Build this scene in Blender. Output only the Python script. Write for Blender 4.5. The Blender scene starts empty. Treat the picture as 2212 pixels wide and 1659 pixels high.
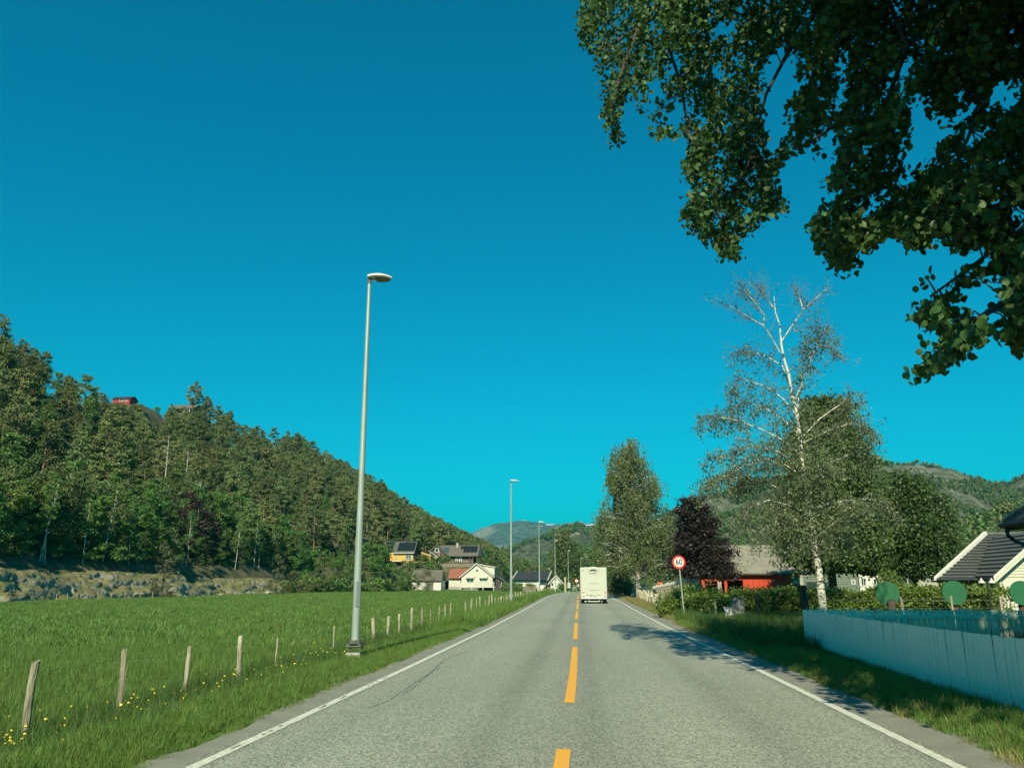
import bpy, bmesh, math, random
import numpy as np
from mathutils import Vector, Matrix, noise as mnoise

# ------------------------------------------------------------------ camera, sky, sun, exposure
sc = bpy.context.scene
COL = sc.collection
F = 1714.0                    # focal length for a picture 2212 wide
PITCH, YAW, EYE = math.radians(14.24), math.radians(5.07), 1.47
cam_d = bpy.data.cameras.new('camera')
cam_d.sensor_width = 36; cam_d.lens = 36 * F / 2212; cam_d.clip_start = .1; cam_d.clip_end = 30000
cam = bpy.data.objects.new('camera', cam_d); COL.objects.link(cam)
cam.location = (0, 0, EYE); cam.rotation_euler = (math.pi / 2 + PITCH, 0, YAW)
sc.camera = cam

SUN_EL, SUN_AZ = math.radians(36.5), math.radians(2.6)     # light travels ahead of the camera and slightly to the right
world = bpy.data.worlds.new('World'); sc.world = world; world.use_nodes = True
nt = world.node_tree; nt.nodes.clear()
sky = nt.nodes.new('ShaderNodeTexSky'); sky.sky_type = 'NISHITA'; sky.sun_disc = False
sky.sun_elevation = SUN_EL; sky.sun_rotation = math.pi + SUN_AZ; sky.altitude = 0
sky.air_density = 1.0; sky.dust_density = .3; sky.ozone_density = 1.6
sep = nt.nodes.new('ShaderNodeSeparateColor'); com = nt.nodes.new('ShaderNodeCombineColor')
nt.links.new(sky.outputs[0], sep.inputs[0])
for k, (gain, pw) in enumerate([(0.012, 1.0), (0.5, 1.02), (0.61, 0.96)]):
    p_ = nt.nodes.new('ShaderNodeMath'); p_.operation = 'POWER'; p_.inputs[1].default_value = pw
    m_ = nt.nodes.new('ShaderNodeMath'); m_.operation = 'MULTIPLY'; m_.inputs[1].default_value = gain
    nt.links.new(sep.outputs[k], p_.inputs[0]); nt.links.new(p_.outputs[0], m_.inputs[0]); nt.links.new(m_.outputs[0], com.inputs[k])
bg = nt.nodes.new('ShaderNodeBackground'); bg.inputs[1].default_value = .12
wo = nt.nodes.new('ShaderNodeOutputWorld')
nt.links.new(com.outputs[0], bg.inputs[0]); nt.links.new(bg.outputs[0], wo.inputs[0])

sun_d = bpy.data.lights.new('sun', 'SUN'); sun_d.energy = 4.5; sun_d.angle = math.radians(.5); sun_d.color = (1, .95, .66)
sun = bpy.data.objects.new('sun', sun_d); COL.objects.link(sun)
sun.rotation_euler = Vector((math.sin(SUN_AZ) * math.cos(SUN_EL), math.cos(SUN_AZ) * math.cos(SUN_EL), -math.sin(SUN_EL))).to_track_quat('-Z', 'Y').to_euler()
vs = sc.view_settings; vs.view_transform = 'Standard'; vs.look = 'None'; vs.exposure = 0.7; vs.gamma = 1; vs.use_curve_mapping = False
sc.cycles.max_bounces = 6; sc.cycles.transparent_max_bounces = 8; sc.cycles.volume_bounces = 0

# ------------------------------------------------------------------ pixel rays (picture 2212 x 1659) -> points in the place
def ray(px, py):
    x, y, z = px - 1106, 829.5 - py, -F
    f = -z * math.cos(PITCH) - y * math.sin(PITCH); u = y * math.cos(PITCH) - z * math.sin(PITCH)
    return Vector((x * math.cos(YAW) - f * math.sin(YAW), x * math.sin(YAW) + f * math.cos(YAW), u))
def D(px, py, Y):
    d = ray(px, py); return Vector((d.x / d.y * Y, Y, EYE + d.z / d.y * Y))
def G(px, py, z=0.):
    d = ray(px, py); t = (z - EYE) / d.z; return Vector((d.x * t, d.y * t, z))
def sx(Y): return Y / F       # metres per picture pixel at distance Y

# ------------------------------------------------------------------ materials
def lnk(nt, a, b): nt.links.new(a, b)
def mat(name, col, rough=.7, var=0., scale=4., col2=None, bump=0., bscale=None, metal=0., spec=.5, coord='Object', stretch=(1, 1, 1), island=0., trans=0., detail=5, thr=None, objvar=0., alpha=None, coat=0.):
    m = bpy.data.materials.new(name); m.use_nodes = True; t = m.node_tree; N = t.nodes
    b = N['Principled BSDF']; b.inputs['Roughness'].default_value = rough; b.inputs['Metallic'].default_value = metal
    b.inputs['Specular IOR Level'].default_value = spec; b.inputs['Coat Weight'].default_value = coat
    tc = N.new('ShaderNodeTexCoord'); mp = N.new('ShaderNodeMapping'); mp.inputs['Scale'].default_value = stretch
    t.links.new(tc.outputs[coord], mp.inputs[0])
    out = None
    col = (*col, 1)
    c2 = (*col2, 1) if col2 else tuple(c * (1 - var) for c in col[:3]) + (1,)
    if var or col2:
        n = N.new('ShaderNodeTexNoise'); n.inputs['Scale'].default_value = scale; n.inputs['Detail'].default_value = detail
        t.links.new(mp.outputs[0], n.inputs[0])
        r = N.new('ShaderNodeValToRGB'); lo, hi = thr or (.35, .65)
        r.color_ramp.elements[0].position = lo; r.color_ramp.elements[1].position = hi
        r.color_ramp.elements[0].color = c2; r.color_ramp.elements[1].color = col
        t.links.new(n.outputs[0], r.inputs[0]); out = r.outputs[0]
    if island or objvar:
        if island:
            g = N.new('ShaderNodeNewGeometry'); rv = g.outputs['Random Per Island']; amt = island
        if objvar:
            oi = N.new('ShaderNodeObjectInfo'); rv2 = oi.outputs['Random']
        hs = N.new('ShaderNodeHueSaturation')
        if out: t.links.new(out, hs.inputs['Color'])
        else: hs.inputs['Color'].default_value = col
        if island:
            mr = N.new('ShaderNodeMapRange'); mr.inputs[3].default_value = 1 - amt; mr.inputs[4].default_value = 1 + amt
            t.links.new(rv, mr.inputs[0]); vout = mr.outputs[0]
            mh = N.new('ShaderNodeMapRange'); mh.inputs[3].default_value = .5 - amt * .05; mh.inputs[4].default_value = .5 + amt * .03
            t.links.new(rv, mh.inputs[0]); t.links.new(mh.outputs[0], hs.inputs['Hue'])
        if objvar:
            mo = N.new('ShaderNodeMapRange'); mo.inputs[3].default_value = 1 - objvar; mo.inputs[4].default_value = 1 + objvar
            t.links.new(rv2, mo.inputs[0])
            if island:
                mu = N.new('ShaderNodeMath'); mu.operation = 'MULTIPLY'; t.links.new(vout, mu.inputs[0]); t.links.new(mo.outputs[0], mu.inputs[1]); vout = mu.outputs[0]
            else: vout = mo.outputs[0]
        t.links.new(vout, hs.inputs['Value']); out = hs.outputs[0]
        if objvar:
            h3 = N.new('ShaderNodeHueSaturation'); m3 = N.new('ShaderNodeMapRange'); m3.inputs[3].default_value = .5 - objvar * .09; m3.inputs[4].default_value = .5 + objvar * .14
            w3 = N.new('ShaderNodeMath'); w3.operation = 'FRACT'; x3 = N.new('ShaderNodeMath'); x3.operation = 'MULTIPLY'; x3.inputs[1].default_value = 7.31
            t.links.new(rv2, x3.inputs[0]); t.links.new(x3.outputs[0], w3.inputs[0]); t.links.new(w3.outputs[0], m3.inputs[0]); t.links.new(m3.outputs[0], h3.inputs['Hue']); t.links.new(out, h3.inputs['Color']); out = h3.outputs[0]
    if out: t.links.new(out, b.inputs['Base Color'])
    else: b.inputs['Base Color'].default_value = col
    if bump:
        bn = N.new('ShaderNodeTexNoise'); bn.inputs['Scale'].default_value = bscale or scale * 4; bn.inputs['Detail'].default_value = 6
        t.links.new(mp.outputs[0], bn.inputs[0]); bu = N.new('ShaderNodeBump'); bu.inputs['Strength'].default_value = bump; bu.inputs['Distance'].default_value = .05
        t.links.new(bn.outputs[0], bu.inputs['Height']); t.links.new(bu.outputs[0], b.inputs['Normal'])
    if trans:
        tr = N.new('ShaderNodeBsdfTranslucent'); mx = N.new('ShaderNodeMixShader'); mx.inputs[0].default_value = trans
        hs2 = N.new('ShaderNodeHueSaturation'); hs2.inputs['Value'].default_value = 1.5; hs2.inputs['Saturation'].default_value = 1.15
        if out: t.links.new(out, hs2.inputs['Color'])
        else: hs2.inputs['Color'].default_value = col
        t.links.new(hs2.outputs[0], tr.inputs[0])
        t.links.new(b.outputs[0], mx.inputs[1]); t.links.new(tr.outputs[0], mx.inputs[2]); t.links.new(mx.outputs[0], N['Material Output'].inputs[0])
    return m

def leafmat(name, col, island=.45, trans=.28, objvar=0., rough=.5, spec=.35, sc_=.6, c2=None):
    return mat(name, col, rough=rough, col2=c2 or tuple(c * .7 for c in col), scale=sc_, island=island, trans=trans, objvar=objvar, spec=spec, detail=2)

M = {}
M['leaf_linden'] = leafmat('linden_leaf', (.054, .112, .030), .45, .22, rough=.5, spec=.25)
M['leaf_lime'] = leafmat('lime_leaf', (.088, .135, .040), .32, .2)
M['leaf_maple'] = leafmat('maple_leaf', (.065, .11, .032), .3, .2)
M['leaf_birch'] = leafmat('birch_leaf', (.150, .190, .090), .35, .25)
M['leaf_wbirch'] = leafmat('weeping_birch_leaf', (.135, .172, .070), .3, .25)
M['leaf_copper'] = leafmat('copper_beech_leaf', (.040, .029, .028), .4, .15)
M['leaf_hedge'] = leafmat('hedge_leaf', (.15, .22, .045), .35, .25)
M['leaf_bright'] = leafmat('bright_leaf', (0.117, 0.207, 0.0469), .45, .25, objvar=.2)
M['leaf_dark'] = leafmat('dark_leaf', (0.124, 0.166, 0.058), .45, .2, objvar=.2)
M['leaf_pine'] = leafmat('pine_needle', (0.161, 0.193, 0.069), .4, .1, objvar=.34, rough=.7)
M['leaf_yellow'] = leafmat('yellow_shrub_leaf', (.22, .20, .02), .3, .2)
M['leaf_willow'] = leafmat('willow_leaf', (.12, .13, .045), .4, .25)
M['bark'] = mat('dark_bark', (.07, .055, .04), .9, .5, 6, bump=.6, bscale=20)
M['bark_pine'] = mat('pine_bark', (.30, .20, .13), .9, .45, 3, bump=.4, bscale=10)
M['bark_birch'] = mat('birch_bark', (.52, .49, .42), .8, scale=3.5, col2=(.06, .055, .05), thr=(.40, .47), stretch=(1, 1, 2.2), bump=.3, bscale=12)
M['bark_snag'] = mat('bleached_wood', (.42, .39, .33), .9, .3, 3)
M['bark_twig'] = mat('pale_twig', (.15, .14, .12), .8, .3, 3)
M['white'] = mat('white_paint', (.58, .57, .52), .45, .12, 2, bump=.05)
M['fence_white'] = mat('white_fence_paint', (0.832, 0.844, 0.725), .5, .14, 3, bump=.15, bscale=30, stretch=(1, 1, .2))
M['cream'] = mat('cream_wall', (.53, .50, .42), .7, .08, 3)
M['yellow_wall'] = mat('yellow_timber', (0.578, 0.353, 0.054), .6, .12, 3)
M['brown_wall'] = mat('brown_timber', (.085, .060, .045), .75, .25, 4)
M['red_wall'] = mat('red_barn_boards', (.50, .045, .012), .75, .22, 1.2, stretch=(3, 3, .4), bump=.2, bscale=8)
M['red_cabin'] = mat('dark_red_boards', (.30, .02, .015), .7, .2, 2)
M['green_wall'] = mat('grey_green_boards', (.15, .18, .15), .7, .2, 3)
M['grey_wall'] = mat('grey_concrete', (.36, .34, .30), .85, .25, 1.5, bump=.3, bscale=8)
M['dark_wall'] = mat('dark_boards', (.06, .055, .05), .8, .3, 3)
M['roof_grey'] = mat('grey_roof_tiles', (.10, .095, .088), .8, .2, 3)
M['roof_brown'] = mat('brown_grey_roof_tiles', (.125, .108, .088), .8, .2, 3)
M['roof_barn'] = mat('fibre_cement_roof', (.24, .215, .17), .85, .2, 1.2, bump=.2, bscale=6)
M['roof_dark'] = mat('dark_roof', (.035, .037, .04), .6, .3, 3)
M['roof_slate'] = mat('dark_tile', (.10, .105, .10), .55, .3, 5, island=.12)
M['roof_red'] = mat('red_roof_tiles', (.28, .10, .06), .8, .25, 4)
M['solar'] = mat('solar_glass', (.012, .018, .020), .4, spec=.25)
M['skylight'] = mat('blue_panel', (.04, .08, .09), .4, spec=.4)
M['glass'] = mat('window_glass', (.015, .02, .022), .05, spec=.9)
M['curtain_glass'] = mat('window_glass_blind', (.10, .11, .11), .2, spec=.7)
M['black'] = mat('black_plastic', (.012, .013, .015), .5, .3, 4)
M['gutter'] = mat('black_gutter', (.02, .025, .028), .35, .2, 4)
M['metal'] = mat('galvanised_steel', (.33, .38, .35), .5, .22, 2.5, metal=.25, bump=.08, stretch=(3, 3, .5))
M['steel_dark'] = mat('dark_steel', (.16, .15, .13), .6, .4, 12, metal=.3)
M['concrete'] = mat('concrete', (.42, .40, .35), .9, .3, 8, bump=.3, bscale=40)
M['lamp_head'] = mat('lamp_housing', (.72, .70, .62), .4, .08, 4)
M['lens'] = mat('lamp_glass', (.13, .14, .11), .2, .25, 14)
M['post'] = mat('weathered_post', (.46, .41, .29), .85, scale=5, col2=(.24, .20, .14), stretch=(4, 4, .5), bump=.7, bscale=14, objvar=.2)
M['wire'] = mat('fence_wire', (.25, .25, .22), .5, metal=.7)
M['road_yellow'] = mat('yellow_road_paint', (.78, .36, .035), .7, scale=30, col2=(.42, .24, .06), thr=(.30, .40), bump=.3, bscale=80)
M['road_white'] = mat('white_road_paint', (.66, .64, .54), .7, .25, 12, bump=.3, bscale=80)
M['sign_red'] = mat('sign_red', (.70, .03, .02), .35)
M['sign_white'] = mat('sign_white', (.80, .80, .74), .35)
M['sign_black'] = mat('sign_black', (.008, .010, .02), .4)
M['disc_green'] = mat('green_disc_paint', (.007, .11, .045), .6, .15, 3)
M['rust_post'] = mat('brown_stump', (.11, .075, .055), .9, .5, 9, bump=.5)
M['drum'] = mat('old_drum', (.17, .18, .18), .7, .55, 5, bump=.5, bscale=8)
M['cabinet'] = mat('grey_cabinet', (.42, .42, .38), .6, .2, 5)
M['rock'] = mat('granite', (.32, .29, .22), .9, scale=.7, col2=(.14, .13, .10), bump=.9, bscale=2.5, detail=10, thr=(.3, .62))
M['light_red'] = mat('red_light', (.55, .02, .03), .2)
M['light_clear'] = mat('clear_light', (.55, .56, .52), .2)
M['van'] = mat('van_white', (.46, .445, .38), .3, .04, 1.5, coat=.3)
M['van_grey'] = mat('van_trim', (.24, .24, .20), .4)
M['plate_blue'] = mat('plate_blue', (.03, .06, .2), .4)
M['orange'] = mat('orange_box', (.55, .10, .03), .5)
M['awning'] = mat('striped_awning', (.70, .67, .56), .8)
M['snow'] = mat('snow', (.8, .8, .8), .8)
M['dgreen'] = mat('dark_green_metal', (.025, .05, .045), .4, .2, 2)
M['stone_wall'] = mat('stone_wall', (.24, .21, .17), .9, .45, 6, bump=.5, island=.25)
M['petal'] = mat('yellow_petal', (.85, .62, .03), .6)
M['driveway'] = mat('gravel_driveway', (.26, .235, .20), .9, .25, 1.5, bump=.4, bscale=40)

# ------------------------------------------------------------------ mesh helpers
class MB:
    def __init__(s): s.v, s.f = [], []
    def add(s, V, Fs):
        n = len(s.v); s.v += [tuple(v) for v in V]; s.f += [tuple(i + n for i in f) for f in Fs]; return s
    def box(s, a, b):
        x0, y0, z0 = a; x1, y1, z1 = b
        return s.add([(x0, y0, z0), (x1, y0, z0), (x1, y1, z0), (x0, y1, z0), (x0, y0, z1), (x1, y0, z1), (x1, y1, z1), (x0, y1, z1)],
                     [(0, 3, 2, 1), (4, 5, 6, 7), (0, 1, 5, 4), (1, 2, 6, 5), (2, 3, 7, 6), (3, 0, 4, 7)])
    def prism(s, poly, d, axis='y', at=0.):
        """polygon in the plane across the axis, thickness d from at"""
        n = len(poly)
        def P(p, k):
            return (p[0], k, p[1]) if axis == 'y' else (k, p[0], p[1]) if axis == 'x' else (p[0], p[1], k)
        V = [P(p, at) for p in poly] + [P(p, at + d) for p in poly]
        Fs = [tuple(range(n)), tuple(range(2 * n - 1, n - 1, -1))] + [((i + 1) % n, i, i + n, (i + 1) % n + n) for i in range(n)]
        return s.add(V, Fs)
    def tube(s, pts, rad, n=8, cap=True):
        pts = [Vector(p) for p in pts]; rad = rad if hasattr(rad, '__len__') else [rad] * len(pts)
        V, Fs = [], []; up = None
        for i, p in enumerate(pts):
            d = (pts[min(i + 1, len(pts) - 1)] - pts[max(i - 1, 0)]).normalized()
            a = d.cross(Vector((0, 1, .01)) if abs(d.y) < .9 else Vector((1, 0, 0))).normalized(); b = d.cross(a)
            for k in range(n):
                t = 2 * math.pi * k / n; V.append(p + (a * math.cos(t) + b * math.sin(t)) * rad[i])
        for i in range(len(pts) - 1):
            for k in range(n):
                Fs.append((i * n + k, i * n + (k + 1) % n, (i + 1) * n + (k + 1) % n, (i + 1) * n + k))
        if cap: Fs += [tuple(range(n - 1, -1, -1)), tuple(range((len(pts) - 1) * n, len(pts) * n))]
        return s.add(V, Fs)
    def quad(s, *P): return s.add(P, [tuple(range(len(P)))])
    def mesh(s, name):
        me = bpy.data.meshes.new(name); me.from_pydata(s.v, [], s.f); me.validate(); me.update(); return me

def npmesh(name, V, Q):
    me = bpy.data.meshes.new(name); V = np.asarray(V, np.float32); Q = np.asarray(Q, np.int32); k = Q.shape[1]
    me.vertices.add(len(V)); me.vertices.foreach_set('co', V.ravel())
    me.loops.add(Q.size); me.loops.foreach_set('vertex_index', Q.ravel())
    me.polygons.add(len(Q)); me.polygons.foreach_set('loop_start', np.arange(0, Q.size, k, dtype=np.int32)); me.polygons.foreach_set('loop_total', np.full(len(Q), k, np.int32))
    me.update(calc_edges=True); return me

def obj(name, me, m=None, parent=None, loc=None, smooth=False, **tags):
    if isinstance(me, MB): me = me.mesh(name)
    if m is not None and not me.materials: me.materials.append(M[m] if isinstance(m, str) else m)
    if smooth: me.polygons.foreach_set('use_smooth', [True] * len(me.polygons))
    o = bpy.data.objects.new(name, me); COL.objects.link(o)
    if parent is not None: o.parent = parent
    if loc is not None: o.location = loc
    for k, v in tags.items(): o[k] = v
    return o
def thing(name, label, cat, loc=(0, 0, 0), rz=0, group=None):
    o = bpy.data.objects.new(name, None); COL.objects.link(o); o.empty_display_size = .3
    o.location = loc; o.rotation_euler = (0, 0, rz); o['label'] = label; o['category'] = cat
    if group: o['group'] = group
    return o
def bevel(me_or_mb, w, seg=2):
    me = me_or_mb.mesh('m') if isinstance(me_or_mb, MB) else me_or_mb
    bm = bmesh.new(); bm.from_mesh(me); bmesh.ops.remove_doubles(bm, verts=bm.verts, dist=1e-5)
    bmesh.ops.bevel(bm, geom=bm.edges[:], offset=w, segments=seg, affect='EDGES', profile=.6)
    bm.to_mesh(me); bm.free(); return me
def text_mesh(txt, size, depth=.002, bold=0.):
    c = bpy.data.curves.new('lettering', 'FONT'); c.body = txt; c.size = size; c.extrude = depth; c.align_x = 'CENTER'; c.align_y = 'CENTER'; c.offset = bold; c.resolution_u = 3
    o = bpy.data.objects.new('lettering', c); COL.objects.link(o)
    bpy.context.view_layer.update()
    me = bpy.data.meshes.new_from_object(o.evaluated_get(bpy.context.evaluated_depsgraph_get()))
    bpy.data.objects.remove(o); bpy.data.curves.remove(c); return me
def rot_mesh(me, mtx): me.transform(mtx); me.update(); return me

rnd = random.Random(11); R = np.random.default_rng(11)
def sm(a, b, x): t = np.clip((x - a) / (b - a), 0, 1); return t * t * (3 - 2 * t)

# ------------------------------------------------------------------ lie of the land
def rz_(y): return np.interp(y, [-50, 30, 45, 60, 86, 113, 140, 170, 260, 6000], [0, 0, .08, .20, .37, .45, .40, .2, -.1, -.1])
def shift(y): return np.interp(y, [-50, 15, 37, 60, 86, 110, 125, 160, 190, 235, 280, 400], [0, 0, -.17, -.3, -.5, -.35, 0, 1.4, 4, 10.5, 20, 60])
def xfoot(y): return -58 + 26 * sm(170, 240, y) + np.interp(y, [0, 60, 75, 90, 110, 130, 150, 170, 6000], [0, 0, 1.5, -1, 1, -2, 1, 0, 0])
SKY_LINE = [(-60, 655), (0, 690), (60, 745), (100, 790), (130, 815), (200, 845), (250, 872), (330, 893), (430, 893), (520, 920), (640, 950), (720, 990), (790, 1055), (870, 1090), (950, 1130), (1030, 1165), (1060, 1185), (1075, 1215)]
XC = -130.
_cy, _cz = [], []
for px, py in SKY_LINE:
    d = ray(px, py); _cy.append(XC / d.x * d.y); _cz.append(EYE + XC / d.x * d.z)
def crest(y): return np.interp(y, [40] + _cy + [_cy[-1] + 300], [_cz[0] - 4] + _cz + [2.])
def field_z(x, y):
    zf = -.36 + .25 * sm(60, 190, y) + .04 * np.sin(x * .15 + 1) * np.sin(y * .07)
    zf = zf + .9 * sm(185, 225, y) * sm(-20, -45, x)
    return zf
PADS = []   # (x0, x1, y0, y1, z0, z1, soft front edge) ground shaped under the hillside houses
def hill_z(x, y):
    xf = xfoot(y); d = xf - x; zc = crest(y) - 9.5
    s = np.clip(d / (xf - XC), 0, 1.0)
    z = 3.0 * sm(1, 5, d) + (zc - 3.0) * s ** 1.22 + np.maximum(XC - x, 0) * .06
    z = z + 1.2 * np.sin(x * .13 + y * .07) * sm(5, 30, d) * np.clip(zc / 40, 0, 1)
    z = np.where(d < 1, -1.5 + 0 * d, z + field_z(x, y))
    for (xa, xb, ya, yb, z0, z1, fo) in PADS:
        q = max(3, fo); w = sm(xa - q, xa, x) * (1 - sm(xb, xb + q * .85, x)) * sm(ya - fo, ya, y) * (1 - sm(yb, yb + max(5, fo), y))
        z = z * (1 - w) + (z0 + (z1 - z0) * np.clip((y - ya) / (yb - ya), 0, 1)) * w
    return z
def ground_z(x, y):
    xr = x - shift(y); zr = rz_(y)
    s = sm(-4.4, -5.6, xr); z = zr * (1 - s) + field_z(x, y) * s
    s2 = sm(4.2, 5.2, xr); zR = zr - .10 - .35 * sm(8, 22, xr) * sm(20, 40, y) + .0 * xr
    z = z * (1 - s2) + zR * s2
    road = (np.abs(xr) < 3.9); z = np.where(road, zr - .03, z)
    return z
# ------------------------------------------------------------------ ground, road
def grid(name, xs, ys, zf, m, **tags):
    X, Y = np.meshgrid(xs, ys); Z = zf(X, Y); V = np.stack([X, Y, Z], -1).reshape(-1, 3)
    nx, ny = len(xs), len(ys); i = np.arange(nx - 1)[None, :] + np.arange(ny - 1)[:, None] * nx
    Q = np.stack([i, i + 1, i + 1 + nx, i + nx], -1).reshape(-1, 4)
    return obj(name, npmesh(name, V, Q), m, smooth=True, **tags)

def ground_material():
    m = bpy.data.materials.new('meadow_ground'); m.use_nodes = True; t = m.node_tree; N = t.nodes; b = N['Principled BSDF']; b.inputs['Roughness'].default_value = .9; b.inputs['Specular IOR Level'].default_value = .1
    tc = N.new('ShaderNodeTexCoord')
    def noise(s, d=6, st=None):
        n = N.new('ShaderNodeTexNoise'); n.inputs['Scale'].default_value = s; n.inputs['Detail'].default_value = d
        if st:
            mp = N.new('ShaderNodeMapping'); mp.inputs['Scale'].default_value = st; t.links.new(tc.outputs['Object'], mp.inputs[0]); t.links.new(mp.outputs[0], n.inputs[0])
        else: t.links.new(tc.outputs['Object'], n.inputs[0])
        return n
    def ramp(src, a, ca, b_, cb):
        r = N.new('ShaderNodeValToRGB'); r.color_ramp.elements[0].position = a; r.color_ramp.elements[0].color = (*ca, 1); r.color_ramp.elements[1].position = b_; r.color_ramp.elements[1].color = (*cb, 1)
        t.links.new(src, r.inputs[0]); return r
    a = ramp(noise(.12, 5).outputs[0], .35, (.075, .14, .032), .65, (.11, .19, .045))
    c = ramp(noise(3., 8).outputs[0], .3, (.45, .45, .45), .7, (1.2, 1.2, 1.2))
    mx = N.new('ShaderNodeMix'); mx.data_type = 'RGBA'; mx.blend_type = 'MULTIPLY'; mx.inputs[0].default_value = 1
    t.links.new(a.outputs[0], mx.inputs[6]); t.links.new(c.outputs[0], mx.inputs[7]); t.links.new(mx.outputs[2], b.inputs['Base Color'])
    n = noise(5, 8); bu = N.new('ShaderNodeBump'); bu.inputs['Strength'].default_value = .8; bu.inputs['Distance'].default_value = .15
    t.links.new(n.outputs[0], bu.inputs['Height']); t.links.new(bu.outputs[0], b.inputs['Normal'])
    return m
M['ground'] = ground_material()
xs = np.concatenate([[-7000, -3000, -1200, -500, -250, -150, -100], np.arange(-80, -8, 2.), np.arange(-8, 8.01, .2), np.arange(9, 60, 2.), [80, 120, 200, 400, 1000, 3000, 7000]])
ys = np.concatenate([[-500, -100, -40], np.arange(-20, 60, 1.), np.arange(60, 320, 3.), [350, 400, 500, 700, 1000, 1800, 3000, 6000, 12000]])
grid('ground', xs, ys, ground_z, 'ground', kind='structure')

def road_material():
    m = bpy.data.materials.new('chip_seal_asphalt'); m.use_nodes = True; t = m.node_tree; N = t.nodes; b = N['Principled BSDF']; b.inputs['Roughness'].default_value = .85; b.inputs['Specular IOR Level'].default_value = .3
    tc = N.new('ShaderNodeTexCoord'); L = t.links.new
    def noise(s, d=6, st=(1, 1, 1), coord='UV'):
        n = N.new('ShaderNodeTexNoise'); n.inputs['Scale'].default_value = s; n.inputs['Detail'].default_value = d
        mp = N.new('ShaderNodeMapping'); mp.inputs['Scale'].default_value = st; L(tc.outputs[coord], mp.inputs[0]); L(mp.outputs[0], n.inputs[0]); return n
    # lengthwise polish of the wheel tracks, from the distance across the road (uv.x in metres)
    sp = N.new('ShaderNodeSeparateXYZ'); L(tc.outputs['UV'], sp.inputs[0])
    wob = noise(.35, 3, (1, .15, 1)); ad = N.new('ShaderNodeMath'); ad.operation = 'MULTIPLY_ADD'; ad.inputs[1].default_value = .5; L(wob.outputs[0], ad.inputs[0]); L(sp.outputs[0], ad.inputs[2])
    cr = N.new('ShaderNodeValToRGB'); cr.color_ramp.interpolation = 'EASE'
    mr = N.new('ShaderNodeMapRange'); mr.inputs[1].default_value = -4; mr.inputs[2].default_value = 4; L(ad.outputs[0], mr.inputs[0]); L(mr.outputs[0], cr.inputs[0])
    def X(x): return (x + .25 + 4) / 8
    stops = [(-3.9, .82), (-3.25, .80), (-3.05, 1.0), (-2.6, .95), (-2.2, 1.03), (-1.45, 1.0), (-1.0, .82), (-.7, .96), (-.25, .90), (0.05, .80), (.35, .94), (.9, 1.04), (1.4, 1.02), (1.75, .87), (2.15, .98), (2.8, 1.04), (3.1, .80), (3.9, .74)]
    e = cr.color_ramp.elements
    e[0].position = X(stops[0][0]); e[1].position = X(stops[-1][0]); e[0].color = (stops[0][1],) * 3 + (1,); e[1].color = (stops[-1][1],) * 3 + (1,)
    for x, v in stops[1:-1]:
        q = e.new(X(x)); q.color = (v, v, v, 1)
    big = N.new('ShaderNodeValToRGB'); L(noise(.5, 4, (1, .25, 1)).outputs[0], big.inputs[0])
    big.color_ramp.elements[0].color = (.90, .91, .90, 1); big.color_ramp.elements[0].position = .3; big.color_ramp.elements[1].color = (1.07, 1.07, 1.07, 1); big.color_ramp.elements[1].position = .7
    vo = N.new('ShaderNodeTexVoronoi'); vo.inputs['Scale'].default_value = 55; L(tc.outputs['UV'], vo.inputs[0])
    chips = N.new('ShaderNodeValToRGB'); spc = N.new('ShaderNodeSeparateColor'); L(vo.outputs['Color'], spc.inputs[0]); L(spc.outputs[0], chips.inputs[0])
    chips.color_ramp.elements[0].color = (.245, .25, .205, 1); chips.color_ramp.elements[1].color = (.52, .52, .43, 1); q = chips.color_ramp.elements.new(.5); q.color = (.36, .365, .30, 1)
    edge = N.new('ShaderNodeValToRGB'); L(vo.outputs['Distance'], edge.inputs[0]); edge.color_ramp.elements[0].position = .25; edge.color_ramp.elements[0].color = (1, 1, 1, 1); edge.color_ramp.elements[1].position = .75; edge.color_ramp.elements[1].color = (.45, .45, .45, 1)
    cur = chips.outputs[0]
    for o_ in (edge.outputs[0], cr.outputs[0], big.outputs[0]):
        mx = N.new('ShaderNodeMix'); mx.data_type = 'RGBA'; mx.blend_type = 'MULTIPLY'; mx.inputs[0].default_value = 1; L(cur, mx.inputs[6]); L(o_, mx.inputs[7]); cur = mx.outputs[2]
    L(cur, b.inputs['Base Color'])
    bu = N.new('ShaderNodeBump'); bu.inputs['Strength'].default_value = .45; bu.inputs['Distance'].default_value = .006; bu.invert = True
    L(vo.outputs['Distance'], bu.inputs['Height']); L(bu.outputs[0], b.inputs['Normal'])
    return m
M['road'] = road_material()
M['road_side'] = mat('smooth_shoulder_asphalt', (.235, .225, .185), .9, .18, 2.5, bump=.35, bscale=120)
RY = np.concatenate([np.arange(-12, 30, .5), np.arange(30, 120, 2.), np.arange(120, 420, 5.)])
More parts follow.
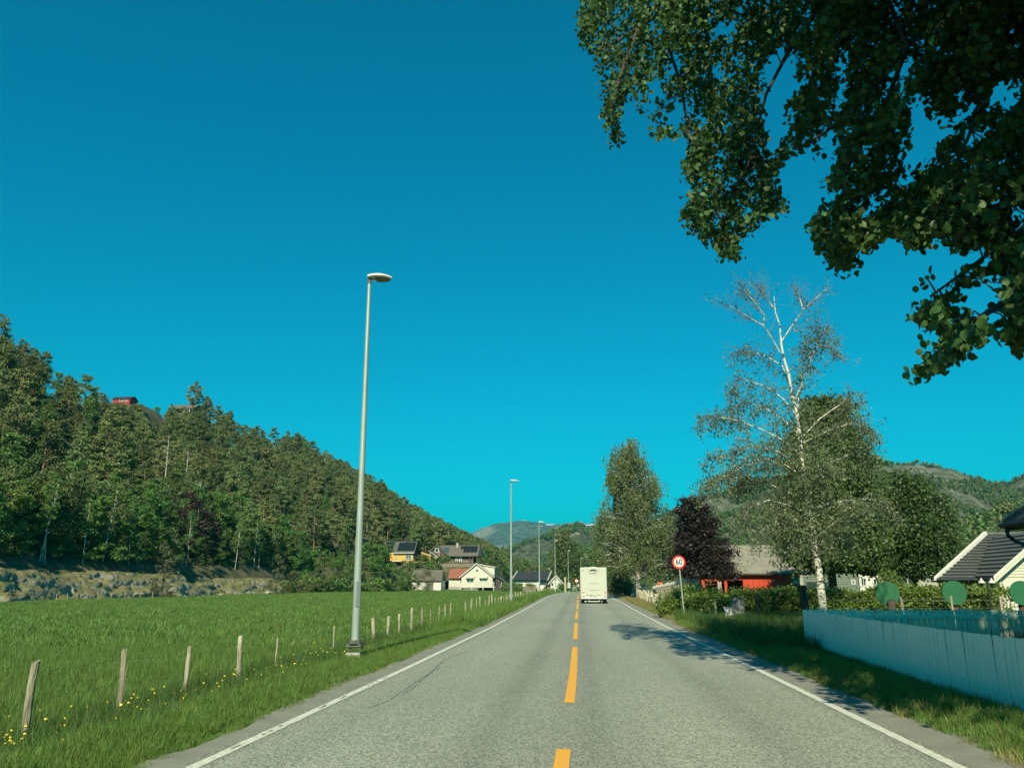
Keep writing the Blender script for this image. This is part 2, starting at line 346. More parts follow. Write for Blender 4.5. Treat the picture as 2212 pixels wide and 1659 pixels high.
def strip(name, xa, xb, dz, m, ys=RY, nx=1, parent=None, jag=0., **tags):
    """a sheet along the road between two offsets from its middle"""
    fa = xa if callable(xa) else (lambda y: xa); fb = xb if callable(xb) else (lambda y: xb)
    V, UV, Q = [], [], []
    for i, y in enumerate(ys):
        for k in range(nx + 1):
            t = k / nx; o = fa(y) * (1 - t) + fb(y) * t
            if jag and k in (0, nx): o += rnd.uniform(-jag, jag)
            V.append((float(shift(y)) + o, y, float(rz_(y)) + dz)); UV.append((o, y))
    for i in range(len(ys) - 1):
        for k in range(nx):
            a = i * (nx + 1) + k; Q.append((a, a + 1, a + nx + 2, a + nx + 1))
    me = npmesh(name, V, Q); uv = me.uv_layers.new(name='UVMap'); UV = np.array(UV, np.float32)
    uv.data.foreach_set('uv', UV[np.array(Q).ravel()].ravel())
    return obj(name, me, m, parent, smooth=True, **tags)
LE, RE = -3.29, 3.08       # the white edge lines
road = strip('road', LE - .14, RE + .14, 0, 'road', nx=8, kind='structure')
yy = np.concatenate([np.arange(-12, 40, .12), np.arange(40, 420, 4.)])
def wob(a, s, ph): return lambda y: a + .07 * math.sin(y * s + ph) + .05 * math.sin(y * s * 2.7 + ph * 2) + .03 * math.sin(y * 7.1 * s + ph)
strip('road_shoulder', wob(LE - .50, .8, 1), LE - .13, -.004, 'road_side', ys=yy, jag=.02, kind='structure')
strip('road_shoulder', RE + .13, lambda y: wob(RE + .62, .7, 2)(y) + .25 * float(sm(12, 30, y)), -.004, 'road_side', ys=yy, jag=.02, kind='structure')
def edge_line(a, ph, worn):
    # worn thermoplastic: the holes are gaps between pieces of paint
    V, Q = [], []
    y = -6.
    while y < 300:
        st = .10 if y < 22 else 2.
        o = [a - .055, a + .055]
        if y < 22:
            o[0] += rnd.uniform(-.006, .006); o[1] += rnd.uniform(-.006, .006)
        V += [(float(shift(y)) + k, y, float(rz_(y)) + .004) for k in o]; y += st
    n = len(V) // 2
    for i in range(n - 1):
        yv = V[2 * i][1]
        if worn and yv < 14 and rnd.random() < .55 * max(0, mnoise.noise(Vector((0, yv * .8, ph))) + .35):       # bite out the middle: two thin slivers stay
            p = [Vector(V[2 * i + k]) for k in (0, 1, 3, 2)]; b0 = len(V); c = rnd.uniform(.25, .45)
            V += [tuple(p[0].lerp(p[1], c)), tuple(p[3].lerp(p[2], c)), tuple(p[0].lerp(p[1], c + .3)), tuple(p[3].lerp(p[2], c + .3))]
            Q += [(2 * i, b0, b0 + 1, 2 * i + 2), (b0 + 2, 2 * i + 1, 2 * i + 3, b0 + 3)]
        else: Q.append((2 * i, 2 * i + 1, 2 * i + 3, 2 * i + 2))
    return npmesh('edge_line', V, Q)
obj('edge_line', edge_line(LE, 1, True), 'road_white', road)
obj('edge_line', edge_line(RE, 2, False), 'road_white', road)
k_ = 1714 * 1.47
dashes = [(-1.7, 7.97)] + [(10.97 + 12.7 * i, 10.97 + 12.7 * i + 9.7) for i in range(9)]
for a, b in dashes:
    n = max(4, int((b - a) / .25)); ys_ = np.linspace(a, b, n)
    V, Q = [], []
    for y in ys_:
        cx = float(shift(y)) - .23
        V += [(cx - .065 + rnd.uniform(-.004, .004), y, float(rz_(y)) + .004), (cx + .065 + rnd.uniform(-.004, .004), y, float(rz_(y)) + .004)]
    for i in range(n - 1): Q.append((2 * i, 2 * i + 1, 2 * i + 3, 2 * i + 2))
    obj('centre_dash', npmesh('centre_dash', V, Q), 'road_yellow', road)
# crack in the lane
M['crack'] = mat('road_crack', (.12, .12, .105), .95)
def crack(pts, w):
    V, Q = [], []
    for i in range(len(pts) - 1):
        a, b = Vector(pts[i]), Vector(pts[i + 1]); n = max(2, int((b - a).length / .06))
        for k in range(n):
            p = a.lerp(b, k / n); ww = w * rnd.uniform(.2, 1)
            V += [(p.x + rnd.uniform(-.02, .02), p.y, .003), (p.x + rnd.uniform(-.02, .02) + ww, p.y, .003)]
    for i in range(len(V) // 2 - 1): Q.append((2 * i, 2 * i + 1, 2 * i + 3, 2 * i + 2))
    return npmesh('crack', V, Q)
obj('crack', crack([G(793, 1530), G(840, 1512), G(880, 1485), G(950, 1440)], .016), 'crack', road)
obj('crack', crack([G(870, 1500), G(905, 1475), G(960, 1425), G(1010, 1405)], .010), 'crack', road)
# gravel driveway joining on the right
def poly_sheet(name, pts, m, **t):
    me = MB().quad(*[(x, y, float(ground_z(np.array(x), np.array(y))) + dz) for x, y, dz in pts]).mesh(name); return obj(name, me, m, **t)
V, Q = [], []
dy = np.arange(62, 118, 2.)
for y in dy:
    a = float(shift(y)) + RE + .7; b = a + 1.2 + 3.4 * float(sm(70, 84, y))
    for k in range(6):
        x = a + (b - a) * k / 5; V.append((x, y, max(float(ground_z(np.array(x), np.array(y))), float(rz_(y)) - .12) + .03))
for i in range(len(dy) - 1):
    for k in range(5): q = i * 6 + k; Q.append((q, q + 1, q + 7, q + 6))
obj('driveway', npmesh('driveway', V, Q), 'driveway', kind='structure')

# ------------------------------------------------------------------ wooded hillside
M['hill'] = mat('forest_floor', (.105, .095, .045), .95, scale=.35, col2=(.045, .05, .022), bump=.8, bscale=2, detail=9)
PADS += [(-60, -27, 212, 230.6, 1.5, 6.0, 4), (-60, -44, 228, 246, 6.3, 6.3, 2), (-48.5, -28, 231.6, 250, 7.8, 7.8, .6)]
for (px_, py_, Y_) in ((242, 871, 222), (366, 892, 262)):
    q_ = D(px_, py_, Y_); PADS.append((q_.x - 3, q_.x + 9, Y_ - 2.5, Y_ + 8, q_.z - .6, q_.z - .2, 11))
hy = np.concatenate([np.arange(20, 300, 2.5), np.arange(300, 1250, 18.)])
hs = np.concatenate([[-2, 0.4], np.arange(1.2, 12, 1.1), np.arange(12, 110, 3.), [125, 160, 260]])
HX = xfoot(hy)[:, None] - hs[None, :]; HY = np.repeat(hy[:, None], len(hs), 1); HZ = hill_z(HX, HY)
nn = np.array([[mnoise.fractal(Vector((x * .12, y * .12, 0)), 1, 2, 4) for x, y in zip(rx, ry)] for rx, ry in zip(HX, HY)])
HZ = HZ + nn * .9 * (HX < xfoot(HY) - 3)
nx = len(hs); ii = np.arange(nx - 1)[None, :] + np.arange(len(hy) - 1)[:, None] * nx
obj('hillside', npmesh('hillside', np.stack([HX, HY, HZ], -1).reshape(-1, 3), np.stack([ii, ii + nx, ii + nx + 1, ii + 1], -1).reshape(-1, 4)), 'hill', smooth=True, kind='structure')

# rocky band at the foot: broken blocks and ledges
def rock_face():
    ys = np.arange(64, 178, .36); n = 26; V = []
    M_ = len(ys)
    for y in ys:
        env = .25 + .75 * float(np.interp(y, [64, 84, 118, 122, 126, 150, 160, 178], [1, 1, .9, .35, .75, .8, .5, .1]))
        h = 3.0 * env
        for k in range(n):
            t = k / (n - 1); x = float(xfoot(np.array(y))) + 1.6 - 5.5 * t ** 1.5; z = -.7 + (h + .7) * min(1, t * 1.35) + .4 * t
            p = Vector((x * .30, y * .20, z * .75))
            d_, pts_ = mnoise.voronoi(p)
            cell = mnoise.cell(Vector((pts_[0] * 3.1)))
            p2 = Vector((x * .9, y * .7, z * 1.9)); d2, q2 = mnoise.voronoi(p2); c2 = mnoise.cell(Vector((q2[0] * 5.3)))
            p3 = Vector((x * 2.2, y * 2.2, z * 3.2)); d3, q3 = mnoise.voronoi(p3); out = (cell - .4) * 1.0 - max(0, .12 - (d_[1] - d_[0])) * 1.6 + (c2 - .5) * .75 - max(0, .14 - (d2[1] - d2[0])) * 1.3 + (mnoise.cell(q3[0] * 7.1) - .5) * .42 + mnoise.fractal(p2 * 1.5, 1, 2, 3) * .18
            V.append((x + out * .28, y + mnoise.noise(p * 2) * .3, z + out * .12 * (1 if k > 2 else 0) - (1.2 if k == n - 1 else 0)))
    i = np.arange(n - 1)[None, :] + np.arange(M_ - 1)[:, None] * n
    return npmesh('rock_face', V, np.stack([i, i + n, i + n + 1, i + 1], -1).reshape(-1, 4))
def rock_material():
    m = bpy.data.materials.new('mossy_granite'); m.use_nodes = True; t = m.node_tree; N = t.nodes; L = t.links.new; b = N['Principled BSDF']; b.inputs['Roughness'].default_value = .9
    tc = N.new('ShaderNodeTexCoord'); n = N.new('ShaderNodeTexNoise'); n.inputs['Scale'].default_value = .9; n.inputs['Detail'].default_value = 10; L(tc.outputs['Object'], n.inputs[0])
    r = N.new('ShaderNodeValToRGB'); L(n.outputs[0], r.inputs[0]); r.color_ramp.elements[0].position = .32; r.color_ramp.elements[0].color = (.19, .175, .135, 1); r.color_ramp.elements[1].position = .62; r.color_ramp.elements[1].color = (.38, .34, .26, 1)
    g = N.new('ShaderNodeNewGeometry'); s = N.new('ShaderNodeSeparateXYZ'); L(g.outputs['Normal'], s.inputs[0])
    n2 = N.new('ShaderNodeTexNoise'); n2.inputs['Scale'].default_value = .45; n2.inputs['Detail'].default_value = 6; L(tc.outputs['Object'], n2.inputs[0])
    ad = N.new('ShaderNodeMath'); ad.operation = 'ADD'; L(s.outputs[2], ad.inputs[0]); L(n2.outputs[0], ad.inputs[1])
    mr = N.new('ShaderNodeMapRange'); mr.inputs[1].default_value = .94; mr.inputs[2].default_value = 1.14; L(ad.outputs[0], mr.inputs[0])
    r2 = N.new('ShaderNodeValToRGB'); L(n.outputs[0], r2.inputs[0]); r2.color_ramp.elements[0].position = .4; r2.color_ramp.elements[0].color = (.10, .12, .035, 1); r2.color_ramp.elements[1].position = .6; r2.color_ramp.elements[1].color = (.20, .155, .075, 1)
    mx = N.new('ShaderNodeMix'); mx.data_type = 'RGBA'; L(mr.outputs[0], mx.inputs[0]); L(r.outputs[0], mx.inputs[6]); L(r2.outputs[0], mx.inputs[7]); L(mx.outputs[2], b.inputs['Base Color'])
    bu = N.new('ShaderNodeBump'); bu.inputs['Strength'].default_value = .8; bu.inputs['Distance'].default_value = .3; L(n.outputs[0], bu.inputs['Height']); L(bu.outputs[0], b.inputs['Normal'])
    return m
M['rock_face'] = rock_material()
obj('rock_face', rock_face(), 'rock_face', kind='structure')
def boulder_mesh(seed):
    bm = bmesh.new(); bmesh.ops.create_icosphere(bm, subdivisions=2, radius=1)
    for v in bm.verts:
        p = v.co.copy(); d_, q = mnoise.voronoi(p * .9 + Vector((seed * 7., 0, 0))); v.co *= .75 + .5 * mnoise.cell(q[0] * 4.7) ; v.co.z *= .65
    me = bpy.data.meshes.new('boulder'); bm.to_mesh(me); bm.free(); return me
bme = [boulder_mesh(s) for s in range(5)]
for i in range(22):
    y = rnd.uniform(84, 165); x = float(xfoot(np.array(y))) + rnd.uniform(.4, 2.6); s = rnd.uniform(.25, .8) * (1.4 if i % 7 == 0 else 1)
    o = obj('boulder', bme[i % 5], 'rock', label='pale granite boulder at the edge of the green field below the rock face', category='boulder', group='boulders along the foot of the rock face')
    o.location = (x, y, float(field_z(np.array(x), np.array(y))) + s * .25); o.rotation_euler = (0, 0, rnd.uniform(0, 6)); o.scale = (s, s * rnd.uniform(.7, 1.3), s)

# ------------------------------------------------------------------ mountains
def mountain(name, prof, Yr, depth, m, res=6, rough=.06, foot=-2., nrow=26, seed=0., up=1., back=True):
    """ridge line seen at prof, standing Yr metres off, its slope coming towards us over depth metres"""
    px = np.arange(prof[0][0], prof[-1][0] + 1, res); py = np.interp(px, [p[0] for p in prof], [p[1] for p in prof])
    P = np.array([D(a, b, Yr) for a, b in zip(px, py)])
    V = []; rows = nrow
    for j in range(rows + 5):
        t = j / rows
        for i in range(len(px)):
            x, _, z = P[i]
            if t <= 1:
                zz = foot + (z - foot) * (math.sin(t * math.pi / 2) ** 1.25); y = Yr - depth * (1 - t)
            else: zz = z - (t - 1) * depth * .5; y = Yr + depth * (t - 1)
            q = Vector((x / depth * 3.2 + seed, y / depth * 3.2, zz / depth)); amp = min(1, t * 3, abs(1 - t) * 6 + .12)
            nz = mnoise.ridged_multi_fractal(q, .9, 2.1, 6, 1, 2) - 1.0
            V.append((x * (y / Yr), y, zz + nz * depth * rough * amp))
    nx = len(px); i = np.arange(nx - 1)[None, :] + np.arange(rows + 4)[:, None] * nx
    return obj(name, npmesh(name, V, np.stack([i, i + 1, i + 1 + nx, i + nx], -1).reshape(-1, 4)), m, smooth=True, kind='structure')
def mountain_mat(name, wood, rock, thr, sc_, bump=1., dist=10., stretch=(1, 1, .5), snow=None):
    m = bpy.data.materials.new(name); m.use_nodes = True; t = m.node_tree; N = t.nodes; L = t.links.new; b = N['Principled BSDF']; b.inputs['Roughness'].default_value = .95; b.inputs['Specular IOR Level'].default_value = .1
    tc = N.new('ShaderNodeTexCoord')
    def noise(s, st=(1, 1, 1), d=8):
        mp = N.new('ShaderNodeMapping'); mp.inputs['Scale'].default_value = st; L(tc.outputs['Object'], mp.inputs[0])
        n = N.new('ShaderNodeTexNoise'); n.inputs['Scale'].default_value = s; n.inputs['Detail'].default_value = d; L(mp.outputs[0], n.inputs[0]); return n
    fine = noise(sc_ * 9, d=6)
    r0 = N.new('ShaderNodeValToRGB'); L(fine.outputs[0], r0.inputs[0]); r0.color_ramp.elements[0].position = .35; r0.color_ramp.elements[1].position = .65
    r0.color_ramp.elements[0].color = (*[c * .45 for c in wood], 1); r0.color_ramp.elements[1].color = (*[c * 1.25 for c in wood], 1)
    n1 = noise(sc_, stretch, 10); mr = N.new('ShaderNodeMapRange'); mr.inputs[1].default_value = thr; mr.inputs[2].default_value = thr + .06; L(n1.outputs[0], mr.inputs[0])
    mx = N.new('ShaderNodeMix'); mx.data_type = 'RGBA'; L(mr.outputs[0], mx.inputs[0]); L(r0.outputs[0], mx.inputs[6]); mx.inputs[7].default_value = (*rock, 1); cur = mx.outputs[2]
    if snow:
        n3 = noise(snow[0], (.35, .35, 2.4), 3); a = N.new('ShaderNodeMapRange'); a.inputs[1].default_value = snow[1]; a.inputs[2].default_value = snow[1] + .015; L(n3.outputs[0], a.inputs[0])
        sp = N.new('ShaderNodeSeparateXYZ'); L(tc.outputs['Object'], sp.inputs[0]); h = N.new('ShaderNodeMapRange'); h.inputs[1].default_value = snow[2]; h.inputs[2].default_value = snow[2] + 20; L(sp.outputs[2], h.inputs[0])
        mu = N.new('ShaderNodeMath'); mu.operation = 'MULTIPLY'; L(a.outputs[0], mu.inputs[0]); L(h.outputs[0], mu.inputs[1])
        m2 = N.new('ShaderNodeMix'); m2.data_type = 'RGBA'; L(mu.outputs[0], m2.inputs[0]); L(cur, m2.inputs[6]); m2.inputs[7].default_value = (.75, .75, .75, 1); cur = m2.outputs[2]
    L(cur, b.inputs['Base Color'])
    bu = N.new('ShaderNodeBump'); bu.inputs['Strength'].default_value = bump; bu.inputs['Distance'].default_value = dist; L(fine.outputs[0], bu.inputs['Height']); L(bu.outputs[0], b.inputs['Normal'])
    return m
M['mt_far'] = mountain_mat('bare_fell', (.10, .11, .085), (.22, .20, .17), .56, .004, 1., 20, snow=(.010, .66, 230))
M['mt_mid'] = mountain_mat('wooded_crag', (.085, .09, .055), (.36, .30, .24), .47, .012, 1., 6, (1, 1, .5))
M['mt_right'] = mountain_mat('wooded_mountain', (.115, .12, .08), (.20, .185, .15), .55, .011, 1., 6, (1, 1, .6))
mountain('far_mountain', [(880, 1185), (960, 1178), (1030, 1160), (1070, 1148), (1110, 1142), (1143, 1140), (1180, 1145), (1215, 1149), (1260, 1144), (1330, 1143), (1420, 1150), (1560, 1165), (1800, 1180)], 5200, 2600, 'mt_far', res=8, rough=.022)
mountain('wooded_crag', [(960, 1262), (1040, 1235), (1085, 1203), (1125, 1192), (1160, 1178), (1196, 1159), (1240, 1156), (1291, 1151), (1340, 1148), (1420, 1142), (1500, 1150), (1600, 1180), (1700, 1220)], 1500, 560, 'mt_mid', res=4, rough=.035, seed=4.)
rm = mountain('wooded_mountain', [(1390, 1185), (1440, 1130), (1500, 1100), (1560, 1086), (1620, 1070), (1700, 1050), (1800, 1024), (1885, 1020), (1940, 1026), (2000, 1033), (2060, 1042), (2100, 1050), (2130, 1062), (2150, 1066), (2180, 1068), (2212, 1058), (2300, 1030), (2500, 1000), (2800, 1010)], 1150, 620, 'mt_right', res=5, rough=.022, seed=9.)
mountain('wooded_ridge', [(1960, 1255), (2040, 1210), (2080, 1175), (2120, 1160), (2170, 1145), (2240, 1125), (2400, 1110), (2700, 1120)], 420, 220, 'mt_right', res=5, rough=.03, seed=15.)
mountain('far_fell', [(2060, 1085), (2120, 1070), (2160, 1060), (2190, 1054), (2230, 1060), (2300, 1075), (2500, 1090)], 3600, 900, 'mt_far', res=8, rough=.02, seed=3.)
# ------------------------------------------------------------------ leaves and crowns
def unit(v): return v / np.maximum(np.linalg.norm(v, axis=-1, keepdims=True), 1e-9)
def leaf_quads(C, size, flat=0., droop=0., long=1., jit=.35):
    """one four-sided leaf at each centre; flat pulls the leaf planes towards level, droop makes the long axis hang"""
    n = len(C); S = (size * (1 + R.uniform(-jit, jit, n)))[:, None] if np.isscalar(size) else size[:, None]
    a = unit(R.normal(size=(n, 3)) * np.array([1, 1, 1 - .85 * flat]) + np.array([0, 0, -droop * 1.6]))
    b = unit(np.cross(a, unit(R.normal(size=(n, 3)) + np.array([0, 0, flat * 2.5]))))
    A, B = a * S * .5 * long, b * S * .36
    V = np.stack([C - A, C + B + A * .15, C + A, C - B + A * .15], 1).reshape(-1, 3)
    return V, np.arange(4 * n).reshape(n, 4)
def leaf_ovate(C, size, droop=.5, flat=.2):
    """broad leaf with a pointed tip, folded along its midrib: two quads"""
    n = len(C); S = (size * R.uniform(.65, 1.25, n))[:, None]
    a = unit(R.normal(size=(n, 3)) + np.array([0, 0, -droop * 1.6]))
    b = unit(np.cross(a, unit(R.normal(size=(n, 3)) + np.array([0, 0, flat * 2.])))); c = np.cross(a, b)
    b0 = C - a * S * .5; t = C + a * S * .55
    l1 = C - a * S * .30 + b * S * .36 + c * S * .10; l2 = C + a * S * .14 + b * S * .40 + c * S * .12
    r1 = C - a * S * .30 - b * S * .36 + c * S * .10; r2 = C + a * S * .14 - b * S * .40 + c * S * .12
    V = np.stack([b0, l1, l2, t, r2, r1], 1).reshape(-1, 3); i = np.arange(n)[:, None] * 6
    return V, np.concatenate([i + np.array([0, 1, 2, 3]), i + np.array([0, 3, 4, 5])], 0)
def in_blobs(blobs, n, shell=.55, clump=.22, per=26):
    """points in clumps through a union of ellipsoids (x, y, z, rx, ry, rz): more near their skins"""
    Bl = np.array(blobs, float); w = (Bl[:, 3] * Bl[:, 4] * Bl[:, 5]) ** .7; w = w / w.sum(); nc = max(1, n // per)
    k = R.choice(len(Bl), nc, p=w); d = unit(R.normal(size=(nc, 3))); r = R.uniform(shell ** 2, 1, nc) ** .5
    r = r * (1 + .16 * R.normal(size=nc))
    c = Bl[k, :3] + d * r[:, None] * Bl[k, 3:]
    sp = (Bl[k, 3:].mean(1) * clump)[:, None] * (.6 + R.random((nc, 1)))
    ci = np.repeat(np.arange(nc), per)
    return c[ci] + R.normal(size=(len(ci), 3)) * sp[ci] * np.array([1, 1, .62]), ci
def crown(blobs, n, size, mname, parent, name='crown', **kw):
    fl = {k: kw.pop(k) for k in ('flat', 'droop', 'long') if k in kw}
    P, _ = in_blobs(blobs, n, **kw); V, Q = leaf_quads(P, size, **fl)
    return obj(name, npmesh(name, V, Q), mname, parent)
def limb_path(a, b, sag=0., n=6, wob=.06):
    a, b = Vector(a), Vector(b); L = (b - a).length
    return [a.lerp(b, t / (n - 1)) + Vector((rnd.gauss(0, wob), rnd.gauss(0, wob), rnd.gauss(0, wob) * .5)) * L * .5 * (0 if t in (0,) else .6) + Vector((0, 0, math.sin(t / (n - 1) * math.pi) * sag * L)) for t in range(n)]
def trunk_mb(pts, r0, r1, n=10):
    m = MB(); k = len(pts); m.tube(pts, [r0 + (r1 - r0) * (i / (k - 1)) ** .8 for i in range(k)], n); return m

def tree(name, label, cat, base, H, r0, blobs, n, size, leaf, bark='bark', trunk=None, group=None, limbs=9, **kw):
    t = thing(name, label, cat, base, group=group)
    pts = trunk or [(0, 0, -.3), (rnd.uniform(-.1, .1), 0, H * .3), (rnd.uniform(-.2, .2), 0, H * .6), (0, 0, H * .9)]
    mb = trunk_mb(pts, r0, r0 * .2)
    for i in range(limbs):
        b = blobs[rnd.randrange(len(blobs))]; f = rnd.uniform(.25, .85); z0 = H * f * .85
        p0 = None
        for q0, q1 in zip(pts, pts[1:]):
            if q0[2] <= z0 <= q1[2]: u = (z0 - q0[2]) / (q1[2] - q0[2]); p0 = Vector(q0).lerp(Vector(q1), u)
        if p0 is None: continue
        e = Vector((b[0] + rnd.uniform(-.7, .7) * b[3], b[1] + rnd.uniform(-.7, .7) * b[4], max(z0 + .3, b[2] + rnd.uniform(-.3, .8) * b[5])))
        mb.tube(limb_path(p0, e, .05), [r0 * .35, r0 * .28, r0 * .2, r0 * .14, r0 * .08, r0 * .03], 5, False)
    obj('trunk', mb, bark, t, smooth=True)
    crown(blobs, n, size, leaf, t, **kw)
    return t

# ------------------------------------------------------------------ scattering what nobody could count
def scatter(name, P, protos, scl, rots=None, label=None, tilt=.0, idx=None):
    me = bpy.data.meshes.new(name); P = np.asarray(P, np.float32); n = len(P); me.vertices.add(n); me.vertices.foreach_set('co', P.ravel())
    a = me.attributes.new('scl', 'FLOAT', 'POINT'); a.data.foreach_set('value', np.asarray(scl, np.float32))
    r = np.zeros((n, 3), np.float32); r[:, 2] = R.uniform(0, 6.28, n) if rots is None else rots
    if tilt: r[:, 0] = R.normal(0, tilt, n); r[:, 1] = R.normal(0, tilt, n)
    a = me.attributes.new('rotv', 'FLOAT_VECTOR', 'POINT'); a.data.foreach_set('vector', r.ravel())
    a = me.attributes.new('pick', 'INT', 'POINT'); a.data.foreach_set('value', np.asarray(R.integers(0, len(protos), n) if idx is None else idx, np.int32))
    o = bpy.data.objects.new(name, me); COL.objects.link(o); o['kind'] = 'stuff'
    if label: o['label'] = label
    ng = bpy.data.node_groups.new(name + '_scatter', 'GeometryNodeTree')
    ng.interface.new_socket('Geometry', in_out='INPUT', socket_type='NodeSocketGeometry'); ng.interface.new_socket('Geometry', in_out='OUTPUT', socket_type='NodeSocketGeometry')
    gi, go = ng.nodes.new('NodeGroupInput'), ng.nodes.new('NodeGroupOutput')
    c = bpy.data.collections.new(name + '_kinds')
    for i, q in enumerate(protos):
        oo = bpy.data.objects.new(f'{name}_kind_{i:02d}', q); c.objects.link(oo)
    ci = ng.nodes.new('GeometryNodeCollectionInfo'); ci.inputs[0].default_value = c; ci.inputs[1].default_value = True; ci.inputs[2].default_value = True
    ip = ng.nodes.new('GeometryNodeInstanceOnPoints'); ip.inputs['Pick Instance'].default_value = True
    def attr(nm, ty):
        q = ng.nodes.new('GeometryNodeInputNamedAttribute'); q.data_type = ty; q.inputs[0].default_value = nm; return q.outputs[0]
    L = ng.links.new; L(gi.outputs[0], ip.inputs['Points']); L(ci.outputs[0], ip.inputs['Instance']); L(attr('pick', 'INT'), ip.inputs['Instance Index'])
    e2r = ng.nodes.new('FunctionNodeEulerToRotation'); L(attr('rotv', 'FLOAT_VECTOR'), e2r.inputs[0]); L(e2r.outputs[0], ip.inputs['Rotation'])
    L(attr('scl', 'FLOAT'), ip.inputs['Scale']); L(ip.outputs[0], go.inputs[0])
    md = o.modifiers.new('scatter', 'NODES'); md.node_group = ng
    return o

def tuft(n, rad, h, w, lean=.35, m='grass', seg=2, splay=.25):
    V, Q = [], []
    for i in range(n):
        a, r = rnd.uniform(0, 6.28), rad * math.sqrt(rnd.random()); x, y = r * math.cos(a), r * math.sin(a); hh = h * rnd.uniform(.5, 1.15)
        d = rnd.uniform(0, 6.28); lx, ly = math.cos(d) * lean * hh * rnd.random() + WIND[0] * hh, math.sin(d) * lean * hh * rnd.random() + WIND[1] * hh
        t = rnd.uniform(0, 6.28); wx, wy = math.cos(t) * w / 2, math.sin(t) * w / 2; b = len(V)
        V += [(x - wx, y - wy, -.03), (x + wx, y + wy, -.03), (x + lx * .35 + wx * .8, y + ly * .35 + wy * .8, hh * .55), (x + lx * .35 - wx * .8, y + ly * .35 - wy * .8, hh * .55),
              (x + lx + wx * .1, y + ly + wy * .1, hh), (x + lx - wx * .1, y + ly - wy * .1, hh)]
        Q += [(b, b + 1, b + 2, b + 3), (b + 3, b + 2, b + 4, b + 5)]
    me = npmesh('tuft', V, Q); me.materials.append(M[m]); return me
WIND = (.10, .02)
def grassmat(name, lo, hi, trans=.3, objvar=.22):
    return mat(name, hi, col2=lo, scale=.35, rough=.55, spec=.3, island=.35, trans=trans, objvar=objvar, detail=3)
M['grass_field'] = grassmat('meadow_grass', (.098, .166, .038), (.152, .232, .054))
M['grass_verge'] = grassmat('verge_grass', (.105, .175, .036), (.150, .232, .055))
M['grass_dry'] = grassmat('dry_grass', (.20, .16, .06), (.28, .23, .10))
M['grass_shade'] = grassmat('shaded_rank_grass', (.045, .085, .022), (.075, .125, .032))  # darker copy of the verge grass, shadow put into its colour
field_t = [tuft(34, .16, .30, .011, .5, 'grass_field') for _ in range(5)]
verge_t = [tuft(40, .11, .12, .006, .6, 'grass_verge') for _ in range(5)]
tall_t = [tuft(26, .12, .42, .008, .55, 'grass_shade') for _ in range(4)] + [tuft(22, .12, .36, .010, .6, 'grass_verge') for _ in range(2)]
dry_t = [tuft(20, .14, .18, .006, .8, 'grass_dry') for _ in range(3)]
big_t = [tuft(46, .5, .34, .045, .7, 'grass_field') for _ in range(4)]
def rng(n, x0, x1, y0, y1, pw=1.):
    """points denser near the camera"""
    u = R.random(n); y = y0 + (y1 - y0) * u ** pw; x = R.uniform(x0, x1, n); return x, y
def put(x, y, dz=0.): return np.stack([x + shift(y), y, ground_z(x + shift(y), y) + dz], 1)
def vis(x, y, m=1.):   # keep what the picture could see, with a margin
    return (x + shift(y) > -.84 * y - 2 * m) & (x + shift(y) < .62 * y + 2 * m)
# hay meadow
x, y = rng(26000, -26, -5.2, 3.5, 26, 1.25); k = vis(x, y); x, y = x[k], y[k]
scatter('meadow_grass', put(x, y), field_t, R.uniform(.75, 1.25, len(x)), tilt=.08)
x, y = rng(26000, -58, -5.4, 22, 80, 1.3); k = vis(x, y) & (x > xfoot(y) + 1); x, y = x[k], y[k]
scatter('meadow_grass', put(x, y), big_t, R.uniform(.6, 1.1, len(x)), tilt=.1)
x, y = rng(20000, -58, -5.6, 75, 212, 1.2); k = vis(x, y) & (x > xfoot(y) + 1); x, y = x[k], y[k]
scatter('meadow_grass', put(x, y), big_t, R.uniform(.7, 1.15, len(x)) , tilt=.1)
# verge, short next to the asphalt and rank along the fence
x, y = rng(15000, LE - 1.9, LE - .42, 2.5, 34, 1.35); k = R.random(len(x)) < .35 + .65 * sm(LE - .4, LE - .8, x)
scatter('verge_grass', put(x[k], y[k]), verge_t, R.uniform(.5, 1.3, k.sum()) * (.6 + .7 * sm(LE - .5, LE - 1.4, x[k])), tilt=.15)
x, y = rng(12000, LE - 3.9, LE - 1.2, 3, 60, 1.3)
w = np.exp(-((x + 5.9) / .75) ** 2) ; k = R.random(len(x)) < .25 + w
scatter('tall_verge_grass', put(x[k], y[k]), tall_t, R.uniform(.5, 1.1, k.sum()) * (.65 + .5 * w[k]), tilt=.2)
x, y = rng(9000, LE - 2.6, LE - .5, 30, 130, 1.15)
scatter('verge_grass', put(x, y), verge_t + tall_t[4:], R.uniform(1.3, 2.2, len(x)) * .8, tilt=.15)
# right-hand verges
x, y = rng(13000, RE + .62, RE + 2.6, 3.5, 34, 1.2)
scatter('verge_grass', put(x, y), verge_t, R.uniform(.6, 1.5, len(x)) * (.7 + .5 * sm(RE + .7, RE + 1.3, x)), tilt=.15)
x, y = rng(500, RE + .5, RE + 1.1, 4, 34, 1.1)
scatter('dry_grass', put(x, y), dry_t, R.uniform(.4, 1.0, len(x)), tilt=.15)
x, y = rng(9000, RE + 1.0, RE + 12, 19.5, 40, 1.); k = vis(x, y)
scatter('tall_verge_grass', put(x[k], y[k]), tall_t + dry_t[:1], R.uniform(.7, 1.35, k.sum()), tilt=.2)
x, y = rng(3500, RE + .7, RE + 2.2, 36, 92, 1.)
scatter('dry_grass', put(x, y), dry_t + verge_t[:2], R.uniform(.8, 1.5, len(x)), tilt=.15)
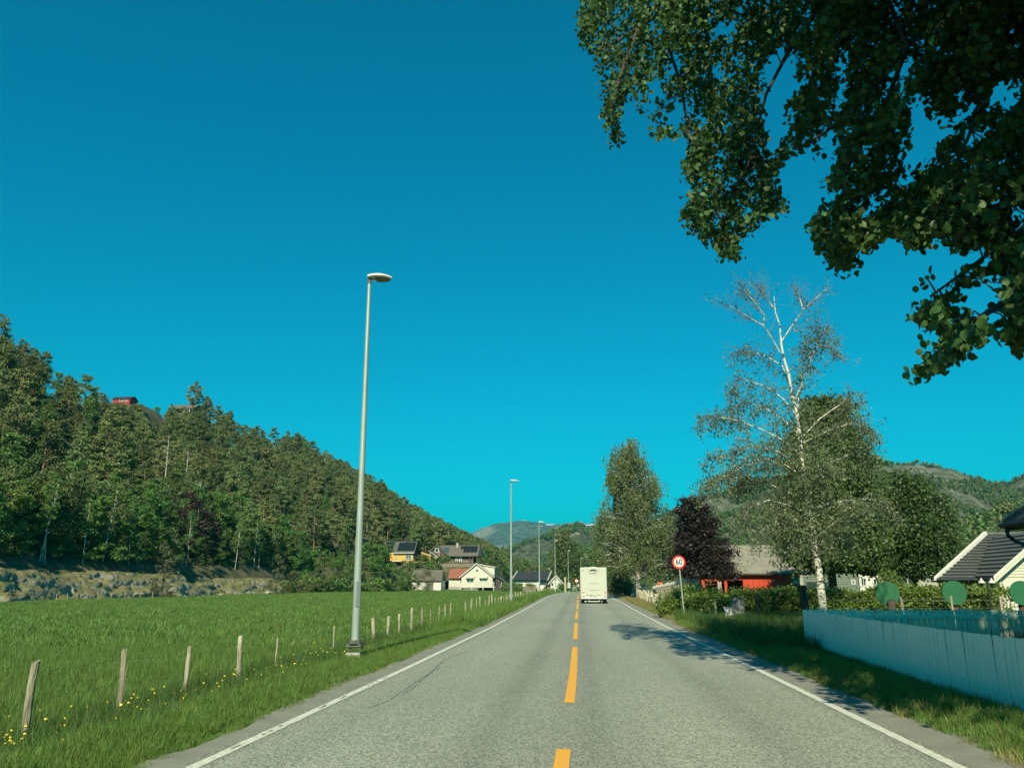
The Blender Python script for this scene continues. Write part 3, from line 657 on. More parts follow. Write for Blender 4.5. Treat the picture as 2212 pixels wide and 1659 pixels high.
# dandelions and buttercups along the wire fence
def flower(h):
    mb = MB(); mb.tube([(0, 0, 0), (.01, 0, h)], .0025, 4, False)
    me = mb.mesh('flower'); bm = bmesh.new(); bm.from_mesh(me)
    g = bmesh.ops.create_cone(bm, cap_ends=True, segments=8, radius1=.006, radius2=.014, depth=.012, matrix=Matrix.Translation((.01, 0, h)) @ Matrix.Rotation(.5, 4, 'X'))
    bm.to_mesh(me); bm.free(); me.materials.append(M['grass_verge']); me.materials.append(M['petal'])
    for p in me.polygons: p.material_index = 1 if p.center.z > h - .02 else 0
    return me
fl = [flower(h) for h in (.28, .35, .42)]
P = []
for _ in range(150):
    y = 5.5 + 13 * rnd.random() ** 1.2; P.append((-5.6 + rnd.gauss(0, .33) + (.45 if y < 7 else 0), y))
P += [(-6.3 + rnd.gauss(0, .9), rnd.uniform(5, 22)) for _ in range(25)]
P = np.array(P); scatter('yellow_flowers', put(P[:, 0], P[:, 1]), fl, R.uniform(.8, 1.2, len(P)), tilt=.15)

# ------------------------------------------------------------------ forest kinds
def pine_meshes(seed):
    """trunk and crown meshes of one Scots pine, 11 m tall, foliage in flat plates"""
    global rnd
    keep = rnd; rnd = random.Random(seed * 31 + 5); H = 11.
    bx, by = rnd.uniform(-.5, .5), rnd.uniform(-.5, .5); tk = [(0, 0, -1.5), (bx * .4, by * .4, H * .35), (bx, by, H * .7), (bx * 1.2, by * 1.2, H * .97)]
    mb = trunk_mb(tk, .17, .04, 6); C = []
    lo = rnd.uniform(.18, .42)
    for i in range(30):
        f = lo + (1 - lo) * (i + rnd.random()) / 30; z = H * f; r = (2.3 * math.sin(min(1, (1 - f) / (1 - lo) * 1.15 + .18) * math.pi * .52)) * rnd.uniform(.45, 1.0)
        a = rnd.uniform(0, 6.28); c = Vector((bx * f + math.cos(a) * r, by * f + math.sin(a) * r, z + rnd.uniform(-.1, .4)))
        mb.tube([(bx * f, by * f, z - .5), tuple(c)], [.05, .015], 4, False)
        s = rnd.uniform(.55, 1.0) * (.75 + .5 * (1 - f)); C.append((*c, s * 1.05, s * 1.05, s * .38))
    rnd = keep
    P, _ = in_blobs(C, 5000, shell=.2, clump=.34, per=8); V, Q = leaf_quads(P, .24, flat=.3, long=1.35)
    k = npmesh('pine_crown', V, Q); k.materials.append(M['leaf_pine'])
    t = mb.mesh('pine_trunk'); t.materials.append(M['bark_pine']); return t, k
def broad_meshes(seed, leaf, H=9., bark='bark', W=2.4, low=.12, n=3000, size=.24, tiers=False, r0=.14):
    global rnd
    keep = rnd; rnd = random.Random(seed * 17 + 3); bx = rnd.uniform(-.4, .4)
    tk = [(0, 0, -1.5), (bx * .3, 0, H * .4), (bx, rnd.uniform(-.3, .3), H * .92)]; mb = trunk_mb(tk, r0, .02, 7); C = []
    for i in range(24):
        f = low + (1 - low) * (i + rnd.random()) / 24; a = rnd.uniform(0, 6.28); r = W * math.sin(min(1, (1 - f) * 1.25 + .12) * math.pi * .5) * rnd.uniform(.35, .95)
        s = rnd.uniform(.5, .95) * W * .42
        C.append((bx * f + math.cos(a) * r, math.sin(a) * r, H * f, s, s, s * (.38 if tiers else .75))); mb.tube([(bx * f, 0, H * f - .6), C[-1][:3]], [.04, .01], 4, False)
    rnd = keep
    P, _ = in_blobs(C, n, shell=.25, clump=.26, per=9); V, Q = leaf_quads(P, size, flat=.3 if tiers else .1)
    k = npmesh('crown', V, Q); k.materials.append(M[leaf]); t = mb.mesh('trunk'); t.materials.append(M[bark]); return t, k
def birch_meshes(seed):
    t, k = broad_meshes(seed, 'leaf_bright', 10, 'bark_birch', 1.35, .38, 1900, .20, r0=.085); return t, k
pines = [pine_meshes(s) for s in range(7)]
spruces = [broad_meshes(20 + s, 'leaf_bright', 10, 'bark', 2.5, .06, 3400, .26, True) for s in range(3)]
broads = [broad_meshes(30 + s, 'leaf_dark', 8.5, 'bark', 2.6, .10, 3000, .25) for s in range(3)]
brights = [broad_meshes(50 + s, 'leaf_bright', 8, 'bark', 2.3, .10, 2800, .25) for s in range(2)]
birches = [birch_meshes(40 + s) for s in range(3)]
def joined(t, k):
    bm = bmesh.new(); bm.from_mesh(t); n = len(bm.faces); bm.from_mesh(k); me = bpy.data.meshes.new('tree')
    bm.faces.ensure_lookup_table()
    for i in range(n, len(bm.faces)): bm.faces[i].material_index = 1
    bm.to_mesh(me); bm.free(); me.materials.append(t.materials[0]); me.materials.append(k.materials[0]); return me
def plant(kind, x, y, s, name, label, cat, group, zoff=0., lean=None, sz=1.):
    t, k = kind
    z = float(hill_z(np.array([float(x)]), np.array([float(y)]))[0]) if x < float(xfoot(np.array(y))) - .5 else float(ground_z(np.array(float(x)), np.array(float(y))))
    if group == 'pines on the wooded hillside' or name == 'hillside_tree':     # crowns end at the ridge line
        for _ in range(8):
            px = px_of(x, y, z + 11 * s); v = cam.matrix_basis.to_3x3().transposed() @ Vector((x, y, z + 11 * s - EYE)); py = 829.5 + v.y / v.z * F
            lim = float(np.interp(px, [p[0] for p in SKY_LINE], [p[1] for p in SKY_LINE])) - 4 - 14 * (math.sin(x * 3.7 + y * 5.1) * .5 + .5)
            if 236 < px < 286 and y < 232: lim = 872
            if 360 < px < 424 and y < 272: lim = 890
            if py >= lim or s < .22: break
            s *= .86
    o = thing(name, label, cat, (x, y, z + zoff), rnd.uniform(0, 6.28), group); o.scale = (s, s, s * sz)
    if lean: o.rotation_euler = (lean[0], lean[1], 0)
    a = bpy.data.objects.new('trunk', t); COL.objects.link(a); a.parent = o
    b = bpy.data.objects.new('crown', k); COL.objects.link(b); b.parent = o
    return o
# where the pines stand
def at_(px, Y): return D(px, 1000, Y).x
def px_of(x, y, z=12.):
    v = cam.matrix_basis.to_3x3().transposed() @ Vector((x, y, z - EYE)); return 1106 - v.x / v.z * F
cells = []; SM = {}
for y in np.arange(66, 330, 6.6):
    xf = float(xfoot(np.array(y)))
    for x in np.arange(xf - 9, XC - 7, -6.6):
        xx, y2 = x + rnd.uniform(-2.6, 2.6), y + rnd.uniform(-2.6, 2.6)
        if xx / y2 < -.86: continue
        if any(p[0] - (2 if p[6] < 10 else 0) < xx < p[1] + 2 and p[2] - 2 < y2 < p[3] + 3 for p in PADS): continue


        small = xx < -104 and ((228 < px_of(xx, y2) < 296 and 186 < y2 < 226) or (352 < px_of(xx, y2) < 434 and 222 < y2 < 266))
        if 372 < px_of(xx, y2) < 448 and y2 < 134: continue
        if xx > -.245 * y2 and y2 < 232: continue        # open slope below the houses
        SM[(xx, y2)] = small; cells.append((math.hypot(xx, y2), xx, y2))
cells.sort()
NPINE = 245
for _, x, y in cells[:NPINE]:
    k_s = .42 if SM[(x, y)] else 1
    low = x > float(xfoot(np.array(y))) - 17
    if low and rnd.random() < .6: continue
    if rnd.random() < .2:
        plant(spruces[rnd.randrange(3)] if rnd.random() < .6 else broads[rnd.randrange(3)], x, y, rnd.uniform(.7, 1.0) * k_s, 'hillside_tree', 'green leafy tree rising between the olive pines on the wooded hillside', 'tree', 'leafy trees among the hillside pines', sz=1.2); continue
    plant(pines[rnd.randrange(7)], x, y, rnd.uniform(.72, 1.15) * k_s, 'pine_tree', 'olive green pine in the dense wood that covers the hillside above the green meadow', 'pine tree', 'pines on the wooded hillside', sz=rnd.uniform(.9, 1.1))
for (px_, py_, Y_, pw) in ((242, 871, 222, 40), (366, 892, 262, 56)):      # small pines on the knolls below the cabins
    for k in range(34):
        y = Y_ - rnd.uniform(2.5, 26); px = px_ + rnd.uniform(-16, pw + 14); x = at_(px, y); z = float(hill_z(np.array([x]), np.array([y]))[0])
        top = D(px, py_ + rnd.uniform(0, 16), y).z; h = top - z
        if h < 1.8 or x > float(xfoot(np.array(y))) - 10: continue
        plant(pines[k % 7], x, y, min(1.0, h / 11.2), 'pine_tree', 'olive green pine in the dense wood that covers the hillside above the green meadow', 'pine tree', 'pines on the wooded hillside')
P = np.array([(x, y, float(hill_z(np.array([x]), np.array([y]))[0])) for _, x, y in cells[NPINE:]] +
             [(x, y, float(hill_z(np.array([x]), np.array([y]))[0])) for x, y in ((rnd.uniform(XC - 8, -36), rnd.uniform(325, 960)) for _ in range(1500))])
scatter('far_pine_wood', P, [joined(*p) for p in pines], R.uniform(.75, 1.15, len(P)), label='pine wood on the far end of the hillside')
# skyline stragglers and undergrowth on the slope
P = []
for _ in range(2600):
    y = rnd.uniform(62, 320); x = float(xfoot(np.array(y))) - 7 - rnd.random() ** 1.1 * 75
    P.append((x, y))
P = np.array(P); z = hill_z(P[:, 0], P[:, 1])
shrub = []
for s in range(4):
    C = [(rnd.uniform(-.7, .7), rnd.uniform(-.7, .7), rnd.uniform(.3, 1.3), .6, .6, .5) for _ in range(6)]
    p_, _ = in_blobs(C, 500, shell=.2, per=8); V, Q = leaf_quads(p_, .22); k = npmesh('shrub', V, Q); k.materials.append(M['leaf_dark' if s % 2 else 'leaf_bright']); shrub.append(k)
scatter('undergrowth', np.column_stack([P, z]), shrub, R.uniform(.6, 1.5, len(P)))

# edge of the wood: broad-leaved trees in front of the pines
def at(px, Y): return D(px, 1264, Y).x
edge = []
for i in range(46):
    y = 74 + 108 * (i / 46) ** 1.15 + rnd.uniform(-1, 1); xf = float(xfoot(np.array(y)))
    edge.append((rnd.choice(['s', 's', 'b', 'g', 's']), xf - rnd.uniform(4.6, 6.8), y, rnd.uniform(.55, .95)))
    edge.append((rnd.choice(['s', 'b', 'g']), xf - rnd.uniform(9, 12), y + 1.2, rnd.uniform(.8, 1.15)))
    if i % 2: edge.append((rnd.choice(['s', 'b']), xf - rnd.uniform(14, 19), y + .4, rnd.uniform(.8, 1.2)))
for kd, x, y, s in edge:
    if 370 < px_of(x, y) < 450 and y < 133: s = min(s, .5)
    kind = {'s': spruces, 'b': broads, 'g': brights}[kd]; K = kind[rnd.randrange(len(kind))]
    nm, lb, ct, gr = {'s': ('layered_green_tree', 'bright green tree with layered branches at the wood lower edge behind the rocks', 'tree', 'layered green trees at the edge of the wood'),
                      'b': ('dark_leafy_tree', 'dull dark green leafy tree at the wood lower edge behind the rocks', 'tree', 'dark leafy trees at the edge of the wood'),
                      'g': ('round_green_tree', 'rounded mid green leafy tree at the lower edge of the wood behind the rock face', 'tree', 'rounded green trees at the edge of the wood')}[kd]
    plant(K, x, y, s, nm, lb, ct, gr, zoff=-.3)
# birches with pale stems at the rock edge
for j, (px, Yb, s, ln) in enumerate([(78, 86, .95, .12), (84, 86.5, 1.0, .02), (90, 86.6, .9, -.10), (215, 92, 1.0, .10), (505, 122, .95, .08), (398, 110, .9, .04), (545, 128, .9, .02), (556, 129, .85, -.02), (585, 131, .85, .02), (172, 92, .8, 0), (272, 98, .9, -.03)]):
    x = at(px, Yb); d = D(px, 1240, Yb)
    xf = float(xfoot(np.array(Yb)))
    Yb2 = Yb
    for _ in range(60):        # walk out along the line of sight until the foot of the wood
        if at(px, Yb2) < float(xfoot(np.array(Yb2))) - 4.2: break
        Yb2 += .8
    plant(birches[j % 3], at(px, Yb2), Yb2, s, 'birch_tree', 'slender birch with a white stem at the wood edge above the pale rocks', 'birch', 'white stemmed birches above the rock face', lean=(0, ln), zoff=.2)
# grey-green shrub tree, purple tree and willowy bush
def loose(px, Y, s, kind, name, label, cat, **k):
    return plant(kind, at(px, Y), Y, s, name, label, cat, None, **k)
M['leaf_grey'] = leafmat('grey_green_leaf', (.13, .15, .075), .35, .25)
M['leaf_purple'] = leafmat('purple_leaf', (.045, .028, .026), .35, .15)
greyk = broad_meshes(61, 'leaf_grey', 7.5, 'bark', 1.9, .05, 2600, .20); purp = broad_meshes(62, 'leaf_purple', 9.5, 'bark', 3.0, .25, 3600, .26)
loose(352, 103, .98, greyk, 'grey_leaved_tree', 'grey-green young tree growing in front of the gap in the pale rock face', 'tree', zoff=-.3)
loose(598, 138, .95, greyk, 'grey_leaved_tree', 'grey-green young tree at the rocks, the one nearer the tall lamp post', 'tree', zoff=-.3)
loose(402, 132, 1.2, purp, 'purple_leaved_tree', 'dark purple-leaved tree standing inside the green wood on the hillside', 'tree', zoff=-.3)
loose(436, 137, .95, purp, 'purple_leaved_tree', 'second dark purple crown beside the larger purple tree on the hillside', 'tree', zoff=-.3)
for px, py, Y, h, lb_ in [(330, 968, 150, 9.5, 'bare grey dead pine with short branches high on the wooded slope'), (377, 1000, 158, 8, 'lower bare dead tree with drooping pale branches on the wooded slope'), (412, 1065, 142, 8, 'pale forked dead stem above the purple tree')]:
    x = at(px, Y); z = float(hill_z(np.array([x]), np.array([Y]))[0]); top = D(px, py - 26, Y).z; h = max(h, top - z)
    t = thing('dead_tree', lb_, 'dead tree', (x, Y, z)); mb = MB().tube([(0, 0, -.5), (.2, 0, h * .5), (.05, 0, h)], [.16, .12, .04], 6)
    for i in range(14):
        a = rnd.uniform(0, 6.28); f = rnd.uniform(.55, .97); l = rnd.uniform(.7, 1.7); mb.tube([(.1, 0, h * f), (.1 + math.cos(a) * l * .6, math.sin(a) * l * .6, h * f + .35), (.1 + math.cos(a) * l, math.sin(a) * l, h * f + rnd.uniform(-.2, .3))], [.05, .035, .015], 4, False)
    obj('trunk', mb, 'bark_snag', t)
# trees on the field side of the yellow house, between lamp post and houses
for j, (px, Y, s, kd) in enumerate([(648, 168, 1.0, 's'), (672, 172, 1.1, 's'), (700, 176, .95, 's'), (735, 186, 1.0, 'g'), (690, 160, .75, 'b'), (760, 190, .95, 'b'), (800, 190, 1.25, 's'), (815, 196, 1.15, 's'), (785, 180, 1.1, 's'), (838, 190, 1.12, 's'), (822, 182, 1.1, 's'), (850, 186, .55, 'b'), (868, 184, .5, 'g'), (630, 150, .55, 'b'), (665, 152, .5, 'b'), (712, 164, .45, 'g'), (742, 172, .5, 'b'), (880, 188, .5, 'b')]):
    kind = {'s': spruces, 'b': broads, 'g': brights}[kd]
    plant(kind[j % len(kind)], at(px, Y), Y, s, 'green_tree', 'green tree in the thick belt below the yellow house, beyond the meadow', 'tree', 'trees between the meadow and the yellow house', zoff=-.4)
for j, (px, Y, s) in enumerate([(1040, 262, .9), (1056, 262, 1.15), (1072, 262, 1.25), (1088, 268, 1.05), (1100, 275, .8), (1024, 270, 1.0), (1064, 250, .55), (1046, 246, .5), (1078, 252, .6)]):
    plant((spruces if j % 2 else broads)[j % 3], at(px, Y), Y, s, 'green_tree', 'dark green tree behind and beside the white house with the red wing', 'tree', 'trees behind the white house', sz=1.15, zoff=-.4 )
for j, (px, Y, s) in enumerate([(915, 262, 1.1), (945, 266, 1.2), (970, 268, 1.25), (1000, 272, 1.2), (895, 258, 1.1), (865, 262, 1.2), (838, 258, 1.2), (985, 262, .9)]):
    plant(pines[j % 7], at(px, Y), Y, s, 'pine_tree', 'tall pine rising behind the roofs of the yellow and brown houses', 'pine tree', 'pines behind the hillside houses')
loose(918, 189, .74, broad_meshes(71, 'leaf_willow', 7, 'bark_twig', 3.4, .05, 6500, .15), 'willow_bush', 'thin yellowish willow bush in front of the grey-roofed shed', 'bush', zoff=-.3)
plant(brights[0], at(896, 190), 190, .55, 'green_bush', 'round green bush at the corner of the grey-roofed shed, left of the willow', 'bush', None, zoff=-.3)

# low bushes where the meadow meets the trees
for j in range(22):
    px = 610 + j * 13 + rnd.uniform(-5, 5); Y = 150 + j * 1.9
    o = obj('bush', shrub[j % 4], None, label='low dark bush in the row where the meadow meets the trees', category='bush', group='bushes along the meadow edge')
    x = at(px, Y); o.location = (x, Y, float(field_z(np.array(x), np.array(Y))) - .2); s = rnd.uniform(1.3, 2.2); o.scale = (s, s, s)

# ------------------------------------------------------------------ woods on the distant slopes
def far_tree(s, leaf, cone):
    C = [(0, 0, 3.2, 1.3, 1.3, 2.9), (0, 0, 6.5, .8, .8, 2.2)] if cone else [(rnd.uniform(-1, 1), rnd.uniform(-1, 1), 3 + rnd.uniform(0, 3), 2, 2, 1.7) for _ in range(4)]
    p_, _ = in_blobs(C, 150, shell=.5, clump=.25, per=3); V, Q = leaf_quads(p_, 1.5 if not cone else 1.2, flat=.2); k = npmesh('far_tree', V, Q); k.materials.append(M[leaf]); return k
ft = [far_tree(0, 'leaf_dark', True), far_tree(1, 'leaf_pine', True), far_tree(2, 'leaf_dark', False), far_tree(3, 'leaf_bright', False), far_tree(4, 'leaf_pine', False)]
def sow(mt, n, scl, zmin=-5, keep=.0, flt=None):
    me = mt.data; nv = len(me.vertices); co = np.empty(nv * 3, np.float32); me.vertices.foreach_get('co', co); co = co.reshape(-1, 3)
    q = np.empty(len(me.polygons) * 4, np.int32); me.polygons.foreach_get('vertices', q); q = q.reshape(-1, 4)
    fc = R.integers(0, len(q), n); u, v = R.random(n)[:, None], R.random(n)[:, None]; c = co[q[fc]]
    P = (c[:, 0] * (1 - u) + c[:, 1] * u) * (1 - v) + (c[:, 3] * (1 - u) + c[:, 2] * u) * v
    nz = np.array([mnoise.noise(Vector((p[0] * .012, p[1] * .012, p[2] * .02))) for p in P]); k = (P[:, 2] > zmin) & (nz > keep)
    if flt is not None: k &= flt(P)
    P = P[k]; scatter('distant_wood', P, ft, R.uniform(.6, 1.15, len(P)) * scl)
mts = {o.name: o for o in COL.objects if o.get('kind') == 'structure'}
sow(mts['wooded_crag'], 15000, 1.2, keep=.04)
sow(mts['wooded_mountain'], 21000, .9, keep=-.10)
sow(mts['wooded_ridge'], 5500, .85, keep=-.5)
# ------------------------------------------------------------------ garden trees on the right
def gz(x, y): return float(ground_z(np.array(float(x)), np.array(float(y))))
def bl(px, py, rx, ry, Y, base, dy=0., ky=1.):
    """ellipsoid seen at (px, py) with half sizes rx, ry in picture pixels, standing dy metres deeper than the base"""
    p = D(px, py, Y + dy) - Vector(base); s = sx(Y + dy); return (p.x, p.y, p.z, rx * s, rx * s * ky, ry * s)
# big dense lime behind the birch
Y = 62.; b = (at(1800, Y), Y, gz(at(1800, Y), Y))
B = [bl(1785, 930, 62, 62, Y, b), bl(1790, 1000, 84, 75, Y, b), bl(1800, 1070, 88, 75, Y, b), bl(1795, 1140, 92, 62, Y, b, ky=.9), bl(1750, 1180, 62, 52, Y, b, -1.5), bl(1845, 1185, 62, 50, Y, b, -1), bl(1880, 1215, 30, 28, Y, b), bl(1815, 1205, 60, 26, Y, b, -1.5), bl(1760, 885, 26, 30, Y, b), bl(1800, 882, 32, 22, Y, b)]
tree('lime_tree', 'tall dense egg-shaped green tree standing behind the thin white-stemmed birch', 'tree', b, 13, .36, B, 110000, .22, 'leaf_lime', limbs=14, shell=.5, clump=.15, per=24)
# round maple
Y = 66.; b = (at(1975, Y), Y, gz(at(1975, Y), Y))
B = [bl(1960, 1085, 56, 58, Y, b), bl(2005, 1120, 50, 52, Y, b), bl(1925, 1130, 45, 50, Y, b), bl(1975, 1160, 62, 50, Y, b, -1), bl(2015, 1190, 40, 40, Y, b), bl(1935, 1205, 45, 32, Y, b), bl(1985, 1222, 40, 26, Y, b, -1), bl(1945, 1050, 28, 26, Y, b), bl(2028, 1160, 30, 36, Y, b)]
tree('round_tree', 'broad round-headed dark green tree between the tall lime and the dark tiled roof', 'tree', b, 9, .28, B, 60000, .20, 'leaf_maple', limbs=12, shell=.62, clump=.18, per=24, flat=.2)
# copper beech: sprays in level tiers
Y = 62.; b = (at(1512, Y), Y, gz(at(1512, Y), Y))
B = []
for i in range(34):
    f = i / 33; py = 1078 + f * 165 + rnd.uniform(-5, 5); w = 13 + 68 * f ** .75; cx = 1495 + 20 * f
    if f > .85: w *= .8
    for k in range(2): B.append(bl(cx + rnd.uniform(-1, 1) * w * .8 + (10 if f > .5 else 0), py, 16 + 12 * f, 6 + 3 * f, Y, b, rnd.uniform(-1.2, 1.2)))
B += [bl(1505, 1150, 34, 50, Y, b), bl(1515, 1200, 42, 36, Y, b)]
tree('copper_beech', 'dark purple copper beech beside the 60 sign, in front of the red barn', 'tree', b, 6.5, .2, B, 40000, .15, 'leaf_copper', limbs=12, shell=.3, clump=.34, per=20, flat=.4, long=1.2)
# weeping birch: hanging curtains
def weeping(name, label, px, Y, H, strands, n, mname, size, r0=.17, xs=None):
    base = (at(px, Y), Y, gz(at(px, Y), Y)); t = thing(name, label, 'birch', base)
    pts = [(0, 0, -.3), (.1, 0, H * .25), (-.1, .1, H * .5), (-.05, 0, H * .75), (.1, 0, H * .96)]
    mb = trunk_mb(pts, r0, .03); P = []
    for (spx, spy, ln) in strands:
        dy = rnd.gauss(0, 1.3); q = D(spx, spy, Y + dy) - Vector(base)
        z0 = max(H * .12, q.z - rnd.uniform(.5, 2.2)); mb.tube(limb_path((0, 0, z0), q, .12, 5), [.05, .04, .03, .02, .01], 4, False)
        L_ = ln * sx(Y); k = int(n * ln)
        for _ in range(3):
            ox, oy = rnd.gauss(0, .28), rnd.gauss(0, .28); tt = R.random(k // 3)
            P.append(np.column_stack([q.x + ox + R.normal(0, .09, k // 3) + tt * rnd.uniform(-.2, .25), q.y + oy + R.normal(0, .09, k // 3), q.z + .15 - tt * L_ + R.normal(0, .05, k // 3)]))
    obj('trunk', mb, 'bark_birch', t, smooth=True); P = np.concatenate(P); V, Q = leaf_quads(P, size, droop=.8, long=1.3)
    obj('crown', npmesh('crown', V, Q), mname, t); return t
S = []
def inside(px, py):
    if py < 958: return abs(px - 1356) < 17
    if py < 985: return 1328 < px < 1388
    if py < 1020: return 1314 < px < 1406
    if py < 1090: return 1310 < px < 1422
    if py < 1150: return 1290 < px < 1448
    return 1292 < px < 1458
while len(S) < 520:
    px, py = rnd.uniform(1286, 1460), rnd.uniform(944, 1225)
    if inside(px, py) and not (1395 < px and py < 985): S.append((px, py, rnd.uniform(22, 52) if py < 1190 else rnd.uniform(15, 34)))
weeping('weeping_birch', 'tall weeping birch with hanging grey-green curtains of leaves beside the white motorhome', 1376, 76., 14.2, S, 3.4, 'leaf_wbirch', .13)

# ---- the thin birch near the white fence, limb by limb
YB = 30.
bz = gz(at(1776, YB), YB); bb = Vector((at(1776, YB), YB, bz))
def bp(px, py, dy=0.): return D(px, py, YB + dy) - bb
t = thing('birch_tree', 'thin half-bare birch with a white stem growing between the white picket fence and the hedge', 'birch', bb)
stem = [(0, 0, -.3)] + [bp(*p) for p in [(1774.5, 1285), (1768.5, 1230), (1757.5, 1162), (1749.4, 1102), (1741, 1058), (1733, 1012), (1727.6, 944), (1721.8, 896), (1708.5, 843), (1704, 810), (1693, 774), (1687.5, 743), (1684, 701), (1675, 675), (1672, 641)]]
sr = [.15, .14, .125, .11, .10, .09, .085, .078, .07, .06, .055, .048, .042, .03, .02, .008]
mb = MB().tube(stem, sr, 10)
limbs = [  # start, way points, end in the picture; start radius
    [(1684, 761), (1668, 732), (1649, 703), (1620, 688), (1590, 668), (1571, 659)], [(1649, 703), (1651, 681), (1633, 657), (1618, 640), (1607, 624)],
    [(1688, 738), (1708, 708), (1735, 670), (1762, 645), (1788, 624)], [(1675, 672), (1660, 650), (1648, 632), (1640, 618)], [(1735, 670), (1728, 645), (1720, 628)],
    [(1712, 850), (1700, 820), (1690, 790), (1655, 770), (1620, 758), (1595, 762)], [(1715, 870), (1745, 800), (1760, 752), (1775, 720), (1762, 690)], [(1760, 752), (1790, 748), (1808, 772)],
    [(1722, 900), (1690, 860), (1655, 835), (1600, 818), (1585, 840)], [(1722, 895), (1728, 830), (1737, 775), (1740, 745)],
    [(1727, 940), (1690, 905), (1650, 880), (1610, 868), (1575, 885)], [(1728, 950), (1770, 905), (1820, 870), (1840, 850)], [(1728, 960), (1790, 930), (1850, 910), (1878, 935)],
    [(1731, 985), (1690, 950), (1640, 925), (1590, 908), (1550, 900), (1528, 903)], [(1733, 1012), (1680, 975), (1630, 965), (1580, 978), (1548, 990)],
    [(1735, 1030), (1690, 1000), (1650, 990), (1600, 1010), (1550, 1040), (1530, 1055)], [(1738, 1040), (1705, 1010), (1670, 1000), (1630, 1020), (1600, 1045)],
    [(1745, 1085), (1705, 1065), (1660, 1045), (1610, 1030), (1570, 1025), (1520, 1045)], [(1750, 1110), (1700, 1090), (1660, 1080), (1620, 1095), (1600, 1130)],
    [(1752, 1125), (1715, 1105), (1690, 1090)], [(1757, 1160), (1720, 1140), (1690, 1130), (1660, 1135), (1640, 1150)], [(1755, 1150), (1722, 1122), (1680, 1110)],
    [(1745, 1080), (1765, 1040), (1778, 1010)], [(1757, 1165), (1800, 1130), (1840, 1105), (1852, 1098)], [(1752, 1100), (1800, 1085), (1860, 1078), (1900, 1080), (1920, 1100)],
    [(1740, 1050), (1790, 1000), (1840, 980), (1870, 990)], [(1755, 1170), (1735, 1168), (1700, 1180)], [(1760, 1180), (1790, 1165), (1830, 1160)]]
LP, TW = [], MB()
R2 = np.random.default_rng(5)
for i, L_ in enumerate(limbs):
    dy1 = rnd.uniform(-1.6, 1.6); k = len(L_)
    pts = [bp(*p, dy1 * (j / (k - 1))) for j, p in enumerate(L_)]
    r_ = .030 if i > 10 else .026
    if L_[0][1] < 760 and i < 5: r_ = .024
    mb.tube(pts, [r_ * (1 - .8 * j / (k - 1)) + .004 for j in range(k)], 6, False)
    # twigs: thin, drooping, leaves in small bunches
    dens = float(np.interp(L_[0][1], [740, 800, 900, 1000, 1200], [.14, .22, .55, 1., 1.]))
    if i in (2, 0, 1, 3, 4): dens = .10
    if L_[-1][1] > 1120: dens = .5
    ntw = int((34 + 10 * k) * (.6 if i < 5 else 1))
    for _ in range(ntw):
        u = rnd.random() ** .7 * (k - 1) * .999; a = int(u); p = pts[a].lerp(pts[a + 1], u - a)
        dr = (pts[a + 1] - pts[a]).normalized(); d = (dr * .8 + Vector((rnd.gauss(0, .7), rnd.gauss(0, .7), rnd.gauss(0, .5)))).normalized(); ln = rnd.uniform(.25, .9)
        q1 = p + d * ln * .5; q2 = q1 + (d * .6 + Vector((0, 0, -.5 if L_[0][1] > 780 else .15))).normalized() * ln * .5
        q3 = q2 + Vector((rnd.gauss(0, .06), rnd.gauss(0, .06), -rnd.uniform(.1, .4) if L_[0][1] > 780 else .1))
        TW.tube([p, q1, q2, q3], [.007, .005, .004, .003], 3, False)
        for q in (q1, q2, q3):
            if rnd.random() < dens:
                for _ in range(rnd.randint(3, 9)): LP.append(q + Vector((rnd.gauss(0, .09), rnd.gauss(0, .09), rnd.gauss(0, .09))))
# leafier heart of the crown along the stem
for _ in range(2600):
    py = rnd.uniform(860, 1200); px = np.interp(py, [743, 896, 1012, 1162], [1688, 1722, 1733, 1757]) + rnd.gauss(8, 34 if py > 930 else 20)
    c = bp(px, py, rnd.gauss(0, .9))
    if rnd.random() < .35 or py > 930:
        for _ in range(rnd.randint(2, 5)): LP.append(c + Vector((rnd.gauss(0, .07), rnd.gauss(0, .07), rnd.gauss(0, .07))))
obj('trunk', mb, 'bark_birch', t, smooth=True); obj('twigs', TW, 'bark_twig', t)
V, Q = leaf_quads(np.array([tuple(p) for p in LP]), .075, droop=.5, long=1.15); obj('crown', npmesh('crown', V, Q), 'leaf_birch', t)

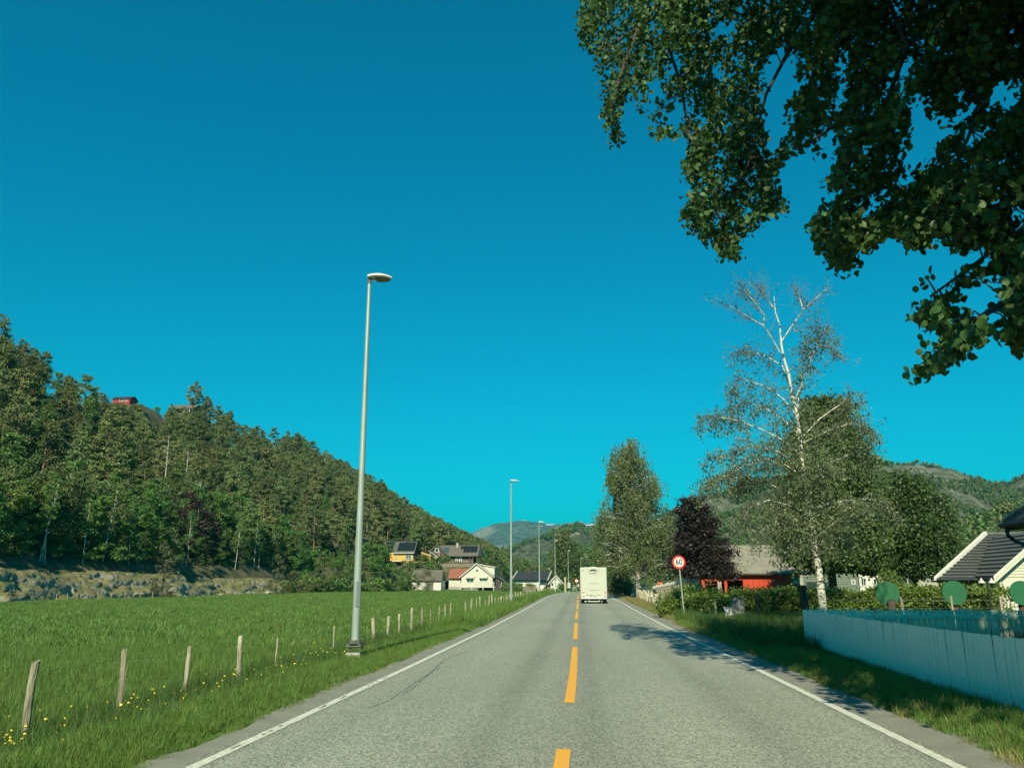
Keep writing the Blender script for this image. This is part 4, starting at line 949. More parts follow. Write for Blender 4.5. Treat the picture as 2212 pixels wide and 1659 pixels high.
# ---- great linden reaching over the road from the right
lb = Vector((10.6, 3.0, -.2))
lt = thing('linden_tree', 'great linden whose heart-shaped leaves hang over the road at the top of the view', 'tree', lb)
OUT = [(1262, -60), (1252, 40), (1253, 95), (1278, 112), (1292, 150), (1302, 190), (1290, 230), (1306, 258), (1318, 292), (1324, 314), (1340, 310), (1342, 280), (1332, 256), (1346, 224), (1368, 195), (1378, 236), (1394, 240), (1397, 200), (1384, 172), (1432, 168), (1444, 190), (1436, 215), (1418, 240), (1392, 282), (1418, 302), (1440, 290), (1456, 306), (1472, 272), (1492, 300), (1496, 330), (1462, 335), (1482, 352), (1478, 384), (1500, 402), (1490, 432), (1466, 449), (1474, 478), (1478, 498), (1498, 500), (1520, 500), (1532, 520), (1552, 548), (1568, 566), (1590, 560), (1585, 520), (1614, 498), (1650, 474), (1664, 460), (1700, 466), (1698, 436), (1676, 402), (1672, 376), (1684, 352), (1716, 338), (1744, 312), (1762, 318), (1770, 350), (1755, 384), (1774, 392), (1800, 400), (1828, 420), (1790, 432), (1762, 438), (1778, 460), (1753, 484), (1758, 507), (1780, 530), (1802, 570), (1822, 592), (1846, 590), (1836, 552), (1876, 536), (1900, 518), (1912, 490), (1948, 514), (1980, 530), (2006, 532), (2012, 502), (2042, 514), (2080, 532), (2104, 532), (2138, 508), (2154, 536), (2132, 552), (2112, 572), (2056, 570), (2012, 586), (1980, 622), (1971, 656), (1976, 692), (1992, 686), (2012, 710), (2022, 688), (2070, 686), (2074, 668), (2100, 674), (2050, 700), (2008, 735), (2004, 762), (1984, 800), (1980, 826), (2002, 812), (2026, 794), (2078, 766), (2100, 734), (2130, 714), (2184, 718), (2178, 750), (2208, 748), (2260, 740), (2330, 700), (2480, 720), (2600, 640), (2720, 660), (2720, -60)]
HOLES = [[(1560, 60), (1585, 55), (1580, 85)], [(1450, 120), (1475, 128), (1458, 150)], [(2150, 190), (2200, 180), (2195, 215), (2160, 220)], [(1985, 80), (2000, 78), (1996, 100)], [(1800, 210), (1822, 215), (1808, 240)], [(1868, 300), (1884, 310), (1870, 330)], [(1560, 330), (1576, 335), (1566, 352)], [(2080, 640), (2180, 665), (2130, 690), (2080, 672)], [(1953, 214), (1972, 240), (1975, 298), (1989, 326), (2010, 352), (2025, 324), (2041, 288), (2067, 269), (2086, 238), (2063, 228), (2051, 257), (2027, 262), (2015, 240), (2013, 216), (1994, 200), (1972, 214)],
         [(1916, 186), (1946, 145), (1965, 152), (1955, 174), (1936, 181), (1927, 196)], [(1655, 205), (1650, 170), (1668, 130), (1694, 112), (1735, 138), (1712, 160), (1730, 182), (1712, 212), (1698, 242), (1716, 264), (1690, 300), (1676, 322), (1655, 300), (1662, 250)],
         [(1776, 300), (1800, 292), (1808, 330), (1795, 370), (1778, 350)], [(1470, 225), (1452, 245), (1462, 262), (1482, 240)], [(1812, 130), (1828, 132), (1824, 152), (1808, 148)], [(2090, 290), (2120, 282), (2122, 300), (2096, 306)], [(2190, 470), (2212, 440), (2230, 470), (2206, 492)],
         [(2040, 565), (2110, 575), (2060, 610), (2040, 640), (2010, 650), (2000, 630)], [(2120, 600), (2170, 610), (2150, 640), (2100, 650)], [(2140, 420), (2168, 405), (2160, 440)], [(1898, 420), (1912, 425), (1905, 448)], [(2188, 45), (2200, 42), (2196, 66), (2184, 66)]]
def pip(P, poly):
    x, y = P[:, 0], P[:, 1]; c = np.zeros(len(P), bool); j = len(poly) - 1
    for i in range(len(poly)):
        xi, yi = poly[i]; xj, yj = poly[j]
        if yi != yj: c ^= ((yi > y) != (yj > y)) & (x < (xj - xi) * (y - yi) / (yj - yi) + xi)
        j = i
    return c
NS = 5850                              # hanging sprays: each a string of leaf clusters along one twig
S0 = np.column_stack([R.uniform(1245, 2720, NS), R.uniform(-60, 820, NS)])
def okmask(P):
    k = pip(P, OUT)
    for h in HOLES2: k &= ~pip(P, h)
    return k
HOLES2 = []
for h in HOLES:
    h = np.array(h, float); hc = h.mean(0); HOLES2.append([tuple(v) for v in hc + (h - hc) * (1 + 24 / max(20, np.abs(h - hc).max()))])
C2, SID, STP = [], [], []
cur = S0.copy(); alive = okmask(cur); nzv = np.array([mnoise.noise(Vector((p[0] * .013, p[1] * .016, 3))) for p in S0]); alive &= nzv > -.30
thin = (S0[:, 1] > 560) & (S0[:, 0] < 2212); alive &= ~(thin & (R.random(NS) < .12))
dirx = R.normal(-.35, .55, NS); diry = np.abs(R.normal(.8, .3, NS)) + .1
for k in range(6):
    C2.append(cur[alive]); SID.append(np.nonzero(alive)[0]); STP.append(np.full(alive.sum(), k))
    st = np.interp(cur[:, 0], [1250, 2212], [11, 17])
    cur = cur + np.column_stack([dirx, diry]) * st[:, None] + R.normal(0, 2.0, cur.shape); diry = diry + .06
    alive = alive & okmask(cur) & (R.random(NS) < .93)
C2 = np.concatenate(C2); SID = np.concatenate(SID); STP = np.concatenate(STP)
sdep = R.normal(0, .5, NS) + np.abs(R.normal(0, .5, NS))
def linden_depth(px, py): return np.interp(px, [1250, 1450, 1700, 1950, 2212, 2330], [13.2, 12.2, 10.6, 9.2, 8.2, 7.8]) - np.interp(py, [0, 400, 830], [0, .6, 1.6]) + .7 * np.sin(px * .02) * np.cos(py * .017)
Yd = linden_depth(S0[SID, 0], S0[SID, 1]) + sdep[SID] + R.normal(0, .03, len(C2))
CC = np.array([tuple(D(a, b, y) - lb) for (a, b), y in zip(C2, Yd)])
per = 5; ci = np.repeat(np.arange(len(CC)), per)
LPt = CC[ci] + R.normal(size=(len(ci), 3)) * np.array([.05, .07, .045])
V, Q = leaf_ovate(LPt, .084); nleaf = len(LPt)
# the 300 leaves that show largest, one by one
dist = np.linalg.norm(LPt + np.array(lb) - np.array([0, 0, EYE]), axis=1)
rel = LPt + np.array(lb); pxx = rel[:, 0] / rel[:, 1]
inview = (pxx < .54); order = np.argsort(np.where(inview, dist, 99)); near = set(order[:290].tolist())
mask = np.ones(nleaf, bool); mask[list(near)] = False; q1, q2 = Q[:nleaf][mask], Q[nleaf:][mask]
obj('foliage', npmesh('foliage', V, np.concatenate([q1, q2])), 'leaf_linden', lt, kind='stuff')
one = npmesh('leaf', np.array([(0, -.5, 0), (.36, -.30, .1), (.40, .14, .12), (0, .55, 0), (-.40, .14, .12), (-.36, -.30, .1)]), np.array([[0, 1, 2, 3], [0, 3, 4, 5]])); one.materials.append(M['leaf_linden'])
for i in near:
    o = bpy.data.objects.new('leaf', one); COL.objects.link(o); o.parent = lt; o.location = LPt[i]; s = .088 * rnd.uniform(.8, 1.25); o.scale = (s, s, s); o.rotation_euler = (rnd.gauss(-1.9, .6), rnd.gauss(0, .6), rnd.uniform(0, 6.28))
# the part of its crown above and behind the camera, with the shade it throws
P = []
for _ in range(21000):
    x = rnd.uniform(3.9, 17); y = rnd.uniform(-11, 12); z = rnd.uniform(4.2, 15)
    if ((x - 10.2) / 6.9) ** 2 + ((y - .5) / 11) ** 2 + ((z - 9.5) / 5.8) ** 2 > 1: continue
    q = Vector((x, y, z)); dd = (q - Vector((0, 0, EYE)))
    # keep out of the picture itself: its own leaves hang there
    if y > 0 and abs(x / y) < .60 and (z - EYE) / y < .80: continue
    if mnoise.noise(Vector((x * .8, (z + .74 * y) * .8, 4))) > .17: continue      # gaps that let sun shafts through
    P.append(q - lb)
for _ in range(2600):   # unseen leaves added at the front top to shade the visible canopy
    x = rnd.uniform(1.9, 9); y = rnd.uniform(2, 12.5); z = rnd.uniform(9.8, 14.5)
    if (z - EYE) / y < .92 or x < 2.2 + .25 * (z - 9.8): continue
    P.append(Vector((x, y, z)) - lb)
P = np.array([tuple(p) for p in P]); ci = np.repeat(np.arange(len(P)), 5); PP = P[ci] + R.normal(size=(len(ci), 3)) * .2
V, Q = leaf_quads(PP, .25, droop=.4); obj('foliage', npmesh('foliage', V, Q), 'leaf_linden', lt, kind='stuff')
# unseen leaves added above the frame, sunward of the visible sprays, to shade them
LD = Vector((math.sin(SUN_AZ) * math.cos(SUN_EL), math.cos(SUN_AZ) * math.cos(SUN_EL), -math.sin(SUN_EL)))
P = []
for (px, py), c in zip(C2[::2], CC[::2]):
    if px < 1500 or rnd.random() > .62 * min(1, (px - 1430) / 350): continue
    p = Vector(c) + lb; dl = 0
    while p.y > .5 and (p.z - EYE) / p.y < .86: p = p - LD * .25
    p = p - LD * rnd.uniform(.2, 3.0)
    if p.x > 1.8: P.append(tuple(p - lb))
P = np.array(P); ci = np.repeat(np.arange(len(P)), 4); PP = P[ci] + R.normal(size=(len(ci), 3)) * .15
V, Q = leaf_quads(PP, .19, droop=.4); obj('foliage', npmesh('foliage', V, Q), 'leaf_linden', lt, kind='stuff')
mb = trunk_mb([(0, 0, -.2), (-.1, .1, 2.2), (-.4, .5, 4.4), (-.6, 1.2, 7.5), (-.8, 1.5, 12)], .48, .10, 12)
def lw(px, py, dy=0.): return D(px, py, float(linden_depth(px, py)) + dy) - lb
arms = [[(-.4, .5, 4.2), lw(2330, 60), lw(2100, -60), lw(1900, -40), lw(1790, -20)], [(-.6, 1.2, 6.5), lw(2300, -60, -1), lw(2000, -80), lw(1700, -60), lw(1500, -20), lw(1380, 60), lw(1300, 110)],
        [lw(1760, 30), lw(1705, 110), lw(1688, 140), lw(1655, 204), lw(1640, 260), lw(1600, 420)], [lw(1900, -40), lw(1960, 100), lw(1900, 260), lw(1835, 330), lw(1825, 400), lw(1830, 520)], [lw(2100, -60), lw(2150, 150), lw(2090, 300), lw(2030, 430)],
        [(-.4, .5, 4.4), lw(2330, 420), lw(2200, 500), lw(2080, 590), lw(2010, 640)], [lw(2330, 560), lw(2190, 640), lw(2110, 690), lw(2040, 740), lw(1995, 800)], [lw(1500, -20), lw(1440, 90), lw(1470, 180), lw(1490, 300), lw(1540, 420), lw(1575, 540)],
        [lw(1380, 60), lw(1345, 150), lw(1322, 230), lw(1330, 300)], [lw(1960, 100), lw(1880, 200), lw(1780, 290), lw(1720, 320)]]
for i, a in enumerate(arms):
    k = len(a); r_ = .10 if i < 2 else .032; mb.tube(a, [r_ * (1 - .86 * j / (k - 1)) + .006 for j in range(k)], 7, False)
dense = []
for a in arms:
    for u, v in zip(a, a[1:]): dense += [Vector(u).lerp(Vector(v), k / 8) for k in range(8)]
DN = np.array([tuple(v) for v in dense])
for i0 in np.nonzero(STP == 0)[0]:
    w_ = np.nonzero(SID == SID[i0])[0]
    if len(w_) > 1: mb.tube([tuple(CC[w]) for w in w_], .003, 3, False)
for c in CC[STP == 0][::2]:
    q = Vector(c); dd_ = np.linalg.norm(DN - np.array(c), axis=1); best = dense[int(dd_.argmin())] + Vector((rnd.gauss(0, .05),) * 3)
    if dd_.min() < .42: mb.tube([best, Vector(best).lerp(q, .55) + Vector((0, 0, .08)), q], [.012, .008, .004], 3, False)
obj('trunk', mb, 'bark', lt, smooth=True)

# ------------------------------------------------------------------ hedge
def box_leaves(segs, n, size):
    P = []
    tot = sum((Vector(b) - Vector(a)).length for a, b, w, h in segs)
    for a, b, w, h in segs:
        a, b = Vector(a), Vector(b); k = int(n * (b - a).length / tot); d = (b - a).normalized(); nrm = Vector((d.y, -d.x, 0))
        for _ in range(k):
            u = rnd.random(); s = rnd.random(); p = a.lerp(b, u)
            bump = .16 * mnoise.noise(Vector((p.x * .9, p.y * .9, 1))) + .08 * mnoise.noise(Vector((p.x * 3, p.y * 3, 5)))
            if s < .52: o = nrm * (w * .5 + rnd.gauss(bump, .09)); z = rnd.random() * h
            elif s < .85: o = nrm * rnd.uniform(-.5, .5) * w; z = h + rnd.gauss(bump, .07) + (abs(rnd.gauss(0, .12)) if rnd.random() < .2 else 0)
            elif s < .92: o = -nrm * w * .5; z = rnd.random() * h
            else: o = nrm * rnd.uniform(-.45, .45) * w; z = rnd.random() * h
            o = o + nrm * .22 * mnoise.noise(Vector((p.x * 1.6, p.y * 1.6, z * 1.8 + 7))) * (1 if s < .52 else 0)
            P.append(tuple(p + o + Vector((0, 0, z))))
    V, Q = leaf_quads(np.array(P), size, long=1.3); return npmesh('hedge_leaves', V, Q)
YH = 39.5
x0, x1 = at(1447, YH), at(2168, 33); g0 = gz(6, YH)
t = thing('hedge', 'long leafy green hedge behind the sign and the white picket fence', 'hedge', (0, 0, g0))
segs = [((x0 + .4, YH - 1.6, 0), (x0 + 3, YH - .6, 0), 1.5, .9), ((x0 + 2.6, YH - .4, 0), (13, YH - 1.5, 0), 1.5, 1.20), ((13, YH - 1.5, 0), (x1, 33, 0), 1.5, 1.28)]
obj('leaves', box_leaves(segs, 52000, .095), 'leaf_hedge', t)
mb = MB()
for a, b_, w, h in segs:
    for _ in range(26):
        u = rnd.random(); p = Vector(a).lerp(Vector(b_), u); mb.tube([p + Vector((0, 0, -.2)), p + Vector((rnd.gauss(0, .15), rnd.gauss(0, .15), h * .9))], [.02, .006], 4, False)
obj('stems', mb, 'bark', t)
t = thing('hedge_bush', 'bushy green end of the hedge around the foot of the 60 sign', 'bush', (at(1462, 38.5), 38.5, gz(4.4, 38)))
crown([(0, 0, .6, 1.0, .6, .62), (.8, .4, .85, .9, .6, .6), (-.35, -.2, .35, .6, .5, .4), (1.6, .7, .8, .8, .6, .6)], 9000, .10, 'leaf_hedge', t, name='leaves', shell=.5, clump=.2, per=10)
# small garden shrubs by the farm
for px, Y, s, lf, lb_ in [(1925, 60, .9, 'leaf_hedge', 'light green shrub with arching twigs behind the hedge, before the white farm wall'), (1335, 92, 1.0, 'leaf_wbirch', 'round pale green bush between the motorhome and the wooden paling'), (1322, 120, 1.6, 'leaf_bright', 'taller mid green tree directly right of the motorhome roof')]:
    p_, _ = in_blobs([(0, 0, 1.2 * s, 1.3 * s, 1 * s, 1.2 * s), (.8 * s, 0, .9 * s, .9 * s, .9 * s, .8 * s), (-.7 * s, 0, .8 * s, .9 * s, .9 * s, .8 * s), (0, 0, 2.3 * s, .8 * s, .8 * s, .8 * s)], 5000, shell=.4, per=10); V, Q = leaf_quads(p_, .13 if Y < 80 else .2)
    t = thing('garden_shrub', lb_, 'shrub', (at(px, Y), Y, gz(at(px, Y), Y))); obj('crown', npmesh('crown', V, Q), lf, t); obj('stem', MB().tube([(0, 0, -.2), (0, 0, 1.6 * s)], [.06, .02], 5), 'bark', t)
# big tree behind the far lamps
Y = 206.; b = (at(1226, Y), Y, gz(at(1226, Y), Y))
B = [bl(1226, 1195, 34, 34, Y, b), bl(1212, 1222, 26, 30, Y, b), bl(1246, 1218, 26, 32, Y, b), bl(1230, 1240, 36, 20, Y, b), bl(1222, 1176, 20, 18, Y, b)]
tree('bushy_tree', 'big dark bushy tree behind the two farthest lamps at the road bend', 'tree', b, 12, .35, B, 14000, .34, 'leaf_dark', limbs=8, shell=.55, clump=.2, per=12)
# trees where the road disappears
for j, (px, Y, s, kd, sz) in enumerate([(1222, 205, 1.55, broads[0], 1.15), (1200, 215, 1.2, broads[1], 1.05), (1248, 215, 1.3, broads[2], 1.0), (1275, 230, 1.2, spruces[0], 1.0), (1300, 225, 1.3, broads[1], 1.1), (1330, 210, 1.25, brights[0], 1.1), (1352, 170, 1.1, broads[0], 1.1), (1395, 150, .95, broads[2], 1.1), (1430, 130, .85, broads[0], 1.2), (1180, 235, .9, brights[1], 1.), (1310, 160, .8, brights[0], 1.), (1365, 130, .8, brights[1], 1.), (1160, 245, .9, broads[1], 1.), (1135, 250, 1.0, spruces[1], 1.), (1112, 250, .8, broads[1], 1.), (1262, 190, .5, broads[2], 1.), (1240, 196, .45, brights[0], 1.)]):
    plant(kd, at(px, Y), Y, s, 'green_tree', 'green tree in the group where the road bends out of sight behind the motorhome', 'tree', 'trees at the bend of the road', sz=sz, zoff=-.4)
# low scrub under the mountain on the right
for j in range(26):
    px = 1460 + j * 31 + rnd.uniform(-10, 10); Y = rnd.uniform(118, 175)
    if 2160 < px < 2300: continue
    plant((broads + brights)[j % 5], at(px, Y), Y, rnd.uniform(.65, 1.05), 'field_tree', 'small green tree in the belt behind the red barn and the farm buildings', 'tree', 'trees behind the farm', zoff=-.4)
# ------------------------------------------------------------------ buildings
def loc_at(px, py, Y): v = D(px, py, Y); return v
def gable_block(t, x0, x1, y0, y1, z0, ze, zr, axis, wall, roof, over=.35, thick=.16, name='wall', rname='roof', side=.3):
    """walls with gables and a two-slope roof; the ridge runs along axis"""
    if axis == 'x':
        m = (y0 + y1) / 2; w = MB().prism([(y0, z0), (y1, z0), (y1, ze), (m, zr), (y0, ze)], x1 - x0, 'x', x0)
        r = MB(); sl = (zr - ze) / (m - y0)
        for s in (-1, 1):
            e = y0 - over if s < 0 else y1 + over; zz = ze - over * sl
            r.prism([(e, zz), (m, zr), (m, zr + thick), (e, zz + thick)], x1 - x0 + 2 * side, 'x', x0 - side)
    else:
        m = (x0 + x1) / 2; w = MB().prism([(x0, z0), (x1, z0), (x1, ze), (m, zr), (x0, ze)], y1 - y0, 'y', y0)
        r = MB(); sl = (zr - ze) / (m - x0)
        for s in (-1, 1):
            e = x0 - over if s < 0 else x1 + over; zz = ze - over * sl
            r.prism([(e, zz), (m, zr), (m, zr + thick), (e, zz + thick)], y1 - y0 + 2 * side, 'y', y0 - side)
    wo = obj(name, w, wall, t); ro = obj(rname, r, roof, t); return wo, ro
def barge(t, pts, y, m='white', w=.22, d=.05, axis='y'):
    mb = MB()
    for a, b in zip(pts, pts[1:]): mb.prism([(a[0], a[1] - w), (b[0], b[1] - w), (b[0], b[1]), (a[0], a[1])], d, axis, y)
    return obj('bargeboard', mb, m, t)
def window(t, x, z, w, h, at_=0., face='f', nx=1, ny=1, frame='white', glass='glass', fw=.09, name='window'):
    """framed window or glazed door on a wall; x along the wall, at_ = position of the wall plane"""
    def put(mb_): 
        if face == 'f': mb_.v = [(v[0], at_ - v[1], v[2]) for v in mb_.v]; mb_.f = [f[::-1] for f in mb_.f]
        else: mb_.v = [(at_ + v[1], v[0], v[2]) for v in mb_.v]; mb_.f = [f[::-1] for f in mb_.f]
        return mb_
    m_ = MB(); m_.box((x, 0, z), (x + w, .07, z + fw)); m_.box((x, 0, z + h - fw), (x + w, .07, z + h)); m_.box((x, 0, z + fw), (x + fw, .07, z + h - fw)); m_.box((x + w - fw, 0, z + fw), (x + w, .07, z + h - fw))
    b = fw * .55
    for i in range(1, nx): c = x + w * i / nx; m_.box((c - b / 2, .005, z + fw), (c + b / 2, .06, z + h - fw))
    for j in range(1, ny): c = z + h * j / ny; m_.box((x + fw, .008, c - b / 2), (x + w - fw, .055, c + b / 2))
    f = obj(name, put(m_), frame, t)
    obj('pane', put(MB().box((x + fw, 0, z + fw), (x + w - fw, .022, z + h - fw))), glass, f); return f

# ---- white house with red-tiled wing
Y = 206.; s = sx(Y); b = D(966.5, 1277, Y); b.z = min(b.z, float(ground_z(np.array(b.x), np.array(Y))) + .1)
t = thing('white_house', 'cream white gabled house with a red tiled wing and a veranda above the meadow', 'house', b)
def hx(px): return (px - 966.5) * s * 1.003
def hz(py): return D(966.5, py, Y).z - b.z
gx0, gx1 = hx(996), hx(1062); gm = hx(1028.5)
gable_block(t, gx0, gx1, 0, 9, 0, hz(1244), hz(1217.5), 'y', 'cream', 'roof_brown', over=.5, side=.45)
obj('wall', MB().box((hx(967.5), 1.2, hz(1267)), (gx0 - .003, 7.5, hz(1248))), 'cream', t)
obj('foundation', MB().box((hx(967.2), 1.15, -.5), (gx0 - .01, 7.4, hz(1267) - .002)), 'grey_wall', t)
obj('wing_roof', MB().prism([(.6, hz(1248)), (4.4, hz(1227)), (8.2, hz(1248)), (8.2, hz(1248) - .15), (.6, hz(1248) - .15)], gm - hx(966) - 1.2, 'x', hx(966)), 'roof_red', t, label='red tiled roof of the wing')
sl = (hz(1217.5) - hz(1244)) / (gm - gx0)
barge(t, [(gx0 - .5, hz(1244) - .5 * sl + .17), (gm, hz(1217.5) + .17), (gx1 + .5, hz(1244) - .5 * sl + .17)], -.5, w=.26)
# long dormer on the far slope
mb = MB().prism([(hx(1036), hz(1222)), (hx(1064), hz(1226)), (hx(1064), hz(1242)), (hx(1050), hz(1240))], 5.5, 'y', 2.2); obj('dormer', mb, 'cream', t)
obj('dormer_roof', MB().prism([(hx(1032), hz(1217.6)), (hx(1066), hz(1224)), (hx(1066), hz(1225.4)), (hx(1032), hz(1219.4))], 6.2, 'y', 1.9), 'white', t)
window(t, hx(1025), hz(1235.5), hx(1033) - hx(1025), hz(1228.3) - hz(1235.5), fw=.2)
window(t, hx(1006.5), hz(1258.6), 16 * s, hz(1247) - hz(1258.6), nx=2, fw=.14)
window(t, hx(1034), hz(1256), 17.5 * s, hz(1247) - hz(1256), nx=3, fw=.14)
for wx in (975, 984): window(t, hx(wx), hz(1253.5), 6 * s, hz(1248.6) - hz(1253.5), at_=1.2, fw=.12, frame='roof_red')
for wx in (1005, 1033.5):        # striped awnings: each stripe a strip of cloth
    a = obj('awning', MB().box((hx(wx), -.10, hz(1244.4) - .05), (hx(wx + 19), -.02, hz(1244.4) + .05)), 'awning', t)
    mb, mc = MB(), MB()
    for k in range(12):
        q = (mb, mc)[k % 2]; xa = hx(wx) + k * 19 * s / 12; xb = xa + 19 * s / 12; q.prism([(-.08, hz(1244.4)), (-.5, hz(1248.6)), (-.48, hz(1248.6) - .05), (-.06, hz(1244.4) - .05)], xb - xa - .004, 'x', xa)
    obj('stripe', mb, 'awning', a); obj('stripe', mc, 'roof_brown', a)
# veranda
dz = hz(1267.2)
obj('veranda_floor', MB().box((hx(995.5), -2.4, dz - .18), (hx(1069), -.004, dz)), 'cream', t)
rail = obj('veranda_rail', MB().box((hx(995.5), -2.42, hz(1257.8)), (hx(1069), -2.34, hz(1257.8) + .09)), 'cream', t)
for i in range(58):
    xa = hx(995.7) + i * (hx(1068.6) - hx(995.7)) / 58
    if 23 < i < 52 and i % 2: w_ = .17
    else: w_ = .07
    obj('baluster', MB().box((xa, -2.40, dz), (xa + w_, -2.36, hz(1257.8) - .003)), 'cream', rail)
for px in (997, 1020, 1043.7, 1066): obj('veranda_post', MB().box((hx(px), -2.4, -.5), (hx(px) + .16, -2.24, dz - .183)), 'cream', t)
lat = obj('lattice', MB().box((hx(998.5), -2.36, hz(1276)), (hx(1030), -2.33, hz(1276) + .06)), 'cream', t)
mb = MB()
for i in range(15):
    xa = hx(998.5) + i * .26; mb.prism([(xa, hz(1276)), (xa + .05, hz(1276)), (xa + .05 + .95, dz - .2), (xa + .95, dz - .2)], .02, 'y', -2.33); mb.prism([(xa, dz - .2), (xa + .05, dz - .2), (xa + .05 + .95, hz(1276)), (xa + .95, hz(1276))], .02, 'y', -2.36)
obj('slats', mb, 'cream', lat, kind='stuff')
obj('cellar_wall', MB().box((gx0 + .01, -.03, -.6), (gx1 - .01, -.004, dz - .19)), 'dark_wall', t)
# lean-to
obj('lean_to', MB().prism([(gx1 + .003, -.4), (hx(1082), -.4), (hx(1082), hz(1255)), (hx(1074), hz(1247)), (gx1 + .003, hz(1243))], 5, 'y', 2.2), 'dark_wall', t)
obj('lean_to_roof', MB().prism([(gx1 - .2, hz(1241.5)), (hx(1073), hz(1246)), (hx(1086), hz(1256)), (hx(1086), hz(1257)), (hx(1073), hz(1247.4)), (gx1 - .2, hz(1243))], 6, 'y', 1.6), 'roof_grey', t)
obj('stair_rail', MB().prism([(hx(1077), hz(1266)), (hx(1083), hz(1264)), (hx(1083), hz(1265.5)), (hx(1077), hz(1268))], .08, 'y', 1.4).box((hx(1079), 1.4, hz(1264)), (hx(1080), 1.48, hz(1258))), 'cream', t)

# ---- grey-roofed outbuilding
Y = 197.; s = sx(Y); b = D(889, 1268, Y); b.z = float(ground_z(np.array(b.x), np.array(Y))) - .1
def hx(px): return (px - 889) * s
def hz(py): return D(889, py, Y).z - b.z
t = thing('outbuilding', 'low white shed with a broad grey roof half hidden by the willow bush', 'shed', b)
obj('wall', MB().box((0, 0, -.3), (hx(952), 6, hz(1253))), 'white', t)
obj('door', MB().box((hx(920), -.03, -.2), (hx(936), -.002, hz(1255))), 'green_wall', t)
obj('roof', MB().prism([(-.5, hz(1253.5)), (3, hz(1230)), (6.4, hz(1253.5)), (6.4, hz(1253.5) - .12), (-.5, hz(1253.5) - .12)], hx(949) + .6, 'x', -.3), 'roof_brown', t)
obj('roof_hip', MB().add([(hx(949) + .3, -.5, hz(1253.5)), (hx(955), -.5, hz(1254)), (hx(949) + .3, 3, hz(1230)), (hx(955), 6.4, hz(1253.5)), (hx(949) + .3, 6.4, hz(1253.5))], [(0, 1, 2), (2, 1, 3), (2, 3, 4), (0, 2, 4), (0, 4, 3, 1)]), 'roof_brown', t)

# ---- yellow house on the slope
Y = 232.; s = sx(Y); b = D(849.4, 1230, Y)
def hx(px): return (px - 849.4) * s
def hz(py): return D(849.4, py, Y).z - b.z
t = thing('yellow_house', 'bright yellow two-storey house with dark solar panels, on the slope beyond the meadow', 'house', b)
x1 = hx(891.5); dep = 7.; ze = hz(1192)
gable_block(t, 0, x1, 0, dep, -1.5, ze, hz(1170.5), 'x', 'yellow_wall', 'roof_grey', over=.6, side=.5)
obj('gable_cladding', MB().prism([(0.1, ze + .1), (dep / 2, hz(1171.8)), (dep - .1, ze + .1)], .05, 'x', x1 + .002), 'brown_wall', t)
obj('side_cladding', MB().box((x1 + .002, .2, hz(1206)), (x1 + .06, dep - .2, ze + .08)), 'brown_wall', t)
obj('gutter', MB().box((-.5, -.72, ze - .42), (x1 + .5, -.62, ze - .22)), 'white', t)
sl = (hz(1170.5) - ze) / (dep / 2)
def on_roof(name, xa, xb, ya, yb, m, p, z_at, y_at, sl, dz=.2):
    return obj(name, MB().add([(xa, ya, z_at + (ya - y_at) * sl + dz), (xb, ya, z_at + (ya - y_at) * sl + dz), (xb, yb, z_at + (yb - y_at) * sl + dz), (xa, yb, z_at + (yb - y_at) * sl + dz), (xa, ya, z_at + (ya - y_at) * sl + dz + .06), (xb, ya, z_at + (ya - y_at) * sl + dz + .06), (xb, yb, z_at + (yb - y_at) * sl + dz + .06), (xa, yb, z_at + (yb - y_at) * sl + dz + .06)],
                [(0, 3, 2, 1), (4, 5, 6, 7), (0, 1, 5, 4), (1, 2, 6, 5), (2, 3, 7, 6), (3, 0, 4, 7)]), m, p)
for i in range(5):
    for j in range(2): on_roof('solar_panel', .9 + i * 1.02, .9 + i * 1.02 + .98, .1 + j * 1.55, .1 + j * 1.55 + 1.5, 'solar', t, ze, 0, sl)
window(t, hx(874), hz(1209.4), hx(889.3) - hx(874), hz(1195.6) - hz(1209.4), nx=4, ny=3, fw=.16)
window(t, hx(874), hz(1227), hx(889.3) - hx(874), hz(1215.5) - hz(1227), nx=4, ny=3, fw=.16)
window(t, hx(852.5), hz(1211), hx(857.6) - hx(852.5), hz(1197) - hz(1211), nx=2, ny=4, fw=.14, name='balcony_door')
for ya in (.6, 2.0): window(t, ya, hz(1210), 1.1, hz(1200) - hz(1210), at_=x1 + .06, face='r', nx=2, ny=3, fw=.12)
for ya in (4.6, 5.7): window(t, ya, hz(1207.5), .9, hz(1198.5) - hz(1207.5), at_=x1 + .06, face='r', nx=2, ny=2, fw=.12)
window(t, .7, hz(1226), 2.2, hz(1215) - hz(1226), at_=x1, face='r', nx=3, ny=3, fw=.12)
obj('balcony', MB().box((-.3, -1.6, hz(1213)), (hx(870), -.004, hz(1211.5))), 'cream', t)
mb = MB().box((-.3, -1.62, hz(1206)), (hx(870), -1.54, hz(1206) + .08))
for i in range(22): mb.box((-.3 + i * .145, -1.6, hz(1211.5)), (-.3 + i * .145 + .03, -1.56, hz(1206)))
obj('balcony_rail', mb, 'yellow_wall', t); obj('porch_shadow_wall', MB().box((hx(854), -.05, -.8), (hx(869), -.003, hz(1214))), 'dark_wall', t, label='dark panel standing for the shaded ground-floor opening under the balcony')  # shade under the balcony put in as a dark panel on the wall
